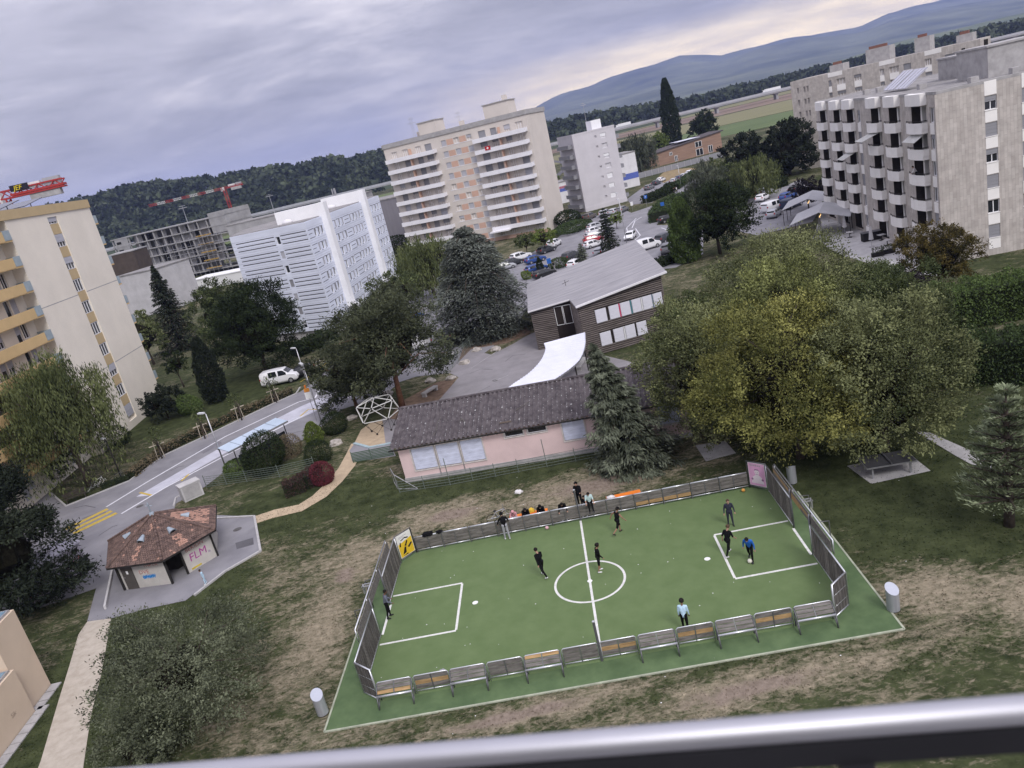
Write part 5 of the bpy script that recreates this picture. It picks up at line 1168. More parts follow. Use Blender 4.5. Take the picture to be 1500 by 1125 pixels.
for _ in range(2600):
    y = rg2.uniform(885, 1270); a_ = rg2.uniform(-.86, .42); x = a_ * y; h_ = hill_h(x, y)
    if h_ > 3: pts.append((x, y, h_ - 1))
forest('hill_forest', 'dense dark woodland covering the hill behind the construction site', pts, 'far', 1, (10, 24))
pts = []
for _ in range(1500):
    t = rg2.random(); x = 30 + 1500 * t; y = 980 + rg2.uniform(0, 190) + 120 * math.sin(t * 5) - t * 140 + (330 if t < .16 else 0); pts.append((x, y, -1))
forest('plain_woods', 'long belt of dark woodland across the plain below the mountains', pts, 'far', 2, (14, 26))
pts = [(rg2.uniform(-320, -60), 845 + rg2.uniform(-12, 12), -1) for _ in range(60)] + [(rg2.uniform(-230, -60), rg2.uniform(380, 430), -1) for _ in range(26)]
forest('scrub', 'low dark scrub along the far edge of the plain', pts, 'far', 3, (6, 10))
pts = [(rg2.uniform(30, 800), 1500 + rg2.uniform(0, 500), 0) for _ in range(300)]
forest('far_copses', 'scattered far copses on the plain', pts, 'far', 4, (10, 18))
M_mtn = mat('mountain_forest', (.03, .045, .03), .95, .5, .0022, col2=(.15, .165, .10), detail=8)
mr = [(-9000, 0), (-100, 0), (450, 70), (750, 190), (971, 265), (1338, 327), (1652, 330), (2286, 372), (2678, 380), (3138, 322), (3459, 368), (4086, 372), (4705, 310), (5026, 385), (5652, 393), (6589, 340), (8500, 320)]
def mtn_h(x, y):
    xr = x * 9000 / y; f = min(1, max(0, (y - 3600) / 4800)); f = f ** 1.25
    bk = 1 - .6 * max(0, (y - 8600) / 1500)
    nz = noise.fractal(Vector((x * .0006, y * .0006, 1.7)), 1.0, 2.0, 6)
    return -6 + f * bk * lerp_tab(mr, xr) * (1 + .10 * nz) + f * (1 - .5 * f) * 95 * nz * (1 if lerp_tab(mr, xr) > 50 else 0)
M_foot = mat('foothill_fields', (.05, .075, .035), .95, .5, .004, col2=(.15, .17, .08), detail=6)
def foot_h(x, y):
    f = min(1, max(0, (y - 2300) / 900)); bk = 1 - .5 * max(0, (y - 3300) / 700)
    return -3 + f * bk * (26 + 26 * noise.noise(Vector((x * .0011, y * .0011, 5))) + 10 * noise.noise(Vector((x * .004, y * .004, 9)))) * min(1, max(0, (x + 200) / 900))
terrain('foothills', M_foot, [-400 + i * 70 for i in range(75)], [2250 + i * 110 for i in range(18)], foot_h)
terrain('mountains', M_mtn, [-600 + i * 95 for i in range(96)], [3500 + i * 170 for i in range(38)], mtn_h)
# ------------------------------------------------------------------ football pitch
CT = Vector((1.62, 35.47, 0)); TH = R_(-4.75)
CU = Vector((math.cos(TH), math.sin(TH), 0)); CV = Vector((-math.sin(TH), math.cos(TH), 0))
def cw_(u, v, z=0): return CT + CU * u + CV * v + Vector((0, 0, z))
M_turf = mat('artificial_turf', (.106, .155, .064), .95, .10, .8, .5, 70, col2=(.130, .182, .080), detail=10)
M_turfo = mat('outer_turf', (.07, .112, .052), .95, .25, .7, .5, 60, col2=(.115, .17, .08), detail=8)
tf = MB().prism([(-12.8, -7.85), (12.8, -7.85), (12.8, 5.2), (11.5, 6.9), (-11.5, 6.9), (-12.8, 5.2)], .0, .045).build('outer_turf', M_turfo, loc=CT, rz=TH); tf['kind'] = 'structure'
ti = MB().prism([(-11.35, -5.75), (-10.5, -6.55), (10.5, -6.55), (11.35, -5.75), (11.35, 5.8), (10.5, 6.75), (-10.5, 6.75), (-11.35, 5.8)], .03, .05).build('pitch_turf', M_turf, loc=CT, rz=TH); ti['kind'] = 'structure'
LW = .13
M_line = mat('pitch_paint', (.60, .60, .57), .8, .14, 7, detail=8)
def line(pts, m=M_line, wd=LW): return ribbon(pts, wd, .0545, .004).build('pitch_line', m, ti)
line([(0, -6.5), (0, 6.7)]); line([(-11.3, -1.35), (-11.3, 1.35)]); line([(11.3, -1.35), (11.3, 1.35)])
for s in (-1, 1):
    bx_ = MB()
    for q in ((s * 11.3, s * 7.21, 2.13, 2.26), (s * 11.3, s * 7.21, -2.26, -2.13), (s * 7.21 - .065, s * 7.21 + .065, -2.13, 2.13)): bx_.box(min(q[0], q[1]), max(q[0], q[1]), q[2], q[3], .0505, .0545)
    bx_.build('penalty_box', M_line, ti); MB().prism([(s * 6.32 + .16 * math.cos(k * .3927), .16 * math.sin(k * .3927)) for k in range(16)], .0505, .0545).build('penalty_spot', M_paintc, ti)
cb = MB(); nn_ = 72; ro, ri = 1.95, 1.82
cb.add([(r * math.cos(2 * math.pi * k / nn_), r * math.sin(2 * math.pi * k / nn_), .0575) for k in range(nn_) for r in (ro, ri)], [(2 * k, (2 * k + 2) % (2 * nn_), (2 * k + 3) % (2 * nn_), 2 * k + 1) for k in range(nn_)]); cb.build('centre_circle', M_line, ti)
MB().prism([(.14 * math.cos(k * .5236), .14 * math.sin(k * .5236)) for k in range(12)], .055, .0605).build('centre_spot', M_paintc, ti)
for pl in ([(-12.85, -7.9), (12.85, -7.9)], [(12.85, -7.9), (12.85, 5.2)], [(-12.85, -7.9), (-12.85, 5.2)]):
    k = ribbon(pl, .09, .06, .06).build('kerb', mat('turf_edging', (.33, .35, .27), .9, .2, 2), loc=CT, rz=TH); k['kind'] = 'structure'
# barriers
M_plank = mat('weathered_plank', (.095, .087, .08), .9, .3, 1.6, .4, 14, col2=(.195, .182, .17), stretch=(1, 6, 6))
M_plankn = mat('new_plank', (.33, .215, .105), .85, .25, 1.6, .3, 14, stretch=(1, 6, 6))
M_plankd = mat('dark_slat', (.055, .05, .046), .9, .35, 2, .3, 14, col2=(.135, .125, .118), stretch=(8, 8, .7))
M_tube = mat('steel_tube', (.56, .57, .60), .32, .08, 3, metal=.7)
M_tubed = mat('dark_steel', (.14, .14, .15), .5, .15, 3, metal=.5)
rp = random.Random(21)
def plank(parent, a, b, wd, th, up, m): return MB().beam(a, b, th, wd, up).build('plank', m, parent)
NB = empty('pitch_barrier', CT, TH, 'steel and plank barrier with built-in lean benches along the near side of the pitch', 'barrier')
sg = 20.9 / 12; bench_at = {0, 2, 4, 7, 9, 11}; newp = {0: 2, 1: 1, 4: 0, 6: 1, 8: 1, 10: 1}
for i in range(12):
    u0 = -10.45 + i * sg + .05; u1 = -10.45 + (i + 1) * sg - .05; v = -6.5; um = (u0 + u1) / 2
    if i in bench_at:
        y1, z1 = v - .46, .62
        q = MB(); q.tube([(u0, v, .55), (u0, v, .98), (u0 + .08, v, 1.05), (u1 - .08, v, 1.05), (u1, v, .98), (u1, v, .55)], .028, 7); fr = q.build('bench_frame', M_tube, NB, smooth=True)
        q = MB(); q.tube([(u0 - .02, y1, z1), (u1 + .02, y1, z1)], .055, 8); q.build('front_rail', M_tube, fr, smooth=True)
        for uu in (u0, u1):
            q = MB(); q.tube([(uu, v, 1.0), (uu, y1, z1)], .03, 7); q.tube([(uu, y1, z1), (uu, y1 - .18, .05)], .032, 7); q.tube([(uu, y1 - .18, .05), (uu, v - .1, .42)], .026, 7); q.tube([(uu, v, .6), (uu, v, .05)], .03, 7); q.build('leg', M_tubed, fr, smooth=True)
        for k in range(3):
            f = .12 + k * .29; y_ = v + (y1 - v) * f; z_ = 1.03 + (z1 - 1.03) * f
            for ua, ub in ((u0 + .04, um - .03), (um + .03, u1 - .04)): plank(fr, (ua, y_, z_), (ub, y_, z_), .155, .035, (0, y1 - v, z1 - 1.03), M_plankn if newp.get(i) == k else M_plank)
        q = MB(); q.beam((um, v - .01, 1.0), (um, y1, z1 - .03), .035, .05); q.build('stay', M_tubed, fr)
    else:
        q = MB(); q.tube([(u0, v, .05), (u0, v, .98), (u0 + .08, v, 1.05), (u1 - .08, v, 1.05), (u1, v, .98), (u1, v, .05)], .028, 7); q.tube([(u0, v, .22), (u1, v, .22)], .028, 7); fr = q.build('panel_frame', M_tube, NB, smooth=True)
        for k in range(3):
            z_ = .90 - k * .235
            for ua, ub in ((u0 + .04, um - .03), (um + .03, u1 - .04)): plank(fr, (ua, v, z_), (ub, v, z_), .20, .035, (0, 0, 1), M_plankn if newp.get(i) == k else M_plank)
        q = MB(); q.box(um - .02, um + .02, v - .03, v + .03, .2, 1.03); q.build('stay', M_tubed, fr)
FB = empty('pitch_barrier', CT, TH, 'low plank barrier with steel rails along the far side of the pitch', 'barrier')
for i in range(12):
    u0 = -10.45 + i * sg + .03; u1 = -10.45 + (i + 1) * sg - .03; v = 6.75; um = (u0 + u1) / 2
    q = MB(); q.tube([(u0, v + .05, 1.06), (u1, v + .05, 1.06)], .05, 7); q.tube([(u0, v - .02, .2), (u1, v - .02, .2)], .035, 7); fr = q.build('panel_rail', M_tube, FB, smooth=True)
    for k in range(3 if i != 5 else 3):
        z_ = .90 - k * .24
        plank(fr, (u0, v, z_), (u1, v, z_), .215, .035, (0, 0, 1), M_plankn if (i, k) in ((9, 2), (8, 2)) else M_plank)
    q = MB(); q.box(u0 - .03, u0 + .03, v - .04, v + .08, .02, 1.05); q.box(um - .02, um + .02, v - .05, v - .02, .15, 1.0); q.build('post', M_tubed, fr)
# end walls: vertical slats, goal opening, plank band over the goal, corner panels
def end_wall(s, label, poster):
    E_ = empty('goal_wall', CT, TH, label, 'goal wall'); u = s * 11.37; HW = 1.82
    runs = [(-5.75, -1.45), (1.45, 5.8)]
    for v0, v1 in runs:
        q = MB(); q.tube([(u, v0, HW), (u, v1, HW)], .04, 7); q.tube([(u, v0, .14), (u, v1, .14)], .035, 7); q.tube([(u, v0, 0), (u, v0, HW)], .045, 7); q.tube([(u, v1, 0), (u, v1, HW)], .045, 7); fr = q.build('wall_frame', M_tube, E_, smooth=True)
        n_s = 17; w_ = (v1 - v0 - .1) / n_s
        for k in range(n_s):
            a_ = v0 + .05 + k * w_
            MB().box(u - .02, u + .02, a_ + .03, a_ + w_ - .045, .18, HW - .04).build('slat', M_plankd if rp.random() < .8 else M_plank, fr)
    # band over the goal
    ub = u + s * .06
    q = MB(); q.tube([(ub + s * .10, -4.1, 2.44), (ub + s * .10, 4.45, 2.44)], .04, 7); [q.tube([(ub + s * .1, vv, 1.7), (ub + s * .1, vv, 2.44)], .03, 6) for vv in (-4.1, -1.4, 1.4, 4.45)]; bd = q.build('goal_band', M_tube, E_, smooth=True)
    for k in range(3):
        for vi, (va, vb) in enumerate(((-4.1, -1.42), (-1.38, .0), (.04, 1.4), (1.44, 4.45))):
            plank(bd, (ub, va, 1.93 + k * .19), (ub, vb, 1.93 + k * .19), .165, .035, (0, 0, 1), M_plankn if (s > 0 and vi in (1, 2, 3) and k == 1) or (s > 0 and vi == 2 and k == 0) else M_plank)
    q = MB(); [q.tube([(u, vv, 0), (u, vv, 2.4)], .05, 8) for vv in (-1.42, 1.42)]; q.tube([(u + s * .95, -1.42, 0), (u + s * .95, -1.42, 1.82), (u, -1.42, 1.9)], .03, 6); q.tube([(u + s * .95, 1.42, 0), (u + s * .95, 1.42, 1.82), (u, 1.42, 1.9)], .03, 6); q.build('goal_frame', M_tubed, E_, smooth=True)
    q = MB(); q.box(u + s * .1, u + s * .7, .15, .2, 2.3, 2.36); q.box(u + s * .1, u + s * .7, -.1, -.05, 2.3, 2.36); q.box(u + s * .6, u + s * .66, -.1, .2, 1.9, 2.36); q.build('hoop_bracket', M_metal, E_)
    # near corner
    a_, b_ = Vector((u, -5.8, 0)), Vector((s * 10.5, -6.5, 0)); d = (b_ - a_); 
    q = MB(); q.tube([a_ + Vector((0, 0, .12)), a_ + Vector((0, 0, HW)), b_ + Vector((0, 0, HW)), b_ + Vector((0, 0, .12))], .05, 7); q.tube([a_ + Vector((0, 0, .14)), b_ + Vector((0, 0, .14))], .045, 7); q.tube([a_ + Vector((0, 0, .62)), b_ + Vector((0, 0, .62))], .022, 6); q.tube([a_ + Vector((0, 0, 1.2)), b_ + Vector((0, 0, 1.2))], .022, 6); fr = q.build('corner_frame', M_tube, E_, smooth=True)
    for k in range(5):
        p0 = a_.lerp(b_, (k + .08) / 5); p1 = a_.lerp(b_, (k + .92) / 5); MB().beam((p0.x, p0.y, .98), (p1.x, p1.y, .98), .03, 1.6).build('slat', M_plankd, fr)
    # far corner with its poster
    a_, b_ = Vector((u, 5.85, 0)), Vector((s * 10.5, 6.75, 0)); HP = 1.85
    q = MB(); q.tube([a_, a_ + Vector((0, 0, HP)), b_ + Vector((0, 0, HP)), b_], .045, 7); q.tube([a_ + Vector((0, 0, .2)), b_ + Vector((0, 0, .2))], .03, 6); fr = q.build('corner_frame', M_tubed, E_, smooth=True)
    L_ = (b_ - a_).length; an = math.atan2((b_ - a_).y, (b_ - a_).x); 
    if s > 0: a_, an = b_, an + math.pi
    pn = MB().box(.08, L_ - .08, -.02, .02, .28, HP - .06).build('poster_board', M_paintc, fr, loc=a_, rz=an)
    poster(pn, L_)
    return E_
def flat(pl, parent, m, nm, y=-.024):
    return MB().add([(x, y, z) for x, z in pl], [tuple(range(len(pl)))]).build(nm, m, parent)
def disc(x, z, r, parent, m, nm, y, k=14, sx=1.0): return flat([(x + r * sx * math.cos(2 * math.pi * i / k), z + r * math.sin(2 * math.pi * i / k)) for i in range(k)], parent, m, nm, y)
M_inky = mat('poster_black', (.02, .018, .015), .7)
def poster_y(pn, L_):
    flat([(.1, .3), (L_ - .1, .3), (L_ - .1, 1.77), (.1, 1.77)], pn, mat('poster_yellow', (.62, .42, .03), .6, .06, 2), 'print', -.0225)
    flat([(.1, 1.2), (L_ - .1, 1.35), (L_ - .1, 1.77), (.1, 1.77)], pn, mat('poster_white', (.66, .65, .62), .6, .04), 'print', -.0245)
    cx = L_ * .5
    for q in ([(cx - .3, 1.42), (cx + .05, 1.5), (cx + .32, 1.4), (cx + .26, 1.34), (cx + .02, 1.43), (cx - .25, 1.36)], [(cx - .45, 1.05), (cx - .38, 1.3), (cx - .3, 1.28), (cx - .36, 1.0)], [(cx - .1, .95), (cx + .12, 1.25), (cx + .2, 1.18), (cx + .02, .9)], [(cx + .1, .8), (cx + .42, 1.0), (cx + .48, .9), (cx + .2, .7)], [(cx - .35, .45), (cx - .12, .9), (cx + .0, .86), (cx - .08, .5)], [(cx - .42, .36), (cx + .02, .42), (cx + .02, .34)]): flat(q, pn, M_inky, 'print', -.0265)
    for k in range(2): part('print', MATS['trailer_grey'], pn, (.25, .85 - k * .2, -.0275, -.0255, 1.62 - k * .08, 1.65 - k * .08))
def poster_p(pn, L_):
    M_pk = mat('poster_pink', (.60, .33, .50), .6, .08, 1.5); M_pl = mat('poster_pale', (.66, .58, .62), .6, .05); M_pd = mat('poster_plum', (.25, .12, .24), .6)
    flat([(.1, .3), (L_ - .1, .3), (L_ - .1, 1.77), (.1, 1.77)], pn, M_pk, 'print', -.0225)
    text('RACISME', .15, M_pd, pn, (.2, -.025, 1.58), (R_(90), 0, 0), 'print', .001) if False else [part('print', mat('poster_ink', (.3, .3, .3), .6), pn, (.22 + k * .12, .30 + k * .12, -.026, -.0235, 1.6, 1.68)) for k in range(6)]
    cx = L_ * .5; disc(cx, 1.2, .19, pn, M_pl, 'print', -.0245, 16, .8); flat([(cx - .42, .45), (cx - .3, .85), (cx - .08, 1.02), (cx + .1, 1.02), (cx + .3, .85), (cx + .42, .45)], pn, M_pl, 'print', -.0243)
    flat([(cx - .16, 1.25), (cx - .12, 1.40), (cx + .12, 1.40), (cx + .16, 1.25), (cx + .1, 1.33), (cx - .1, 1.33)], pn, M_pd, 'print', -.0262)
    for x, z in ((cx - .06, 1.2), (cx + .06, 1.2)): disc(x, z, .022, pn, M_pd, 'print', -.0264, 8)
    flat([(cx - .07, 1.08), (cx + .07, 1.08), (cx + .04, 1.05), (cx - .04, 1.05)], pn, M_pd, 'print', -.0264)
    for x in (cx - .34, cx + .34): disc(x, .72, .075, pn, M_pd, 'print', -.0266, 9)
end_wall(-1, 'slatted goal wall with a yellow poster in its corner, left end of the pitch', poster_y)
end_wall(1, 'slatted goal wall with a pink poster in its corner, right end of the pitch', poster_p)
for v, h_, lab in ((-6.5, 2.15, 'dark halfway pole at the near barrier'), (6.85, 2.1, 'dark halfway pole at the far barrier')):
    p = cw_(0, v); q = empty('net_pole', (p.x, p.y, 0), 0, lab, 'pole'); MB().tube([(0, 0, 0), (0, 0, h_)], .06, 8).build('shaft', M_tubed, q); MB().lathe([(.07, 0), (.07, .05), (.03, .07)], 10, (0, 0, h_)).build('cap', M_tube, q)
# ------------------------------------------------------------------ people
M_skin = [mat('skin_a', (.36, .22, .16), .6, .05), mat('skin_b', (.16, .09, .06), .6, .05), mat('skin_c', (.26, .15, .10), .6, .05)]
M_black = mat('black_cloth', (.007, .007, .008), .95, .3, 6, .3, 20, spec=.1); M_navy = mat('navy_cloth', (.028, .03, .045), .9, .2, 6); M_blue = mat('blue_jacket', (.02, .11, .42), .7, .15, 5, .3, 15); M_gpant = mat('grey_cloth', (.30, .30, .32), .9, .12, 6, .3, 15)
M_lblue = mat('light_blue_cloth', (.42, .58, .70), .85, .08, 6, .3, 15); M_mint = mat('mint_cloth', (.45, .58, .58), .85, .1, 6); M_gshirt = mat('grey_blue_cloth', (.13, .14, .18), .9, .15, 6); M_shoe = mat('white_shoe', (.62, .62, .62), .7); M_shoed = mat('dark_shoe', (.025, .025, .028), .7)
M_hair = mat('black_hair', (.012, .010, .009), .7, .3, 30, .5, 60); M_hairb = mat('brown_hair', (.07, .045, .03), .7, .3, 30); M_pinkc = mat('pink_cloth', (.55, .27, .30), .85); M_wcl = mat('white_cloth', (.62, .60, .60), .85)
def rotx(a): return Matrix.Rotation(a, 3, 'X')
def person(label, loc, hd, h_=1.72, lean=8, arms=((10, 12, 20), (-10, 12, 20)), legs=((12, 15), (-12, 15)), top=M_black, bottom=M_black, shoe=M_shoe, skin=0, hair=M_hair, sleeve=2, shorts=False, sit=None, headp=10, hood=False, bun=False, curly=False, cap=None, group=None, fold=False):
    """one figure: local +Y is the way it faces; angles in degrees (arms: forward, out, elbow; legs: hip forward, knee)"""
    k = h_ / 1.75; hip_z = .92 * k
    P = empty('person', loc, hd, label, 'person', group)
    S = []                                                       # capsule segments: p, q, r0, r1, material slot
    tl = rotx(-R_(lean))
    hips = Vector((0, 0, 0)); 
    def T(v): return tl @ (Vector(v) * k)
    ch = T((0, .02, .42)); nk = T((0, .02, .56)); hd_c = nk + tl @ rotx(-R_(headp)) @ Vector((0, .03, .15)) * k
    S += [(hips + T((-.06, 0, 0)), hips + T((.06, 0, 0)), .115, .115, 1), (hips, T((0, .01, .22)), .12, .115, 0), (T((-.055, .01, .22)), T((-.07, .015, .40)), .105, .10, 0), (T((.055, .01, .22)), T((.07, .015, .40)), .105, .10, 0), (T((-.17, .01, .46)), T((.17, .01, .46)), .068, .068, 0), (T((0, .01, .5)), nk, .06, .052, 2 if not hood else 0), (nk, hd_c, .05, .06, 2)]
    R3 = tl @ rotx(-R_(headp)); H3 = lambda v: hd_c + R3 @ (Vector(v) * k)
    S += [(H3((0, -.015, .03)), H3((0, .01, -.01)), .098, .088, 2), (H3((0, .03, -.05)), H3((0, .055, -.085)), .062, .045, 2), (H3((0, .095, .0)), H3((0, .115, -.025)), .013, .019, 2), (H3((-.095, 0, .0)), H3((-.1, -.01, -.03)), .018, .014, 2), (H3((.095, 0, .0)), H3((.1, -.01, -.03)), .018, .014, 2)]
    hands = []
    for s, (fw, out_, el) in zip((-1, 1), arms):
        sh = T((s * .19, .01, .465)); A_ = Matrix.Rotation(-s * R_(out_), 3, 'Y'); d1 = tl @ (rotx(R_(fw)) @ (A_ @ Vector((0, 0, -1)))); e_ = sh + d1 * .29 * k
        d2 = tl @ (rotx(R_(fw + el)) @ (Matrix.Rotation(-s * R_(out_ * .4), 3, 'Y') @ Vector((0, 0, -1)))); 
        if fold: d2 = (d2 + Vector((-s * .8, .2, 0))).normalized()
        w_ = e_ + d2 * .25 * k; hn = w_ + d2 * .085 * k
        S += [(sh, e_, .056, .045, 0 if sleeve else 2), (e_, w_, .044, .03, 0 if sleeve > 1 else 2), (w_, hn, .028, .036, 2)]; hands.append((w_, hn, d2, s))
    feet = []
    for s, (hf, kn) in zip((-1, 1), legs):
        hp = Vector((s * .09 * k, 0, -.03 * k)); d1 = rotx(R_(hf)) @ Vector((s * .06, 0, -1)); kne = hp + d1 * .43 * k; d2 = rotx(R_(hf - kn)) @ Vector((s * .03, 0, -1)); an = kne + d2 * .42 * k
        S += [(hp, kne, .088, .062, 1), (kne, an, .058 if not shorts else .05, .042 if not shorts else .036, 1 if not shorts else 2)]
        ft = rotx(R_((hf - kn) * .5)) @ Vector((s * .15, 1, -.1)); ft.normalize(); S += [(an + Vector((0, -.03, -.035)) * k, an + (ft * .15 + Vector((0, 0, -.05))) * k, .042, .038, 3)]; feet.append(an.z - .095 * k)
    dz = -min(feet) if sit is None else sit
    b = MB()
    S = [(p, q, r0 * (1.16 if m_ != 2 else 1.04), r1 * (1.16 if m_ != 2 else 1.04), m_) for p, q, r0, r1, m_ in S]
    for p, q, r0, r1, m_ in S:
        d = (q - p); L = d.length or 1e-3; d = d / L
        pts = [p - d * r0 * k * .98, p - d * r0 * k * .7, p, q, q + d * r1 * k * .7, q + d * r1 * k * .98]; r0k, r1k = r0 * k, r1 * k
        b.tube(pts, [r0k * .2, r0k * .72, r0k, r1k, r1k * .72, r1k * .2], 10)
    me = b.mesh('tmp', M_black); to = bpy.data.objects.new('tmp', me); COL.objects.link(to)
    mo = to.modifiers.new('r', 'REMESH'); mo.mode = 'VOXEL'; mo.voxel_size = .017; sm = to.modifiers.new('s', 'SMOOTH'); sm.iterations = 5; sm.factor = .5
    dg = bpy.context.evaluated_depsgraph_get(); bm_ = bpy.data.meshes.new_from_object(to.evaluated_get(dg)); bpy.data.objects.remove(to)
    bm_.materials.clear(); [bm_.materials.append(x) for x in (top, bottom, M_skin[skin], shoe)]
    n_ = len(bm_.polygons); cen = np.empty(n_ * 3, np.float32); bm_.polygons.foreach_get('center', cen); cen = cen.reshape(-1, 3); best = np.full(n_, 1e9); mi = np.zeros(n_, np.int32)
    for p, q, r0, r1, m_ in S:
        p_, q_ = np.array(p), np.array(q); d = q_ - p_; t = np.clip(((cen - p_) @ d) / max(d @ d, 1e-9), 0, 1); ds = np.linalg.norm(cen - p_ - t[:, None] * d, axis=1) / ((r0 + (r1 - r0) * t) * k); u_ = ds < best; best = np.where(u_, ds, best); mi = np.where(u_, m_, mi)
    if shorts:                                                       # shorts end above the knee
        pass
    bm_.polygons.foreach_set('material_index', mi); bm_.polygons.foreach_set('use_smooth', np.ones(n_, bool)); bm_.update()
    body = link('body', bm_, P, (0, 0, dz)); bm_.name = 'person_body'
    fb = MB()
    for w_, hn, d, s in hands:                                       # four unequal fingers and a thumb on each hand
        sd = d.cross(Vector((0, 1, .2))); sd = sd.normalized() if sd.length > .1 else Vector((1, 0, 0)); pd = sd.cross(d).normalized()
        for i, ln in enumerate((.062, .072, .068, .052)):
            o_ = hn + sd * (-.026 + i * .0175) * k; fb.tube([o_ - d * .01, o_ + d * ln * .5 * k, o_ + (d * ln * .85 + pd * .022) * k], [.0095 * k, .009 * k, .006 * k], 6)
        o_ = w_.lerp(hn, .35) - sd * s * .03 * k; fb.tube([o_, o_ + (d * .03 - sd * s * .022) * k, o_ + (d * .06 - sd * s * .02 + pd * .01) * k], [.012 * k, .0105 * k, .007 * k], 6)
    fb.build('fingers', M_skin[skin], P, smooth=True, loc=(0, 0, dz))
    hb = MB()                                                        # hair: a cap round the skull, lifted off the face
    rr = 1.0 if not curly else 1.18
    ico = bmesh.new(); bmesh.ops.create_icosphere(ico, subdivisions=3, radius=1); 
    for v_ in ico.verts:
        c = v_.co.copy(); j = 1 + (.10 * noise.noise(c * 5) if curly else .03 * noise.noise(c * 4))
        q = Vector((c.x * .106, c.y * .116 - .022, c.z * .112 + .035)) * rr * j
        if c.y > .35 and c.z < .45: q = Vector((q.x, min(q.y, .055), max(q.z, .045)))
        if c.z < -.2 and not hood: q.z = max(q.z, -.035 if not bun else -.09)
        if hood: q = q * 1.12
        v_.co = H3(q)
    hm = bpy.data.meshes.new('hair'); ico.to_mesh(hm); ico.free(); hm.materials.append(hair if not hood else top); [setattr(p, 'use_smooth', True) for p in hm.polygons]
    link('hair' if not hood else 'hood', hm, P, (0, 0, dz))
    if cap: 
        q = MB(); q.lathe([(.112, 0), (.108, .05), (.07, .095), (.01, .105)], 14); q.beam((0, .09, .01), (0, .2, .0), .14, .012); c_ = q.build('cap', cap, P, smooth=True); c_.matrix_local = Matrix.Translation(Vector((0, 0, dz)) + H3((0, 0, .04))) @ (R3.to_4x4())
    e2 = MB(); [e2.lathe([(.004, -.004), (.011, 0), (.004, .004)], 8, H3((sx, .083, .012))) for sx in (-.035, .035)]; e2.build('eyes', M_hair, P, loc=(0, 0, dz))
    mth = MB(); mth.beam(H3((-.024, .092, -.065)), H3((.024, .092, -.065)), .012, .007); mth.build('mouth', mat('lip', (.22, .10, .09), .6), P, loc=(0, 0, dz))
    return P
def pc(u, v): q = cw_(u, v); return (q.x, q.y, .05)
person('person in a black jacket and trousers walking across the pitch left of the centre circle', pc(-2.48, 1.25), R_(35), 1.78, 8, ((-28, 14, 25), (22, 14, 25)), ((-22, 25), (18, 10)), M_black, M_black, M_shoe, 0)
person('person with curly hair in black top and shorts standing on the centre circle', pc(.66, .73), R_(-80), 1.66, 4, ((5, 6, 25), (10, 6, 30)), ((6, 8), (-6, 6)), M_black, M_black, M_shoe, 2, shorts=True, curly=True)
person('person in a black sleeveless shirt and shorts running near the far barrier', pc(2.15, 4.3), R_(-60), 1.68, 10, ((-18, 50, 10), (25, 35, 20)), ((28, 30), (-24, 35)), M_black, M_black, M_shoed, 2, shorts=True, sleeve=0, cap=M_black)
person('person in dark navy clothes standing in front of the right goal area', pc(8.34, 2.9), R_(170), 1.62, 2, ((4, 18, 15), (2, 18, 15)), ((8, 2), (-6, 4)), M_navy, M_navy, M_shoed, 0, hair=M_hairb)
person('person in black with white shoes striding towards the ball', pc(7.5, .05), R_(-50), 1.70, 14, ((-15, 15, 30), (24, 14, 35)), ((32, 30), (-26, 12)), M_black, M_black, M_shoe, 0, hair=M_hairb, sleeve=1)
person('person in a bright blue jacket bending over the white football', pc(8.4, -.86), R_(150), 1.68, 26, ((16, 16, 20), (-4, 18, 25)), ((24, 14), (-14, 22)), M_blue, M_black, M_shoed, 0, headp=22)
person('person in a light blue shirt at the near barrier', pc(4.06, -5.5), R_(-20), 1.62, 6, ((5, 8, 10), (8, 8, 10)), ((10, 8), (-8, 12)), M_lblue, M_black, M_shoed, 1, curly=True)
person('goalkeeper in a grey shirt and black trousers in the left goal', pc(-11.12, .12), R_(-75), 1.68, 6, ((18, 10, 40), (14, 10, 45)), ((8, 10), (-6, 8)), M_gshirt, M_black, M_shoed, 1)
person('person in a black hoodie and grey trousers leaning on the far barrier', pc(-4.62, 6.22), R_(10), 1.74, 14, ((38, 25, 10), (40, 25, 10)), ((4, 4), (-6, 4)), M_black, M_gpant, M_shoe, 0, hood=True)
person('person in black with a hood standing on the worn grass beyond the halfway line', (2.51, 44.15, .0), R_(160), 1.72, 3, ((20, 8, 70), (18, 8, 75)), ((5, 4), (-4, 4)), M_black, M_black, M_shoe, 0, hood=True)
def sitter(label, u, v, z, hd, **k): 
    q = cw_(u, v); return person(label, (q.x, q.y, 0), hd, sit=z, legs=((82, 78), (80, 74)), **k)
sitter('person in a mint football shirt sitting on the far barrier with feet over the pitch', .78, 6.8, 1.22, R_(178), h_=1.62, lean=14, arms=((30, 10, 40), (28, 10, 45)), top=M_mint, bottom=M_black, shoe=M_shoed, headp=24, sleeve=1)
sitter('person behind the mint shirted sitter on the far barrier, in dark clothes', .55, 7.5, .62, R_(150), h_=1.6, lean=8, arms=((30, 10, 40), (28, 10, 45)), top=M_black, bottom=M_black, shoe=M_shoe)
sitter('person with pink and white clothes hunched on the orange bench', -4.15, 8.05, .56, R_(182), h_=1.55, lean=34, arms=((60, 8, 30), (60, 8, 30)), top=M_pinkc, bottom=M_wcl, shoe=M_shoe, headp=10, hood=True)
sitter('person in black hunched on the orange bench beside the pink one', -3.35, 8.05, .56, R_(180), h_=1.7, lean=36, arms=((66, 8, 20), (64, 8, 25)), top=M_black, bottom=M_black, shoe=M_shoe)
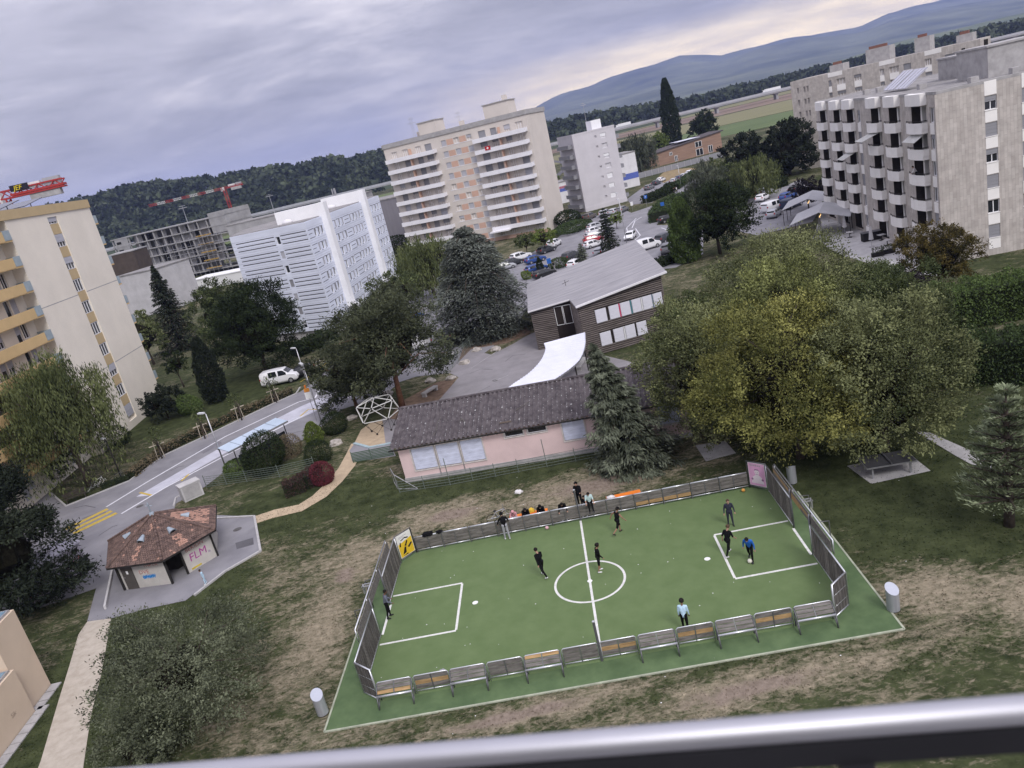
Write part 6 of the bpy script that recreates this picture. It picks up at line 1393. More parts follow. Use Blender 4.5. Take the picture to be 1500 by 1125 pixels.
sitter('person in black with a hood at the end of the orange bench', -2.35, 8.05, .56, R_(176), h_=1.72, lean=36, arms=((66, 8, 20), (64, 8, 25)), top=M_black, bottom=M_black, shoe=M_shoe, hood=True)
person('person in black leaning over the far barrier with arms resting on the rail', (lambda q: (q.x, q.y, 0))(cw_(-.95, 7.25)), R_(178), 1.66, 40, ((70, 12, 40), (70, 12, 40)), ((8, 4), (-2, 4)), M_black, M_black, M_shoe, 0, headp=16)
person('small child in blue standing on the asphalt beside the tiled hut', (-22.79, 45.59, .03), R_(120), 1.12, 3, ((5, 12, 10), (8, 12, 10)), ((6, 4), (-6, 4)), M_lblue, M_lblue, M_shoe, 2)
pb = E.matrix_basis @ Vector((37.6, -.55, fz[3] + .12))
person('person in a white shirt standing on a balcony of the stone block', (pb.x, pb.y, pb.z), R_(60), 1.7, 20, ((40, 10, 30), (40, 10, 30)), ((2, 2), (-2, 2)), M_wcl, M_black, M_shoed, 0)
for px, py, lab, c in ((906, 381, None, None),):
    pass
for px, py, hdg, lab, c in ((813, 397, 60, 'person in light trousers walking through the car park near the blue sign', M_gpant), (988, 285, 40, 'person in dark clothes walking along the back road, ahead of another', M_black), (992, 283, 50, 'person in a pale top walking along the back road, behind another', M_wcl)):
    q = g(px, py); person(lab, (q.x, q.y, .03), R_(hdg), 1.72, 4, ((-15, 8, 15), (15, 8, 15)), ((-16, 12), (16, 4)), M_black if c is M_gpant else c, c if c is M_gpant else M_navy, M_shoe, 0)
# balls, bench, bags, litter
def ball(label, p, m, r=.11):
    q = empty('football', p, 0, label, 'ball'); ic = bmesh.new(); bmesh.ops.create_icosphere(ic, subdivisions=3, radius=r); me = bpy.data.meshes.new('ball'); ic.to_mesh(me); ic.free(); me.materials.append(m); [setattr(x, 'use_smooth', True) for x in me.polygons]; link('shell', me, q, (0, 0, r))
    s = MB(); [s.tube([(r * 1.004 * math.cos(a_) * math.cos(t), r * 1.004 * math.sin(a_) * math.cos(t), r + r * 1.004 * math.sin(t)) for t in np.linspace(-1.4, 1.4, 9)], .004, 4) for a_ in (0, 1.05, 2.1, 3.14, 4.2, 5.25)]; s.build('seams', M_gpant, q); return q
ball('white football at the feet of the blue jacket', tuple(cw_(8.27, -1.1, .055)), mat('ball_white', (.62, .60, .52), .5, .05), .12)
ball('pink football by the far barrier', tuple(cw_(-2.11, 6.45, .055)), mat('ball_pink', (.60, .36, .40), .5, .2, 20))
ball('small orange ball in the corner below the pink poster', tuple(cw_(10.0, 6.35, .055)), mat('ball_orange', (.62, .30, .05), .5, .2, 20))
M_or = mat('orange_bench', (.72, .20, .03), .55, .06, 3)
def obench(label, u, v, ln, hd):
    q = cw_(u, v); o = empty('bench', (q.x, q.y, 0), hd, label, 'bench')
    for k in range(3): part('seat_slat', M_or, o, (-ln / 2, ln / 2, -.21 + k * .145, -.08 + k * .145, .42, .46))
    for s in (-1, 1):
        b = MB(); b.box(s * ln * .42 - .04, s * ln * .42 + .04, -.2, .2, 0, .06); b.box(s * ln * .42 - .03, s * ln * .42 + .03, -.16, -.1, .06, .42); b.box(s * ln * .42 - .03, s * ln * .42 + .03, .1, .16, .06, .42); b.build('leg', M_dark, o)
    part('beam', M_dark, o, (-ln * .42, ln * .42, -.03, .03, .34, .40)); return o
obench('orange slatted bench with people hunched on it', -3.2, 8.2, 2.5, TH + R_(1)); obench('orange slatted bench standing empty behind the far barrier', 2.95, 8.25, 2.2, TH + R_(3))
def cloth(label, loc, sx, sy, sz, m, seed, cat='bag'):
    ic = bmesh.new(); bmesh.ops.create_icosphere(ic, subdivisions=3, radius=1)
    for v_ in ic.verts:
        n1_ = 1 + .45 * noise.noise(v_.co * 2.1 + Vector((seed, 0, 0))); v_.co = Vector((v_.co.x * sx * n1_, v_.co.y * sy * n1_, max(-.25, v_.co.z) * sz * n1_ + sz * .25))
    me = bpy.data.meshes.new('cloth'); ic.to_mesh(me); ic.free(); me.materials.append(m); [setattr(x, 'use_smooth', True) for x in me.polygons]
    return tag(link('clothing' if cat != 'bag' else 'plastic_bag', me, None, loc), label, cat)
q = cw_(2.15, 8.15); cloth('crumpled white shirt lying on the empty orange bench', (q.x, q.y, .47), .26, .18, .1, M_wcl, 1, 'clothing')
q = cw_(-9.55, 6.85); cloth('black jacket thrown over the far barrier near the yellow poster', (q.x, q.y, 1.06), .38, .2, .16, M_black, 2, 'clothing')
q = cw_(-8.8, 6.85); cloth('black bag with a white end on the far barrier beside the black jacket', (q.x, q.y, 1.06), .24, .16, .12, M_black, 3, 'clothing')
q = cw_(-3.0, 8.35); cloth('yellow jacket on the orange bench between the people', (q.x, q.y, .47), .2, .15, .2, mat('yellow_cloth', (.6, .4, .05), .85), 4, 'clothing')
q = g(760, 722); cloth('white plastic bag on the worn grass in front of the pavilion', (q.x, q.y, .02), .28, .2, .16, M_wcl, 5)
q = g(648, 983); cloth('pale flattened bag on the turf by the near barrier', (q.x, q.y, .05), .14, .09, .03, M_gpant, 6); q = g(653, 987); cloth('smaller pale bag on the turf by the near barrier', (q.x, q.y, .05), .13, .08, .03, M_gpant, 7)
rl = random.Random(31); li = 0
lb = MB()
for _ in range(90):
    if _ < 45: q = cw_(rl.uniform(-11, 11), rl.uniform(-6.3, 6.5), .056)
    else: q = Vector((rl.uniform(-14, 24), rl.choice([rl.uniform(45, 52), rl.uniform(24, 27.5), rl.uniform(26, 40)]), .03))
    s_ = rl.uniform(.018, .04); a_ = rl.uniform(0, 3); lb.add([q + Vector((math.cos(a_ + k * 1.57) * s_, math.sin(a_ + k * 1.57) * s_, 0)) for k in range(4)] + [q + Vector((0, 0, .02))], [(0, 1, 4), (1, 2, 4), (2, 3, 4), (3, 0, 4)])
tag(lb.build('litter', M_paintc), 'tiny scraps of white litter strewn over turf and lawn', 'litter', kind='stuff')
# ------------------------------------------------------------------ vehicles
M_tyre = mat('tyre', (.02, .02, .022), .85); M_rim = mat('rim', (.40, .40, .42), .35, .05, metal=.6); M_cglass = mat('car_glass', (.015, .018, .022), .08, .1, spec=.7)
M_hl = mat('headlight', (.62, .62, .64), .15); M_tl = mat('taillight', (.38, .02, .025), .3)
CARC = dict(white=(.70, .70, .72), silver=(.42, .43, .46), grey=(.17, .17, .18), dark=(.045, .047, .055), black=(.018, .018, .02), blue=(.03, .07, .24), red=(.33, .03, .04), brown=(.12, .105, .095), navy=(.025, .035, .08))
KIND = dict(
    hatch=dict(L=4.1, W=1.76, belt=.93, top=[(-2.05, .62), (-2.02, .95), (-1.88, 1.05), (-1.55, 1.40), (-.9, 1.48), (.15, 1.45), (.95, .98), (1.85, .80), (2.04, .58)], roofw=.60, side=(-1.45, .62), ws=(.90, .22), rw=(-1.86, -1.52)),
    suv=dict(L=4.5, W=1.86, belt=1.08, top=[(-2.25, .7), (-2.22, 1.1), (-2.12, 1.2), (-1.9, 1.62), (-1.0, 1.70), (.1, 1.66), (.95, 1.14), (2.0, .98), (2.24, .66)], roofw=.66, side=(-1.75, .58), ws=(.90, .18), rw=(-2.1, -1.88)),
    van=dict(L=4.9, W=1.92, belt=1.15, top=[(-2.45, .7), (-2.44, 1.3), (-2.40, 1.75), (-2.25, 1.92), (-.5, 1.95), (.75, 1.90), (1.45, 1.28), (2.2, 1.05), (2.44, .7)], roofw=.80, side=(.1, 1.15), ws=(1.40, .82), rw=(-2.425, -2.36)))
CM = {}
def car_parts(kind, colour):
    if (kind, colour) in CM: return CM[(kind, colour)]
    K = KIND[kind]; W = K['W'] / 2; bt = K['belt']; tp = K['top']
    def zt(x): return lerp_tab(tp, x)
    def hw(x): return W * (1 - .10 * max(0, (abs(x) - K['L'] * .36) / (K['L'] * .14)) ** 2)
    def sec(x, z):                                           # half width of the shell at height z
        w_ = hw(x); t = zt(x)
        if z <= bt * .98: return w_ * (.94 + .06 * min(1, (z - .22) / .3)) if z < .5 else w_
        f = min(1, (z - bt) / max(.05, max(tp, key=lambda q: q[1])[1] - bt)); return w_ * .975 + (K['roofw'] - w_ * .975) * max(0, f)
    xs = sorted({q[0] for q in tp} | {-K['L'] * .3, -K['L'] * .1, K['L'] * .1, K['L'] * .32, K['L'] * .4}); rings = []
    for x in xs:
        t = zt(x); zb = .24 if abs(x) < K['L'] * .47 else .36; zs = [zb, min(.5, t * .8), min(.75, t * .9), min(bt, t * .96), t - .03, t]
        r = [(sec(x, z) if i < 5 else sec(x, t) * .86, z) for i, z in enumerate(zs)]; rings.append([(x, -y, z) for y, z in r] + [(x, y, z) for y, z in reversed(r)])
    b = MB(); n = 12; vs = [p for r in rings for p in r]
    b.add(vs, [(i * n + k, (i + 1) * n + k, (i + 1) * n + (k + 1) % n, i * n + (k + 1) % n) for i in range(len(xs) - 1) for k in range(n)] + [tuple(range(n)), tuple((len(xs) - 1) * n + k for k in reversed(range(n)))])
    pm = mat('car_paint_' + colour, CARC[colour], .28, .03, 1, spec=.5); P = [('body', b.mesh('car_body', pm, True), None)]
    def side_glass(x0, x1, s):
        g_ = MB(); xs_ = np.linspace(x0, x1, 7); lo = []; hi = []
        for x in xs_:
            z1 = zt(x) - .09; z0 = bt + .03; z1 = max(z1, z0 + .02); lo.append((x, s * (sec(x, z0) + .012), z0)); hi.append((x, s * (sec(x, z1) + .012), z1))
        return g_.add(lo + hi, [(i, i + 1, 8 + i, 7 + i) if s < 0 else (i, 7 + i, 8 + i, i + 1) for i in range(6)])
    for s in (-1, 1):
        x0, x1 = K['side']
        for a_, c_ in (((x0, (x0 + x1) / 2 - .06), ((x0 + x1) / 2 + .06, x1 + .1)) if kind != 'van' else ((x0, x1), (-1.2, -.15))): P.append(('side_window', side_glass(a_, c_, s).mesh('side_window', M_cglass), None))
    for nm, (xa, xb) in (('windscreen', K['ws']), ('rear_window', K['rw'])):
        za, zb = zt(xa) + .02, zt(xb) - .04; o_ = .02 * (1 if xa > 0 else -1); ya, yb = sec(xa, za) * .84, sec(xb, zb) * .88
        g_ = MB(); g_.add([(xa + o_, -ya, za + .01), (xa + o_, ya, za + .01), (xb + o_, yb, zb + .02), (xb + o_, -yb, zb + .02)], [(0, 1, 2, 3), (3, 2, 1, 0)]); P.append((nm, g_.mesh(nm, M_cglass), None))
    wr = .32 if kind == 'hatch' else .35
    for x in (-K['L'] * .30, K['L'] * .315):
        for s in (-1, 1):
            t = MB(); t.tube([(x, s * (W - .20), wr), (x, s * (W + .012), wr)], wr, 18); r = MB(); r.tube([(x, s * (W - .1), wr), (x, s * (W + .02), wr)], wr * .62, 10); P.append(('wheel', t.mesh('wheel', M_tyre), r.mesh('rim', M_rim)))
    for s in (-1, 1):
        xe = K['L'] / 2; h = MB(); h.cbox((xe - .10, s * W * .68, zt(xe - .12) - .16), (.22, .36, .13)); P.append(('headlight', h.mesh('headlight', M_hl), None))
        t = MB(); t.cbox((-xe + .06, s * W * .80, bt - .05), (.14, .2, .26)); P.append(('taillight', t.mesh('taillight', M_tl), None))
    f = MB(); f.cbox((K['L'] / 2 - .01, 0, .45), (.05, .9, .16)); P.append(('grille', f.mesh('grille', M_dark), None))
    CM[(kind, colour)] = P; return P
def car(colour, kind, a, b, label, group=None, name=None):
    pa, pb_ = g(*a), g(*b); c = (pa + pb_) / 2; hd = math.atan2(pb_.y - pa.y, pb_.x - pa.x)
    o = empty(name or {'van': 'parked_van'}.get(kind, 'parked_car'), (c.x, c.y, .035), hd, label, 'van' if kind == 'van' else 'car', group)
    for nm, me, sub in car_parts(kind, colour):
        q = link(nm, me, o)
        if sub: link('rim', sub, q)
    return o
G1 = 'cars parked by the cream tower block'; G2 = 'cars parked round the small spruce'; G3 = 'cars parked below the slim tower'; G4 = 'cars in the back car park'; G5 = 'cars beside the stone block'; G6 = 'cars behind the pine'
for q in [
    ('white', 'van', (391, 566), (437, 556), 'white panel van parked on the grass edge by the round dark tree', None), ('black', 'hatch', (453, 549), (428, 556), 'black car with red rear lights parked behind the white van', None),
    ('white', 'suv', (752, 385), (776, 377), 'white car with a black roof opening in front of the tower block', G1), ('dark', 'hatch', (742, 392), (764, 385), 'dark grey car left of the white one before the tower block', G1), ('silver', 'hatch', (730, 398), (752, 392), 'silver car half behind the cedar', G1), ('blue', 'hatch', (773, 388), (797, 381), 'dark blue car below the two small trees', G1), ('dark', 'hatch', (790, 374), (813, 366), 'dark car under the bright green tree', G1), ('white', 'suv', (805, 366), (820, 357), 'white car at the end of the row by the bright green tree', G1),
    ('blue', 'hatch', (775, 402), (798, 395), 'bright blue car beside the dark column shrub', G1), ('black', 'hatch', (785, 411), (812, 402), 'black car just behind the timber school roof', G1), ('dark', 'suv', (826, 386), (852, 375), 'dark car half hidden by a bush behind the timber school', G1), ('white', 'hatch', (833, 397), (858, 385), 'white car right behind the timber school roof edge', G1),
    ('silver', 'hatch', (863, 338), (884, 332), 'silver car farthest in the row left of the spruce', G2), ('white', 'hatch', (862, 345), (883, 339), 'white car second from the far end left of the spruce', G2), ('silver', 'hatch', (860, 352), (883, 346), 'silver car between white and red cars by the spruce', G2), ('red', 'hatch', (858, 358), (882, 352), 'red car in the row left of the spruce', G2), ('white', 'hatch', (857, 366), (884, 358), 'white car nearest in the row left of the spruce', G2), ('silver', 'hatch', (872, 380), (888, 367), 'pale car under the spruce by the school roof', G2),
    ('silver', 'hatch', (836, 324), (850, 318), 'silver car at the left end below the slim tower', G3), ('black', 'hatch', (846, 326), (860, 320), 'black car second from left below the slim tower', G3), ('brown', 'suv', (856, 325), (873, 317), 'brown-grey car third from left below the slim tower', G3), ('silver', 'suv', (880, 320), (895, 313), 'silver car under the small leafy tree by the slim tower', G3), ('silver', 'hatch', (893, 317), (908, 310), 'silver car in the middle of the row right of the slim tower corner', G3), ('grey', 'hatch', (905, 314), (920, 307), 'grey car at the hedge end below the slim tower', G3),
    ('white', 'hatch', (931, 343), (916, 358), 'white car coming down the road beside the white van', None), ('white', 'van', (930, 371), (966, 360), 'white van with dark side windows parked behind the timber school', None), ('dark', 'suv', (965, 359), (986, 350), 'dark car in front of the white van behind the school', None), ('grey', 'suv', (974, 378), (984, 362), 'grey car beside the tall light green hedge tree', None), ('black', 'hatch', (968, 328), (990, 322), 'black car by the blue sign at the road bend', None),
    ('grey', 'hatch', (943, 281), (960, 274), 'grey car at the left of the back car park', G4), ('dark', 'hatch', (955, 274), (968, 268), 'dark car behind the grey one in the back car park', G4), ('white', 'hatch', (963, 269), (974, 264), 'white car by the straw patch in the back car park', G4), ('silver', 'hatch', (982, 271), (995, 265), 'silver car nearest in the right row of the back car park', G4), ('navy', 'hatch', (989, 267), (1002, 261), 'navy car second in the right row of the back car park', G4), ('silver', 'hatch', (997, 263), (1009, 258), 'silver car third in the right row of the back car park', G4), ('white', 'hatch', (1005, 259), (1016, 253), 'white car farthest in the right row of the back car park', G4), ('red', 'hatch', (973, 285), (988, 278), 'dark red car by the back road', G4), ('brown', 'suv', (963, 290), (982, 281), 'brown car by the hedge at the back road', G4), ('white', 'hatch', (986, 298), (996, 291), 'white car standing alone on the back road', G4),
    ('white', 'hatch', (1110, 298), (1125, 290), 'white car behind the white van near the stone block', G5), ('white', 'van', (1122, 313), (1144, 305), 'white van near the restaurant canopies', G5), ('silver', 'hatch', (1127, 323), (1141, 313), 'silver car between the white van and the big tree', G5), ('blue', 'hatch', (1142, 297), (1167, 287), 'blue car by the dark purple tree', G5), ('navy', 'van', (1149, 309), (1171, 300), 'dark blue van next to the restaurant canopies', G5), ('silver', 'hatch', (1112, 288), (1130, 282), 'silver car half hidden under the pines', G5), ('dark', 'hatch', (1160, 284), (1173, 278), 'dark car behind the blue car by the stone block', G5),
    ('white', 'hatch', (562, 449), (586, 441), 'white car at the striped block, seen past the pine top', G6), ('white', 'hatch', (588, 488), (612, 480), 'white car behind the upper pine branches', G6), ('blue', 'hatch', (592, 474), (614, 466), 'blue car behind the pine near the striped block', G6), ('silver', 'hatch', (636, 505), (662, 495), 'silver car between the pine and the cedar', G6), ('dark', 'suv', (664, 500), (686, 490), 'dark car with red lights between pine and cedar', G6), ('white', 'van', (610, 512), (648, 500), 'white van behind the pine branches', G6), ('black', 'hatch', (528, 572), (556, 560), 'black car under the lower pine branches by the climbing frame', G6), ('white', 'hatch', (556, 520), (584, 512), 'white car in the shade of the pine', G6),
    ('red', 'hatch', (990, 236), (1004, 231), 'red car parked in front of the orange clubhouse', None), ('white', 'van', (975, 239), (990, 233), 'white van parked in front of the orange clubhouse', None)]:
    car(*q)
# bins for containers near pine
# ------------------------------------------------------------------ bicycles
def bicycle(label, loc, hd, m, lean=8, group=None):
    o = empty('bicycle', loc, hd, label, 'bicycle', group); R = .34
    for x in (-.52, .52):
        b = MB(); b.tube([(x + R * math.cos(t), 0, R + R * math.sin(t)) for t in np.linspace(0, 2 * math.pi, 25)], .018, 6); wv = b.build('wheel', M_tyre, o)
        b = MB(); [b.tube([(x, 0, R), (x + R * math.cos(t), 0, R + R * math.sin(t))], .004, 4) for t in np.linspace(0, 5.6, 10)]; b.tube([(x, -.05, R), (x, .05, R)], .03, 6); b.build('spokes', M_metal, wv)
    b = MB(); [b.tube(p, .017, 6) for p in ([(-.52, 0, R), (-.08, 0, .3)], [(-.08, 0, .3), (.38, 0, .78)], [(-.08, 0, .3), (-.22, 0, .82)], [(-.2, 0, .76), (.36, 0, .84)], [(-.52, 0, R), (-.2, 0, .74)], [(.52, 0, R), (.36, 0, .95)])]; b.build('frame', m, o)
    b = MB(); b.tube([(.42, -.28, .98), (.36, -.2, 1.0), (.36, .2, 1.0), (.42, .28, .98)], .015, 6); b.build('handlebar', M_tubed, o)
    b = MB(); b.lathe([(.02, -.03), (.11, 0), (.06, .04)], 10, (-.24, 0, .86)); b.build('saddle', M_tyre, o); b = MB(); b.lathe([(.08, -.01), (.08, .01)], 10); c_ = b.build('crank', M_tubed, o, loc=(-.08, .05, .3)); c_.rotation_euler = (R_(90), 0, 0)
    o.rotation_euler = (R_(lean), 0, hd); return o
q = g(733, 762); bicycle('pale grey bicycle leaning at the far barrier', (q.x, q.y, 0), R_(8), mat('bike_grey', (.40, .42, .48), .4), 12)
for px, py, lab, a_ in ((140, 717, 'black bicycle parked under the willow, left one', 60), (147, 712, 'white bicycle parked under the willow', 55), (176, 704, 'bicycle standing alone by the kerb right of the willow', 40)):
    q = g(px, py); bicycle(lab, (q.x, q.y, .0), R_(a_), M_paintc if 'white' in lab else M_tubed)
# ------------------------------------------------------------------ street furniture
M_bin = mat('brushed_bin', (.40, .41, .44), .35, .12, 2, metal=.45, stretch=(3, 3, .3))
def litter_bin(label, px, py, hd):
    p = g(px, py); o = empty('litter_bin', (p.x, p.y, 0), hd, label, 'bin'); n = 24; r = .27
    top = [(r * math.cos(2 * math.pi * k / n), r * math.sin(2 * math.pi * k / n), 1.10 + .17 * math.sin(2 * math.pi * k / n)) for k in range(n)]; bot = [(x, y, .08) for x, y, z in top]
    b = MB(); b.add(bot + top, [(k, (k + 1) % n, n + (k + 1) % n, n + k) for k in range(n)] + [tuple(reversed(range(n)))]); shade_auto(b.build('drum', M_bin, o))
    b = MB(); b.add([(x * 1.04, y * 1.04, z) for x, y, z in top] + [(x * 1.04, y * 1.04, z + .025) for x, y, z in top], [tuple(range(n, 2 * n)), tuple(reversed(range(n)))] + [(k, (k + 1) % n, n + (k + 1) % n, n + k) for k in range(n)]); b.build('lid', mat('bin_lid', (.42, .44, .50), .4, .04, metal=.4), o)
    b = MB(); b.tube([(0, 0, 0), (0, 0, .1)], .2, 14); b.build('foot', M_dark, o); return o
litter_bin('brushed steel litter bin with slanted lid outside the pitch corner, right', 1309, 894, R_(10)); litter_bin('brushed steel litter bin with slanted lid beside the left near corner of the pitch', 474, 1046, R_(20)); litter_bin('steel litter bin in shade behind the right goal wall', 1161, 708, R_(170))
p = g(1300, 690); o = empty('table_tennis_table', (p.x, p.y, .03), R_(-8), 'dark outdoor table tennis table on a concrete slab under the big tree', 'table')
part('top', mat('slate_top', (.055, .055, .06), .5), o, (-1.37, 1.37, -.76, .76, .70, .76)); part('rim', M_metal, o, (-1.40, 1.40, -.80, -.762, .68, .765), (-1.40, -1.372, -.762, .76, .68, .765), (1.372, 1.40, -.762, .76, .68, .765)); part('net', M_metal, o, (-.01, .01, -.8, .8, .765, .9))
for s in (-1, 1): part('leg', M_metal, o, (s * 1.05 - .05, s * 1.05 + .05, -.7, -.62, 0, .7), (s * 1.05 - .05, s * 1.05 + .05, .62, .7, 0, .7))
# climbing frame
p = g(562, 630); o = empty('climbing_frame', (p.x, p.y, 0), R_(12), 'steel tube climbing dome with black knots on the sand', 'climbing frame')
ph = (1 + 5 ** .5) / 2; nodes = []
for k in range(5): nodes.append((2.0 * math.cos(k * 1.2566), 2.0 * math.sin(k * 1.2566), 1.55))
for k in range(5): nodes.append((1.85 * math.cos(k * 1.2566 + .628), 1.85 * math.sin(k * 1.2566 + .628), 2.9))
for k in range(5): nodes.append((1.15 * math.cos(k * 1.2566 + .3), 1.15 * math.sin(k * 1.2566 + .3), .12))
nodes.append((0, 0, 3.35))
ed = [(k, (k + 1) % 5) for k in range(5)] + [(5 + k, 5 + (k + 1) % 5) for k in range(5)] + [(k, 5 + k) for k in range(5)] + [(k, 5 + (k + 4) % 5) for k in range(5)] + [(15, 5 + k) for k in range(5)]
for a_, b_ in ed: MB().tube([nodes[a_], nodes[b_]], .045, 7).build('tube', mat('pale_tube', (.52, .52, .50), .45, .06), o)
b = MB(); [b.tube([nodes[k], nodes[10 + j]], .015, 5) for k in range(5) for j in (k, (k + 4) % 5)]; [b.tube([nodes[a_], nodes[c_]], .012, 4) for a_, c_ in ((0, 7), (1, 8), (2, 9), (3, 5), (4, 6), (0, 12), (2, 14))]; b.build('ropes', M_dark, o)
for nd in nodes: MB().lathe([(.03, -.09), (.09, -.04), (.09, .04), (.03, .09)], 9, nd).build('knot', M_dark, o)
# boulders, concrete benches
M_rock = mat('boulder', (.36, .33, .30), .95, .25, 3, .5, 12)
def boulder(label, px, py, s, seed):
    p = g(px, py); ic = bmesh.new(); bmesh.ops.create_icosphere(ic, subdivisions=3, radius=1)
    for v in ic.verts: k = 1 + .4 * noise.noise(v.co * 1.4 + Vector((seed, 3, 1))); v.co = Vector((v.co.x * s * k, v.co.y * s * .8 * k, max(v.co.z, -.3) * s * .62 * k + .16 * s))
    me = bpy.data.meshes.new('boulder'); ic.to_mesh(me); ic.free(); me.materials.append(M_rock); return tag(link('boulder', me, None, (p.x, p.y, .0)), label, 'rock', 'boulders round the school yard')
for i, (px, py, s, lab) in enumerate(((699, 514, .6, 'pale boulder at the yard edge under the cedar, left one'), (727, 513, .62, 'pale boulder at the yard edge under the cedar, right one'), (681, 533, .62, 'boulder standing alone on the school yard asphalt'), (631, 559, .6, 'boulder on bare earth under the pine'), (661, 556, .55, 'boulder where the pine bed meets the yard'), (568, 579, .7, 'pale boulder behind the climbing frame'), (516, 614, .6, 'white boulder beside the round dark bush'), (492, 651, .6, 'white boulder by the bare grass near the footpath'))): boulder(lab, px, py, s, i * 3.3)
def cbench(label, a, b):
    pa, pb_ = g(*a), g(*b); c = (pa + pb_) / 2; o = empty('concrete_bench', (c.x, c.y, .04), math.atan2((pb_ - pa).y, (pb_ - pa).x), label, 'bench'); L = (pb_ - pa).length
    part('seat', M_conc, o, (-L / 2, L / 2, -.28, .28, .34, .48))
    for s in (-1, 1): part('leg', M_conc, o, (s * L * .42 - .12, s * L * .42 + .12, -.24, .24, 0, .34))
cbench('long concrete bench on the yard beside the bare earth', (621, 583), (640, 571)); cbench('concrete bench at the yard wall between pine and cedar', (658, 527), (671, 519)); cbench('concrete bench under the covered walkway', (848, 545), (856, 530))
# wooden park bench by the street
def park_bench(label, px, py, hd):
    p = g(px, py); o = empty('park_bench', (p.x, p.y, .03), hd, label, 'bench'); m_ = mat('dark_wood', (.05, .042, .036), .8)
    for k in range(3): part('seat_slat', m_, o, (-1, 1, -.2 + k * .15, -.08 + k * .15, .42, .46)); part('back_slat', m_, o, (-1, 1, .27, .31, .52 + k * .15, .64 + k * .15))
    for s in (-.8, .8): part('leg', m_, o, (s - .04, s + .04, -.2, .3, 0, .42), (s - .04, s + .04, .31, .36, 0, .95))
park_bench('dark wooden bench at the kerb left of the willow', 113, 733, R_(30))
# fences
M_fence = mat('green_grey_wire', (.16, .19, .17), .6, .1, 2, metal=.3)
def fence(label, pts, h, pitch, m, wires=6, tall=(), vert=True, wz_=.03):
    P = [Vector(g2(*q)) for q in pts]; o = empty('wire_fence', (P[0].x, P[0].y, 0), 0, label, 'fence'); n = 0
    for a_, b_ in zip(P, P[1:]):
        L = (b_ - a_).length; k = max(1, int(round(L / pitch)))
        for i in range(k):
            p = a_.lerp(b_, i / k) - P[0]; q = a_.lerp(b_, (i + 1) / k) - P[0]; hh = h + .15 if n not in tall else h + 1.3
            MB().tube([(p.x, p.y, 0), (p.x, p.y, hh)], .032, 6).build('post', m, o)
            w_ = MB(); [w_.beam((p.x, p.y, .08 + j * (h - .1) / (wires - 1)), (q.x, q.y, .08 + j * (h - .1) / (wires - 1)), .02, wz_) for j in range(wires)]
            nv = int((q - p).length / .3) if vert else 0; [w_.beam((p.lerp(q, t / nv).x, p.lerp(q, t / nv).y, .05), (p.lerp(q, t / nv).x, p.lerp(q, t / nv).y, h), .008, .008) for t in range(1, nv)]; w_.build('mesh_panel', m, o); n += 1
    p = P[-1] - P[0]; MB().tube([(p.x, p.y, 0), (p.x, p.y, h + .15)], .032, 6).build('post', m, o); return o
fence('low wire fence between the street garden and the footpath lawn', [(303, 714), (362, 706), (410, 699), (462, 687)], 1.05, 2.3, M_fence, 6)
fence('wire fence with tall posts in front of the pink pavilion', [(586, 722), (660, 711), (760, 692), (886, 668)], .95, 1.9, M_fence, 5, (2, 6))
fence('short green slatted fence left of the pavilion at the yard path', [(518, 678), (545, 673), (577, 667)], .9, 1.8, mat('green_slat', (.08, .12, .085), .7), 7, (), False, .09)
q = empty('wire_gate', tuple(g(583, 716)), 0, 'small grey gate frame at the corner of the pavilion', 'gate'); b = MB(); b.tube([(0, 0, 0), (-.4, 1.4, 0), (-.4, 1.4, 1.2), (0, 0, 1.2), (0, 0, 0)], .03, 6); b.tube([(0, 0, 0), (1.6, -.9, 0)], .03, 5); b.tube([(0, 0, 1.2), (1.6, -.9, .05)], .03, 5); b.build('frame', M_metal, q)
fence('wire fence at the far end of the school yard', [(655, 548), (672, 530), (690, 510), (700, 500)], 1.4, 2.2, M_fence, 6)
# lamps and signs
def lamp(label, px, py, h, hd, m=M_metal):
    p = g(px, py); o = empty('street_lamp', (p.x, p.y, 0), hd, label, 'street lamp'); MB().tube([(0, 0, 0), (0, 0, h * .5), (0, 0, h)], [.08, .065, .045], 8).build('pole', m, o, smooth=True)
    b = MB(); b.tube([(0, 0, h), (.12, 0, h + .08), (.5, 0, h + .1)], .03, 6); b.build('arm', m, o); b = MB(); b.box(.2, .95, -.13, .13, h + .05, h + .17); hd_ = b.build('lamp_head', mat('lamp_grey', (.55, .56, .58), .4), o); part('diffuser', M_shut, hd_, (.28, .9, -.1, .1, h + .035, h + .05)); return o
lamp('grey street lamp beside the bus shelter', 334, 694, 6.0, R_(150)); lamp('grey street lamp with road signs at the bus lane end', 472, 622, 6.5, R_(120)); lamp('tall grey lamp in the car park before the slim tower', 918, 356, 8.0, R_(100)); lamp('grey lamp on the lawn by the white van', 452, 567, 5, R_(140)); lamp('dark lamp post behind the bicycles under the willow', 178, 700, 4.2, R_(140), M_dark)
lamp('grey lamp by the back road hedge', 998, 276, 6, R_(100)); lamp('grey lamp near the slim tower cars', 911, 322, 6, R_(100))
def sign(label, px, py, h, shape, m, hd=R_(180)):
    p = g(px, py); o = empty('road_sign', (p.x, p.y, 0), 0, label, 'sign'); MB().tube([(0, 0, 0), (0, 0, h)], .03, 6).build('pole', M_metal, o)
    b = MB(); b.box(-shape[0] / 2, shape[0] / 2, -.05, -.03, h - shape[1], h); b.build('plate', m, o); return o
M_sb = mat('sign_blue', (.03, .12, .42), .5); q = sign('blue road sign by the hedge at the slim tower', 948, 304, 3.0, (.8, .8), M_sb); text('P', .6, M_paintc, q, (-.17, -.056, 2.38), (R_(90), 0, 0), 'lettering', .002)
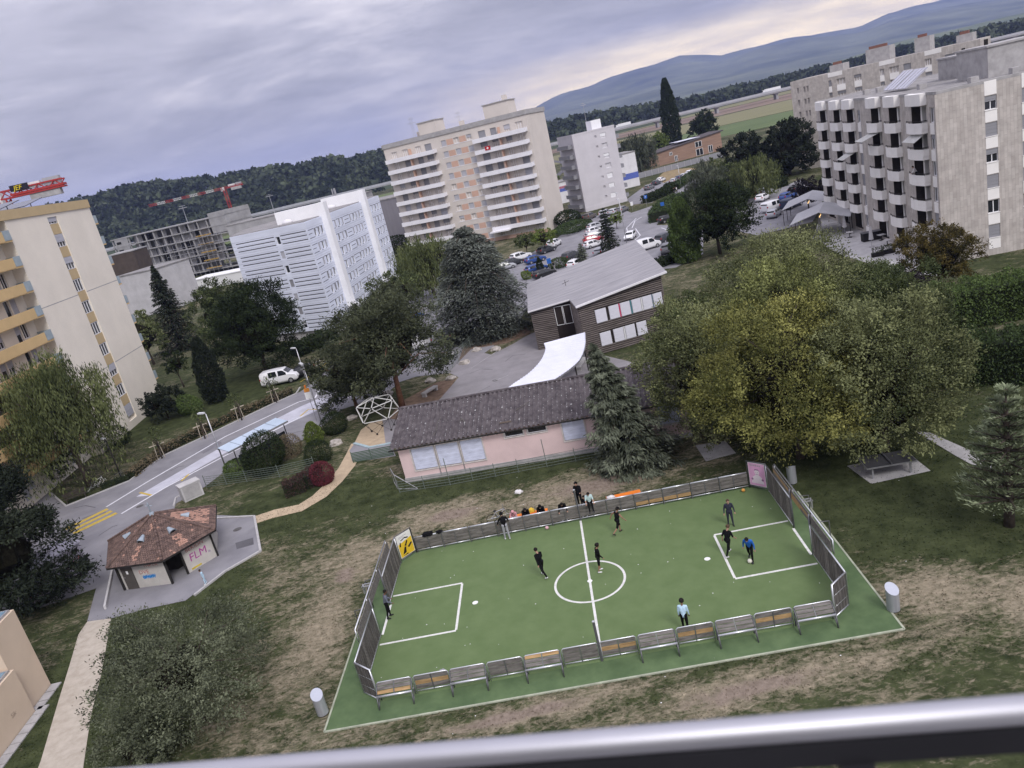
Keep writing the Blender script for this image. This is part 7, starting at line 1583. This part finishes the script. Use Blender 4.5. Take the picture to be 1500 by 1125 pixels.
sign('blue sign with a white plate by the leafy hedge at the bend', 973, 318, 3.2, (.8, .8), M_sb); sign('blue parking sign in the car park behind the school', 808, 402, 2.8, (.7, .9), M_sb); sign('small white sign at the hedge below the slim tower', 927, 309, 2.2, (.6, .9), M_paintc)
q = g(470, 616); o = empty('warning_sign', (q.x, q.y, 0), 0, 'white and orange temporary warning sign on the lamp at the bus lane end', 'sign'); part('plate', M_paintc, o, (-.75, -.1, -.06, -.03, 2.6, 3.3)); part('orange_plate', mat('sign_orange', (.6, .25, .05), .5), o, (-.7, -.15, -.06, -.03, 3.35, 3.75)); part('beacon', M_or, o, (-.55, -.4, -.1, .05, 3.8, 4.1)); MB().tube([(-.42, 0, 0), (-.42, 0, 3.8)], .03, 6).build('pole', M_metal, o)
# restaurant terrace: two canopies, closed parasols, planters, tables
def canopy(label, px, py, w_, d_, hd):
    p = g(px, py); o = empty('pergola', (p.x, p.y, .03), hd, label, 'canopy'); m_ = mat('canopy_cloth', (.40, .40, .42), .8, .06, .5)
    for s in (-1, 1):
        b = MB(); b.add([(s * w_ / 2, -d_ / 2, 2.5), (s * w_ / 2, d_ / 2, 2.5), (0, d_ / 2, 3.7), (0, -d_ / 2, 3.7), (s * w_ / 2, -d_ / 2, 2.44), (s * w_ / 2, d_ / 2, 2.44), (0, d_ / 2, 3.64), (0, -d_ / 2, 3.64)], [(0, 1, 2, 3), (7, 6, 5, 4), (0, 3, 7, 4), (1, 5, 6, 2), (0, 4, 5, 1)]); b.build('roof_sheet', m_, o)
        for yy in (-d_ / 2 + .2, 0, d_ / 2 - .2): MB().tube([(s * (w_ / 2 - .15), yy, 0), (s * (w_ / 2 - .15), yy, 2.5)], .05, 6).build('post', M_dark, o)
    for k in range(5): MB().lathe([(.02, -.06), (.045, -.03), (.045, .03), (.02, .06)], 8, (0, -d_ / 2 + .4 + k * .5, 3.0 - .1 * (k % 2))).build('bulb', mat('warm_bulb', (.8, .5, .2), .5, emit=(1.0, .62, .25, 1.6)), o)
    return o
canopy('grey gabled canopy on the restaurant terrace, nearer one', 1207, 340, 8, 9, R_(-30)); canopy('grey gabled canopy on the restaurant terrace, farther one', 1190, 318, 8, 9, R_(-30))
M_par = mat('parasol_cloth', (.60, .59, .60), .85, .06, 4)
def parasol(label, px, py, h=2.7):
    p = g(px, py); o = empty('parasol', (p.x, p.y, .03), 0, label, 'parasol', 'closed parasols on the terrace'); MB().tube([(0, 0, 0), (0, 0, h)], .03, 7).build('pole', M_metal, o)
    b = MB(); vs = [((r * (1 + .25 * math.cos(k * math.pi))) * math.cos(k * .3927), (r * (1 + .25 * math.cos(k * math.pi))) * math.sin(k * .3927), z) for r, z in ((.24, .95), (.20, 1.4), (.15, 2.0), (.08, h - .1), (.02, h)) for k in range(16)]; b.add(vs, [(i * 16 + k, i * 16 + (k + 1) % 16, (i + 1) * 16 + (k + 1) % 16, (i + 1) * 16 + k) for i in range(4) for k in range(16)]); b.build('cloth', M_par, o)
    b = MB(); b.lathe([(.32, 0), (.32, .08), (.08, .12)], 12); b.build('base', M_conc, o)
parasol('closed white parasol at the left end of the terrace by the trees', 1202, 342); parasol('closed white parasol, left of the close pair on the terrace', 1231, 341, 3.0); parasol('closed white parasol, right of the close pair on the terrace', 1238, 343, 2.9); parasol('closed white parasol beside the plant boxes', 1277, 362); parasol('closed white parasol in front of the plant box near the autumn tree', 1317, 380, 3.0)
for i, (px, py) in enumerate(((1286, 376), (1300, 372), (1314, 369), (1328, 366))):
    p = g(px, py); o = empty('planter', (p.x, p.y, .03), R_(-12), 'long dark planter box with leafy plants on the terrace, number ' + ['one', 'two', 'three', 'four'][i] + ' from the left', 'planter'); part('box', M_dark, o, (-.7, .7, -.2, .2, 0, .5))
    rng = np.random.default_rng(i); C_ = rng.uniform((-.68, -.2, .5), (.68, .2, 1.15), (160, 3)); link('crown', np_mesh('plant', leaf_quads(C_, rng.normal(size=(160, 3)) + np.array([0, 0, 1]), .2, .1, rng).reshape(-1, 3), 4, LM['grey'], rng.uniform(.3, 1, 160)), o)
p = g(1276, 352); o = empty('service_counter', (p.x, p.y, .03), R_(-8), 'dark service counter box on the terrace', 'counter'); part('body', M_dark, o, (-1.1, 1.1, -.5, .5, 0, 1.1)); part('top', M_tubed, o, (-1.2, 1.2, -.6, .6, 1.1, 1.16))
for i, (px, py) in enumerate(((1292, 352), (1300, 360), (1245, 348))):
    p = g(px, py); o = empty('terrace_table', (p.x, p.y, .03), R_(i * 30), 'small terrace table ' + ['beside the service counter', 'in front of the stone wall', 'near the pair of parasols'][i], 'table'); part('top', M_conc_l, o, (-.45, .45, -.45, .45, .7, .74)); part('pedestal', M_dark, o, (-.04, .04, -.04, .04, 0, .7), (-.3, .3, -.3, .3, 0, .03))
# young trees tied to wooden stakes along the street bed
for i, (px, py) in enumerate(((237, 672), (300, 643), (354, 616), (405, 590))):
    p = g(px, py); o = empty('tree_stake', (p.x, p.y, 0), R_(30), 'pale wooden tree stake with crossbar on the street verge, ' + ['nearest', 'second', 'third', 'farthest'][i] + ' of four', 'stake'); m_ = mat('pale_wood', (.42, .37, .30), .85)
    for s in (-.35, .35): MB().tube([(s, 0, 0), (s * .7, 0, 2.0)], .04, 6).build('post', m_, o)
    part('crossbar', m_, o, (-.75, .75, -.03, .03, 1.55, 1.65))
    tree('sapling', 'thin sapling tied to the ' + ['nearest', 'second', 'third', 'farthest'][i] + ' stake on the street verge', (p.x + .05, p.y), 3.4, .8, 'broad', 'mid', 70 + i, 260, .22, .45, cat='sapling')
# ------------------------------------------------------------------ trees and hedges in place
def tp(*a, **k): return tree(*a, **k)
GP = 'trees of the big grove'
tp('willow_tree', 'light green drooping willow at the kerb before the cream block', (-43.3, 72.3), 13.8, 5.5, 'weeping', 'willow', 1, 26000, .30, .30)
tp('pine_tree', 'dark pine at the left picture edge over the trailer', (-36.6, 47.6), 14.6, 5.4, 'pine', 'spruce', 2, 50000, .32, -.28, bark=M_bark)
tp('pine_tree', 'dark pine behind the trailer at the left edge, half cut by the frame', (-46.5, 54.0), 13.5, 5.0, 'pine', 'spruce', 3, 14000, .34, .1)
tp('spruce_tree', 'dark narrow spruce behind the lawn of the cream block', (-57.9, 140.6), 16.0, 5.2, 'spruce', 'spruce', 4, 12000, .6, .05)
tp('broad_tree', 'large round dark green tree left of the striped block', (-32.7, 103.6), 14.4, 6.6, 'round', 'dark', 5, 44000, .30, -.12)
tp('broad_tree', 'mid green tree between the spruce and the round dark tree', (-44, 126), 12.5, 5.5, 'round', 'mid', 6, 18000, .34, .02)
tp('cypress', 'dark pointed cypress on the lawn', (-37.0, 94.6), 8.6, 1.9, 'column', 'spruce', 7, 9000, .3, .03)
tp('small_tree', 'small slim tree on the lawn left of the cypress', (-46.2, 108.0), 5.6, 1.8, 'broad', 'dark', 8, 3000, .24, .3)
tp('juniper_bush', 'dark spreading juniper at the corner of the cream block', (-42.6, 92.0), 3.9, 2.9, 'broad', 'spruce', 9, 9000, .26, .02, cat='bush')
tp('golden_bush', 'rounded yellow-green bush beside the dark juniper', (-39.6, 91.5), 2.6, 1.6, 'bush', 'hedge2', 10, 3500, .2, cat='bush')
tp('broad_tree', 'light green tree behind the cream block', (-60, 132), 9.5, 4.2, 'broad', 'willow', 11, 7000, .36, .1)
tp('garden_bush', 'dark bush at the foot of the cream block by the willow', (-46.0, 84.5), 2.6, 2.0, 'bush', 'dark', 12, 3000, .2, cat='bush')
tp('broad_tree', 'dark low tree in the shade behind the willow', (-49.5, 76), 6.0, 4.2, 'broad', 'dark', 13, 7000, .3, .05)
tp('pine_tree', 'spreading pine with reddish forked trunks by the climbing frame', (-11.4, 74.0), 13.6, 6.8, 'pine', 'pine', 14, 36000, .34, -.02, bark=M_barkr)
tp('pine_tree', 'lower pine mass left of the forked pine', (-16.4, 76.5), 8.4, 4.4, 'pine', 'pine', 15, 18000, .32, -.1, bark=M_barkr)
tp('pine_tree', 'pine behind the forked pine, top before the striped block', (-12.4, 90), 11.5, 4.2, 'pine', 'pine', 16, 10000, .36, .2, bark=M_barkr)
tp('cedar_tree', 'large grey-green cedar with layered drooping branches left of the timber school', (-1.6, 96.5), 14.2, 7.8, 'cedar', 'cedar', 17, 60000, .5, .04)
tp('willow_tree', 'light green willow behind the cedar', (-9.5, 132), 11.0, 6.6, 'weeping', 'willow', 18, 12000, .42, .15)
tp('broad_tree', 'dark green tree between the pine and the light willow', (-14.5, 118), 8.5, 4.5, 'broad', 'mid', 19, 7000, .38, .1)
tp('small_tree', 'small round green tree before the tower block entrance', (9.1, 154.8), 4.6, 2.4, 'broad', 'mid', 20, 3500, .3, .3)
tp('small_tree', 'small bright green tree before the tower block', (12.6, 152.2), 4.9, 2.5, 'broad', 'fresh', 21, 3500, .3, .3)
tp('spruce_tree', 'dark small spruce behind the timber school roof', (21.9, 131.0), 8.6, 2.6, 'spruce', 'spruce', 22, 7000, .42, .04)
tp('young_spruce', 'young grey-green spruce left of the dark small spruce', (16.6, 128.5), 4.0, 1.9, 'spruce', 'grey', 23, 3500, .32, .04)
tp('column_shrub', 'dark clipped column shrub in the car park', (9.4, 131), 2.9, .75, 'column', 'dark', 24, 2500, .18, .02, cat='shrub')
tp('garden_bush', 'yellow-green bush beside the blue car', (6.6, 129), 1.7, 1.0, 'bush', 'fresh', 25, 1500, .2, cat='bush')
tp('garden_bush', 'dark bush in front of the dark car behind the school', (12.8, 133), 1.9, 2.2, 'bush', 'hedge', 26, 2500, .22, cat='bush')
tp('fir_tree', 'grey-green fir in front of the pink pavilion', (7.2, 48.6), 9.2, 3.4, 'spruce', 'grey', 27, 30000, .40, .03, lean=-.16)
for nm, lab, px, py, h_, r_, kd, lf, n_, l_ in (
    ('garden_shrub', 'tall dark shrub behind the fence near the bus shelter', 395, 690, 4.0, 2.1, 'bush', 'dark', 7000, .17), ('round_bush', 'round dark bush by the white boulder near the play sand', 493, 634, 2.3, 1.25, 'bush', 'dark', 5000, .12), ('round_bush', 'round dark bush above the red shrub', 469, 677, 2.3, 1.2, 'bush', 'dark', 5000, .12),
    ('red_shrub', 'dark red shrub at the bend of the footpath', 476, 708, 1.9, 1.05, 'bush', 'red', 4000, .12), ('garden_shrub', 'light green conifer bush at the lamp by the bus shelter', 350, 695, 1.7, 1.25, 'bush', 'hedge2', 3500, .15), ('garden_shrub', 'light green upright bush left of the round bush', 463, 649, 2.2, 1.05, 'column', 'fresh', 2800, .18), ('dry_shrub', 'brown dry shrub right of the tall dark shrub', 428, 668, 2.4, 1.3, 'bush', 'brown', 2500, .14)):
    q = g(px, py); tp(nm, lab, (q.x, q.y), h_, r_, kd, lf, hash(lab) % 999 if False else int(px), n_, l_, .02, cat='shrub')
hedge('low_hedge', 'low maroon clipped hedge along the footpath', [g2(419, 728), g2(448, 717), g2(470, 700)], 1.1, 1.2, 'maroon', 31, 260, .12)
hedge('street_bed', 'low brown and green planting along the street kerb', [g2(194, 700), g2(240, 664), g2(300, 633), g2(360, 606), g2(428, 577)], .9, .75, 'brown', 32, 60, .26)
hedge('street_bed', 'short dark green planting strip beside the bicycles', [g2(150, 716), g2(190, 702)], .6, .5, 'dark', 33, 90, .16)
tp('apple_tree', 'wide dark bushy tree on the lawn at the lower left', (-18.4, 31.6), 5.8, 4.3, 'broad', 'apple', 34, 30000, .14, .04)
tp('garden_bush', 'leafy low growth at the foot of the wide bushy tree', (-20.4, 29.2), 2.2, 2.0, 'broad', 'apple', 35, 9000, .13, .0, cat='bush')
tp('young_pine', 'pale young pine on the lawn at the right edge', (22.1, 31.8), 7.4, 2.6, 'youngpine', 'pale', 36, 11000, .3, .25)
tp('autumn_tree', 'rust tinged tree at the corner of the stone block', (42.4, 69.9), 7.2, 3.6, 'round', 'rust', 37, 22000, .2, -.02)
tp('purple_bush', 'dark purple bush left of the rust tinged tree', (37.5, 67.5), 3.6, 2.6, 'bush', 'purple', 38, 5000, .2, cat='bush')
hedge('clipped_hedge', 'tall clipped green hedge below the stone block lawn', [(36.5, 60.5), (48, 58.5), (58, 57)], 3.4, 3.3, 'hedge2', 39, 150, .2)
hedge('clipped_hedge', 'tall dark hedge at the right edge behind the young pine', [(29.5, 50.5), (36, 46.5), (42, 42)], 3.0, 3.2, 'hedge', 40, 170, .2)
# the big grove
for nm, lab, x, y, h_, r_, lf, sd, n_ in (
    ('grove_tree', 'yellowing tree at the front centre of the big grove', 16.8, 43.6, 11.4, 5.4, 'yellow', 41, 34000), ('grove_tree', 'olive green tree at the left front of the big grove', 13.0, 48.5, 10.8, 4.6, 'olive', 42, 26000), ('grove_tree', 'olive tree at the right front of the big grove over the table', 21.3, 41.6, 10.6, 5.2, 'olive', 43, 30000), ('grove_tree', 'tall olive tree at the back of the big grove', 21.0, 56.5, 12.9, 6.8, 'olive', 44, 36000),
    ('grove_tree', 'green tree at the left back of the big grove beside the school', 15.4, 58.5, 9.0, 3.8, 'mid', 45, 16000), ('grove_tree', 'yellowing tree in the middle of the big grove', 19.0, 50.0, 12.8, 5.0, 'lime', 46, 26000), ('grove_tree', 'green tree at the right of the big grove by the hedges', 28.2, 51.5, 8.6, 4.0, 'mid', 47, 22000), ('grove_tree', 'olive tree at the right back of the big grove', 29.5, 60.0, 7.6, 4.4, 'mid', 48, 22000)):
    tp(nm, lab, (x, y), h_, r_, 'broad', lf, sd, int(n_ * 1.9), .18, -.10, group=GP)
tp('broad_tree', 'dark round tree rising behind the grove', (34.8, 112.0), 11.2, 6.0, 'round', 'dark', 51, 26000, .32, -.03)
tp('hedge_tree', 'tall light green leafy column right of the white van', (29.8, 112.0), 9.6, 2.6, 'column', 'hedge2', 52, 15000, .36, .02)
tp('pine_tree', 'dark pine before the far stone block, left one', (70.0, 193), 12.6, 6.4, 'round', 'spruce', 53, 16000, .62, -.25)
tp('pine_tree', 'dark pine before the far stone block, right one', (76.5, 184), 15.0, 6.6, 'round', 'spruce', 54, 16000, .62, -.25)
tp('willow_tree', 'grey-green weeping willow behind the dark round tree', (50.0, 164), 9.6, 5.0, 'weeping', 'grey', 55, 8000, .42, .1)
tp('willow_tree', 'second weeping willow left of the parked vans', (58.5, 158), 9.2, 4.6, 'weeping', 'willow', 56, 7000, .42, .1)
tp('broad_tree', 'mid green tree behind the weeping willows', (58, 180), 7.5, 4.0, 'broad', 'mid', 57, 4000, .5, .1)
tp('purple_tree', 'dark purple tree at the far end of the bay front', (57.5, 132), 5.4, 3.2, 'broad', 'purple', 58, 5000, .32, .05)
tp('poplar_tree', 'tall dark columnar poplar behind the orange clubhouse', (106, 390), 33.5, 5.0, 'column', 'dark', 59, 9000, 1.1, .03)
tp('broad_tree', 'round dark tree right of the poplar', (117, 376), 15.5, 7.6, 'round', 'dark', 60, 6000, 1.0, .04)
tp('small_tree', 'light green tree left of the poplar', (95, 372), 10.5, 4.6, 'broad', 'fresh', 61, 3000, .9, .05)
tp('willow_tree', 'grey drooping tree right of the slim tower', (65, 290), 15.0, 7.0, 'weeping', 'grey', 62, 7000, .8, .08)
tp('broad_tree', 'dark tree behind the slim tower', (62, 315), 12, 5.5, 'broad', 'dark', 63, 3500, .9, .05)
tp('broad_tree', 'green bushy tree at the railway bend', (30, 290), 7, 5.5, 'broad', 'hedge2', 64, 2500, .8, .02)
tp('garden_bush', 'dark bushes at the foot of the tower block', (22.5, 188), 4.2, 3.6, 'bush', 'dark', 65, 3000, .4, cat='bush')
tp('garden_bush', 'sloping green planting beside the tower block drive', (22.0, 176), 2.4, 4.4, 'bush', 'hedge', 66, 4500, .36, squash=1.6, cat='bush')
tp('small_tree', 'small leafy tree among the cars below the slim tower', (29.5, 163), 3.6, 1.5, 'broad', 'fresh', 67, 1500, .3, .2)
for lab, pts, wd, h_, lf, sd in (('dark hedge at the foot of the slim tower', [(44, 196), (52, 205), (56, 215)], 2.6, 1.8, 'dark', 71), ('leafy hedge at the road bend beside the blue sign', [g2(966, 325), g2(980, 306), g2(1000, 296)], 4.0, 2.2, 'hedge', 72), ('hedge left of the slim tower', [g2(815, 292), g2(850, 285)], 3.0, 3.0, 'dark', 73), ('dark hedge behind the timber school at the right', [g2(958, 394), g2(992, 383)], 1.6, 1.3, 'dark', 74), ('hedge along the back road', [g2(990, 278), g2(1018, 258)], 2.2, 1.6, 'hedge', 75), ('hedge between the resident cars and the pines', [g2(1050, 300), g2(1115, 282), g2(1150, 272)], 2.5, 1.8, 'dark', 76), ('round clipped shrubs along the striped block', [g2(432, 522), g2(470, 508), g2(486, 498)], 3.4, 1.9, 'dark', 77)):
    hedge('hedge_row', lab, pts, wd, h_, lf, sd, 26, .42)
for i, (px, py, h_, r_, lab) in enumerate(((600, 395, 4, 5, 'dark bushes between the striped block and the tower block, front clump'), (588, 368, 5, 5, 'dark bushes between the striped block and the tower block, back clump'), (855, 262, 5, 5, 'dark bushes left of the slim tower'), (1075, 300, 4, 4, 'dark undergrowth below the weeping willows'), (925, 232, 9, 7, 'dark trees behind the slim tower'))):
    q = g(px, py); tp('garden_bush', lab, (q.x, q.y), h_, r_, 'bush', 'dark', 80 + i, 3000, .5, cat='bush')
tp('small_tree', 'small dark tree on the field edge beyond the far stone block', (205, 262), 9, 5, 'broad', 'dark', 90, 2000, .9, .05)
# ------------------------------------------------------------------ the balcony the picture is taken from
M_rail = mat('aluminium_rail', (.46, .46, .50), .5, .06, 3, metal=.75)
M_railside = mat('dark_anodised', (.03, .03, .035), .45, .1, 4, metal=.3)
ra, rb = g(-260, 1166, 22.42), g(1760, 1003, 22.42)
Bc = empty('balcony_railing', tuple((ra + rb) / 2), math.atan2((rb - ra).y, (rb - ra).x), 'blurred metal balcony railing across the bottom of the picture', 'railing')
LRl = (rb - ra).length
b = MB(); b.tube([(-LRl / 2 - 1.5, .0, -.012), (LRl / 2 + 1.5, .0, -.012)], .0135, 20); o_ = b.build('top_rail', M_rail, Bc, smooth=True)
part('under_channel', M_railside, Bc, (-LRl / 2 - 1.5, LRl / 2 + 1.5, -.013, .009, -.050, -.023))
for k in range(-3, 4):
    part('post', M_railside, Bc, (k * 1.05 + .47 - .015, k * 1.05 + .47 + .015, -.018, .012, -1.15, -.050))
part('bottom_rail', M_railside, Bc, (-LRl / 2 - 1.5, LRl / 2 + 1.5, -.015, .015, -1.12, -1.08))
Bs2 = empty('balcony', tuple((ra + rb) / 2), Bc.rotation_euler.z, 'concrete balcony floor and house wall the picture is taken from', 'balcony')
part('floor_slab', M_conc, Bs2, (-3, 3, -1.9, .08, -1.35, -1.17)); part('house_wall', mat('dim_wall', (.10, .095, .09), .9), Bs2, (-3, 3, -2.1, -1.9, -1.35, 1.6))
# ------------------------------------------------------------------ haze over the plain
hz_ = MB().box(-9100, 9100, -120, 11200, -8, 560).build('haze', None)
m = bpy.data.materials.new('air_haze'); m.use_nodes = True; t = m.node_tree; t.nodes.clear()
o_ = t.nodes.new('ShaderNodeOutputMaterial'); v = t.nodes.new('ShaderNodeVolumePrincipled'); v.inputs['Density'].default_value = 9.5e-5; v.inputs['Color'].default_value = (.46, .56, 1.0, 1); v.inputs['Anisotropy'].default_value = .1
t.links.new(v.outputs[0], o_.inputs['Volume']); hz_.data.materials.clear(); hz_.data.materials.append(m)
hz_['kind'] = 'stuff'; hz_['label'] = 'pale bluish evening haze over the plain'; hz_['category'] = 'haze'
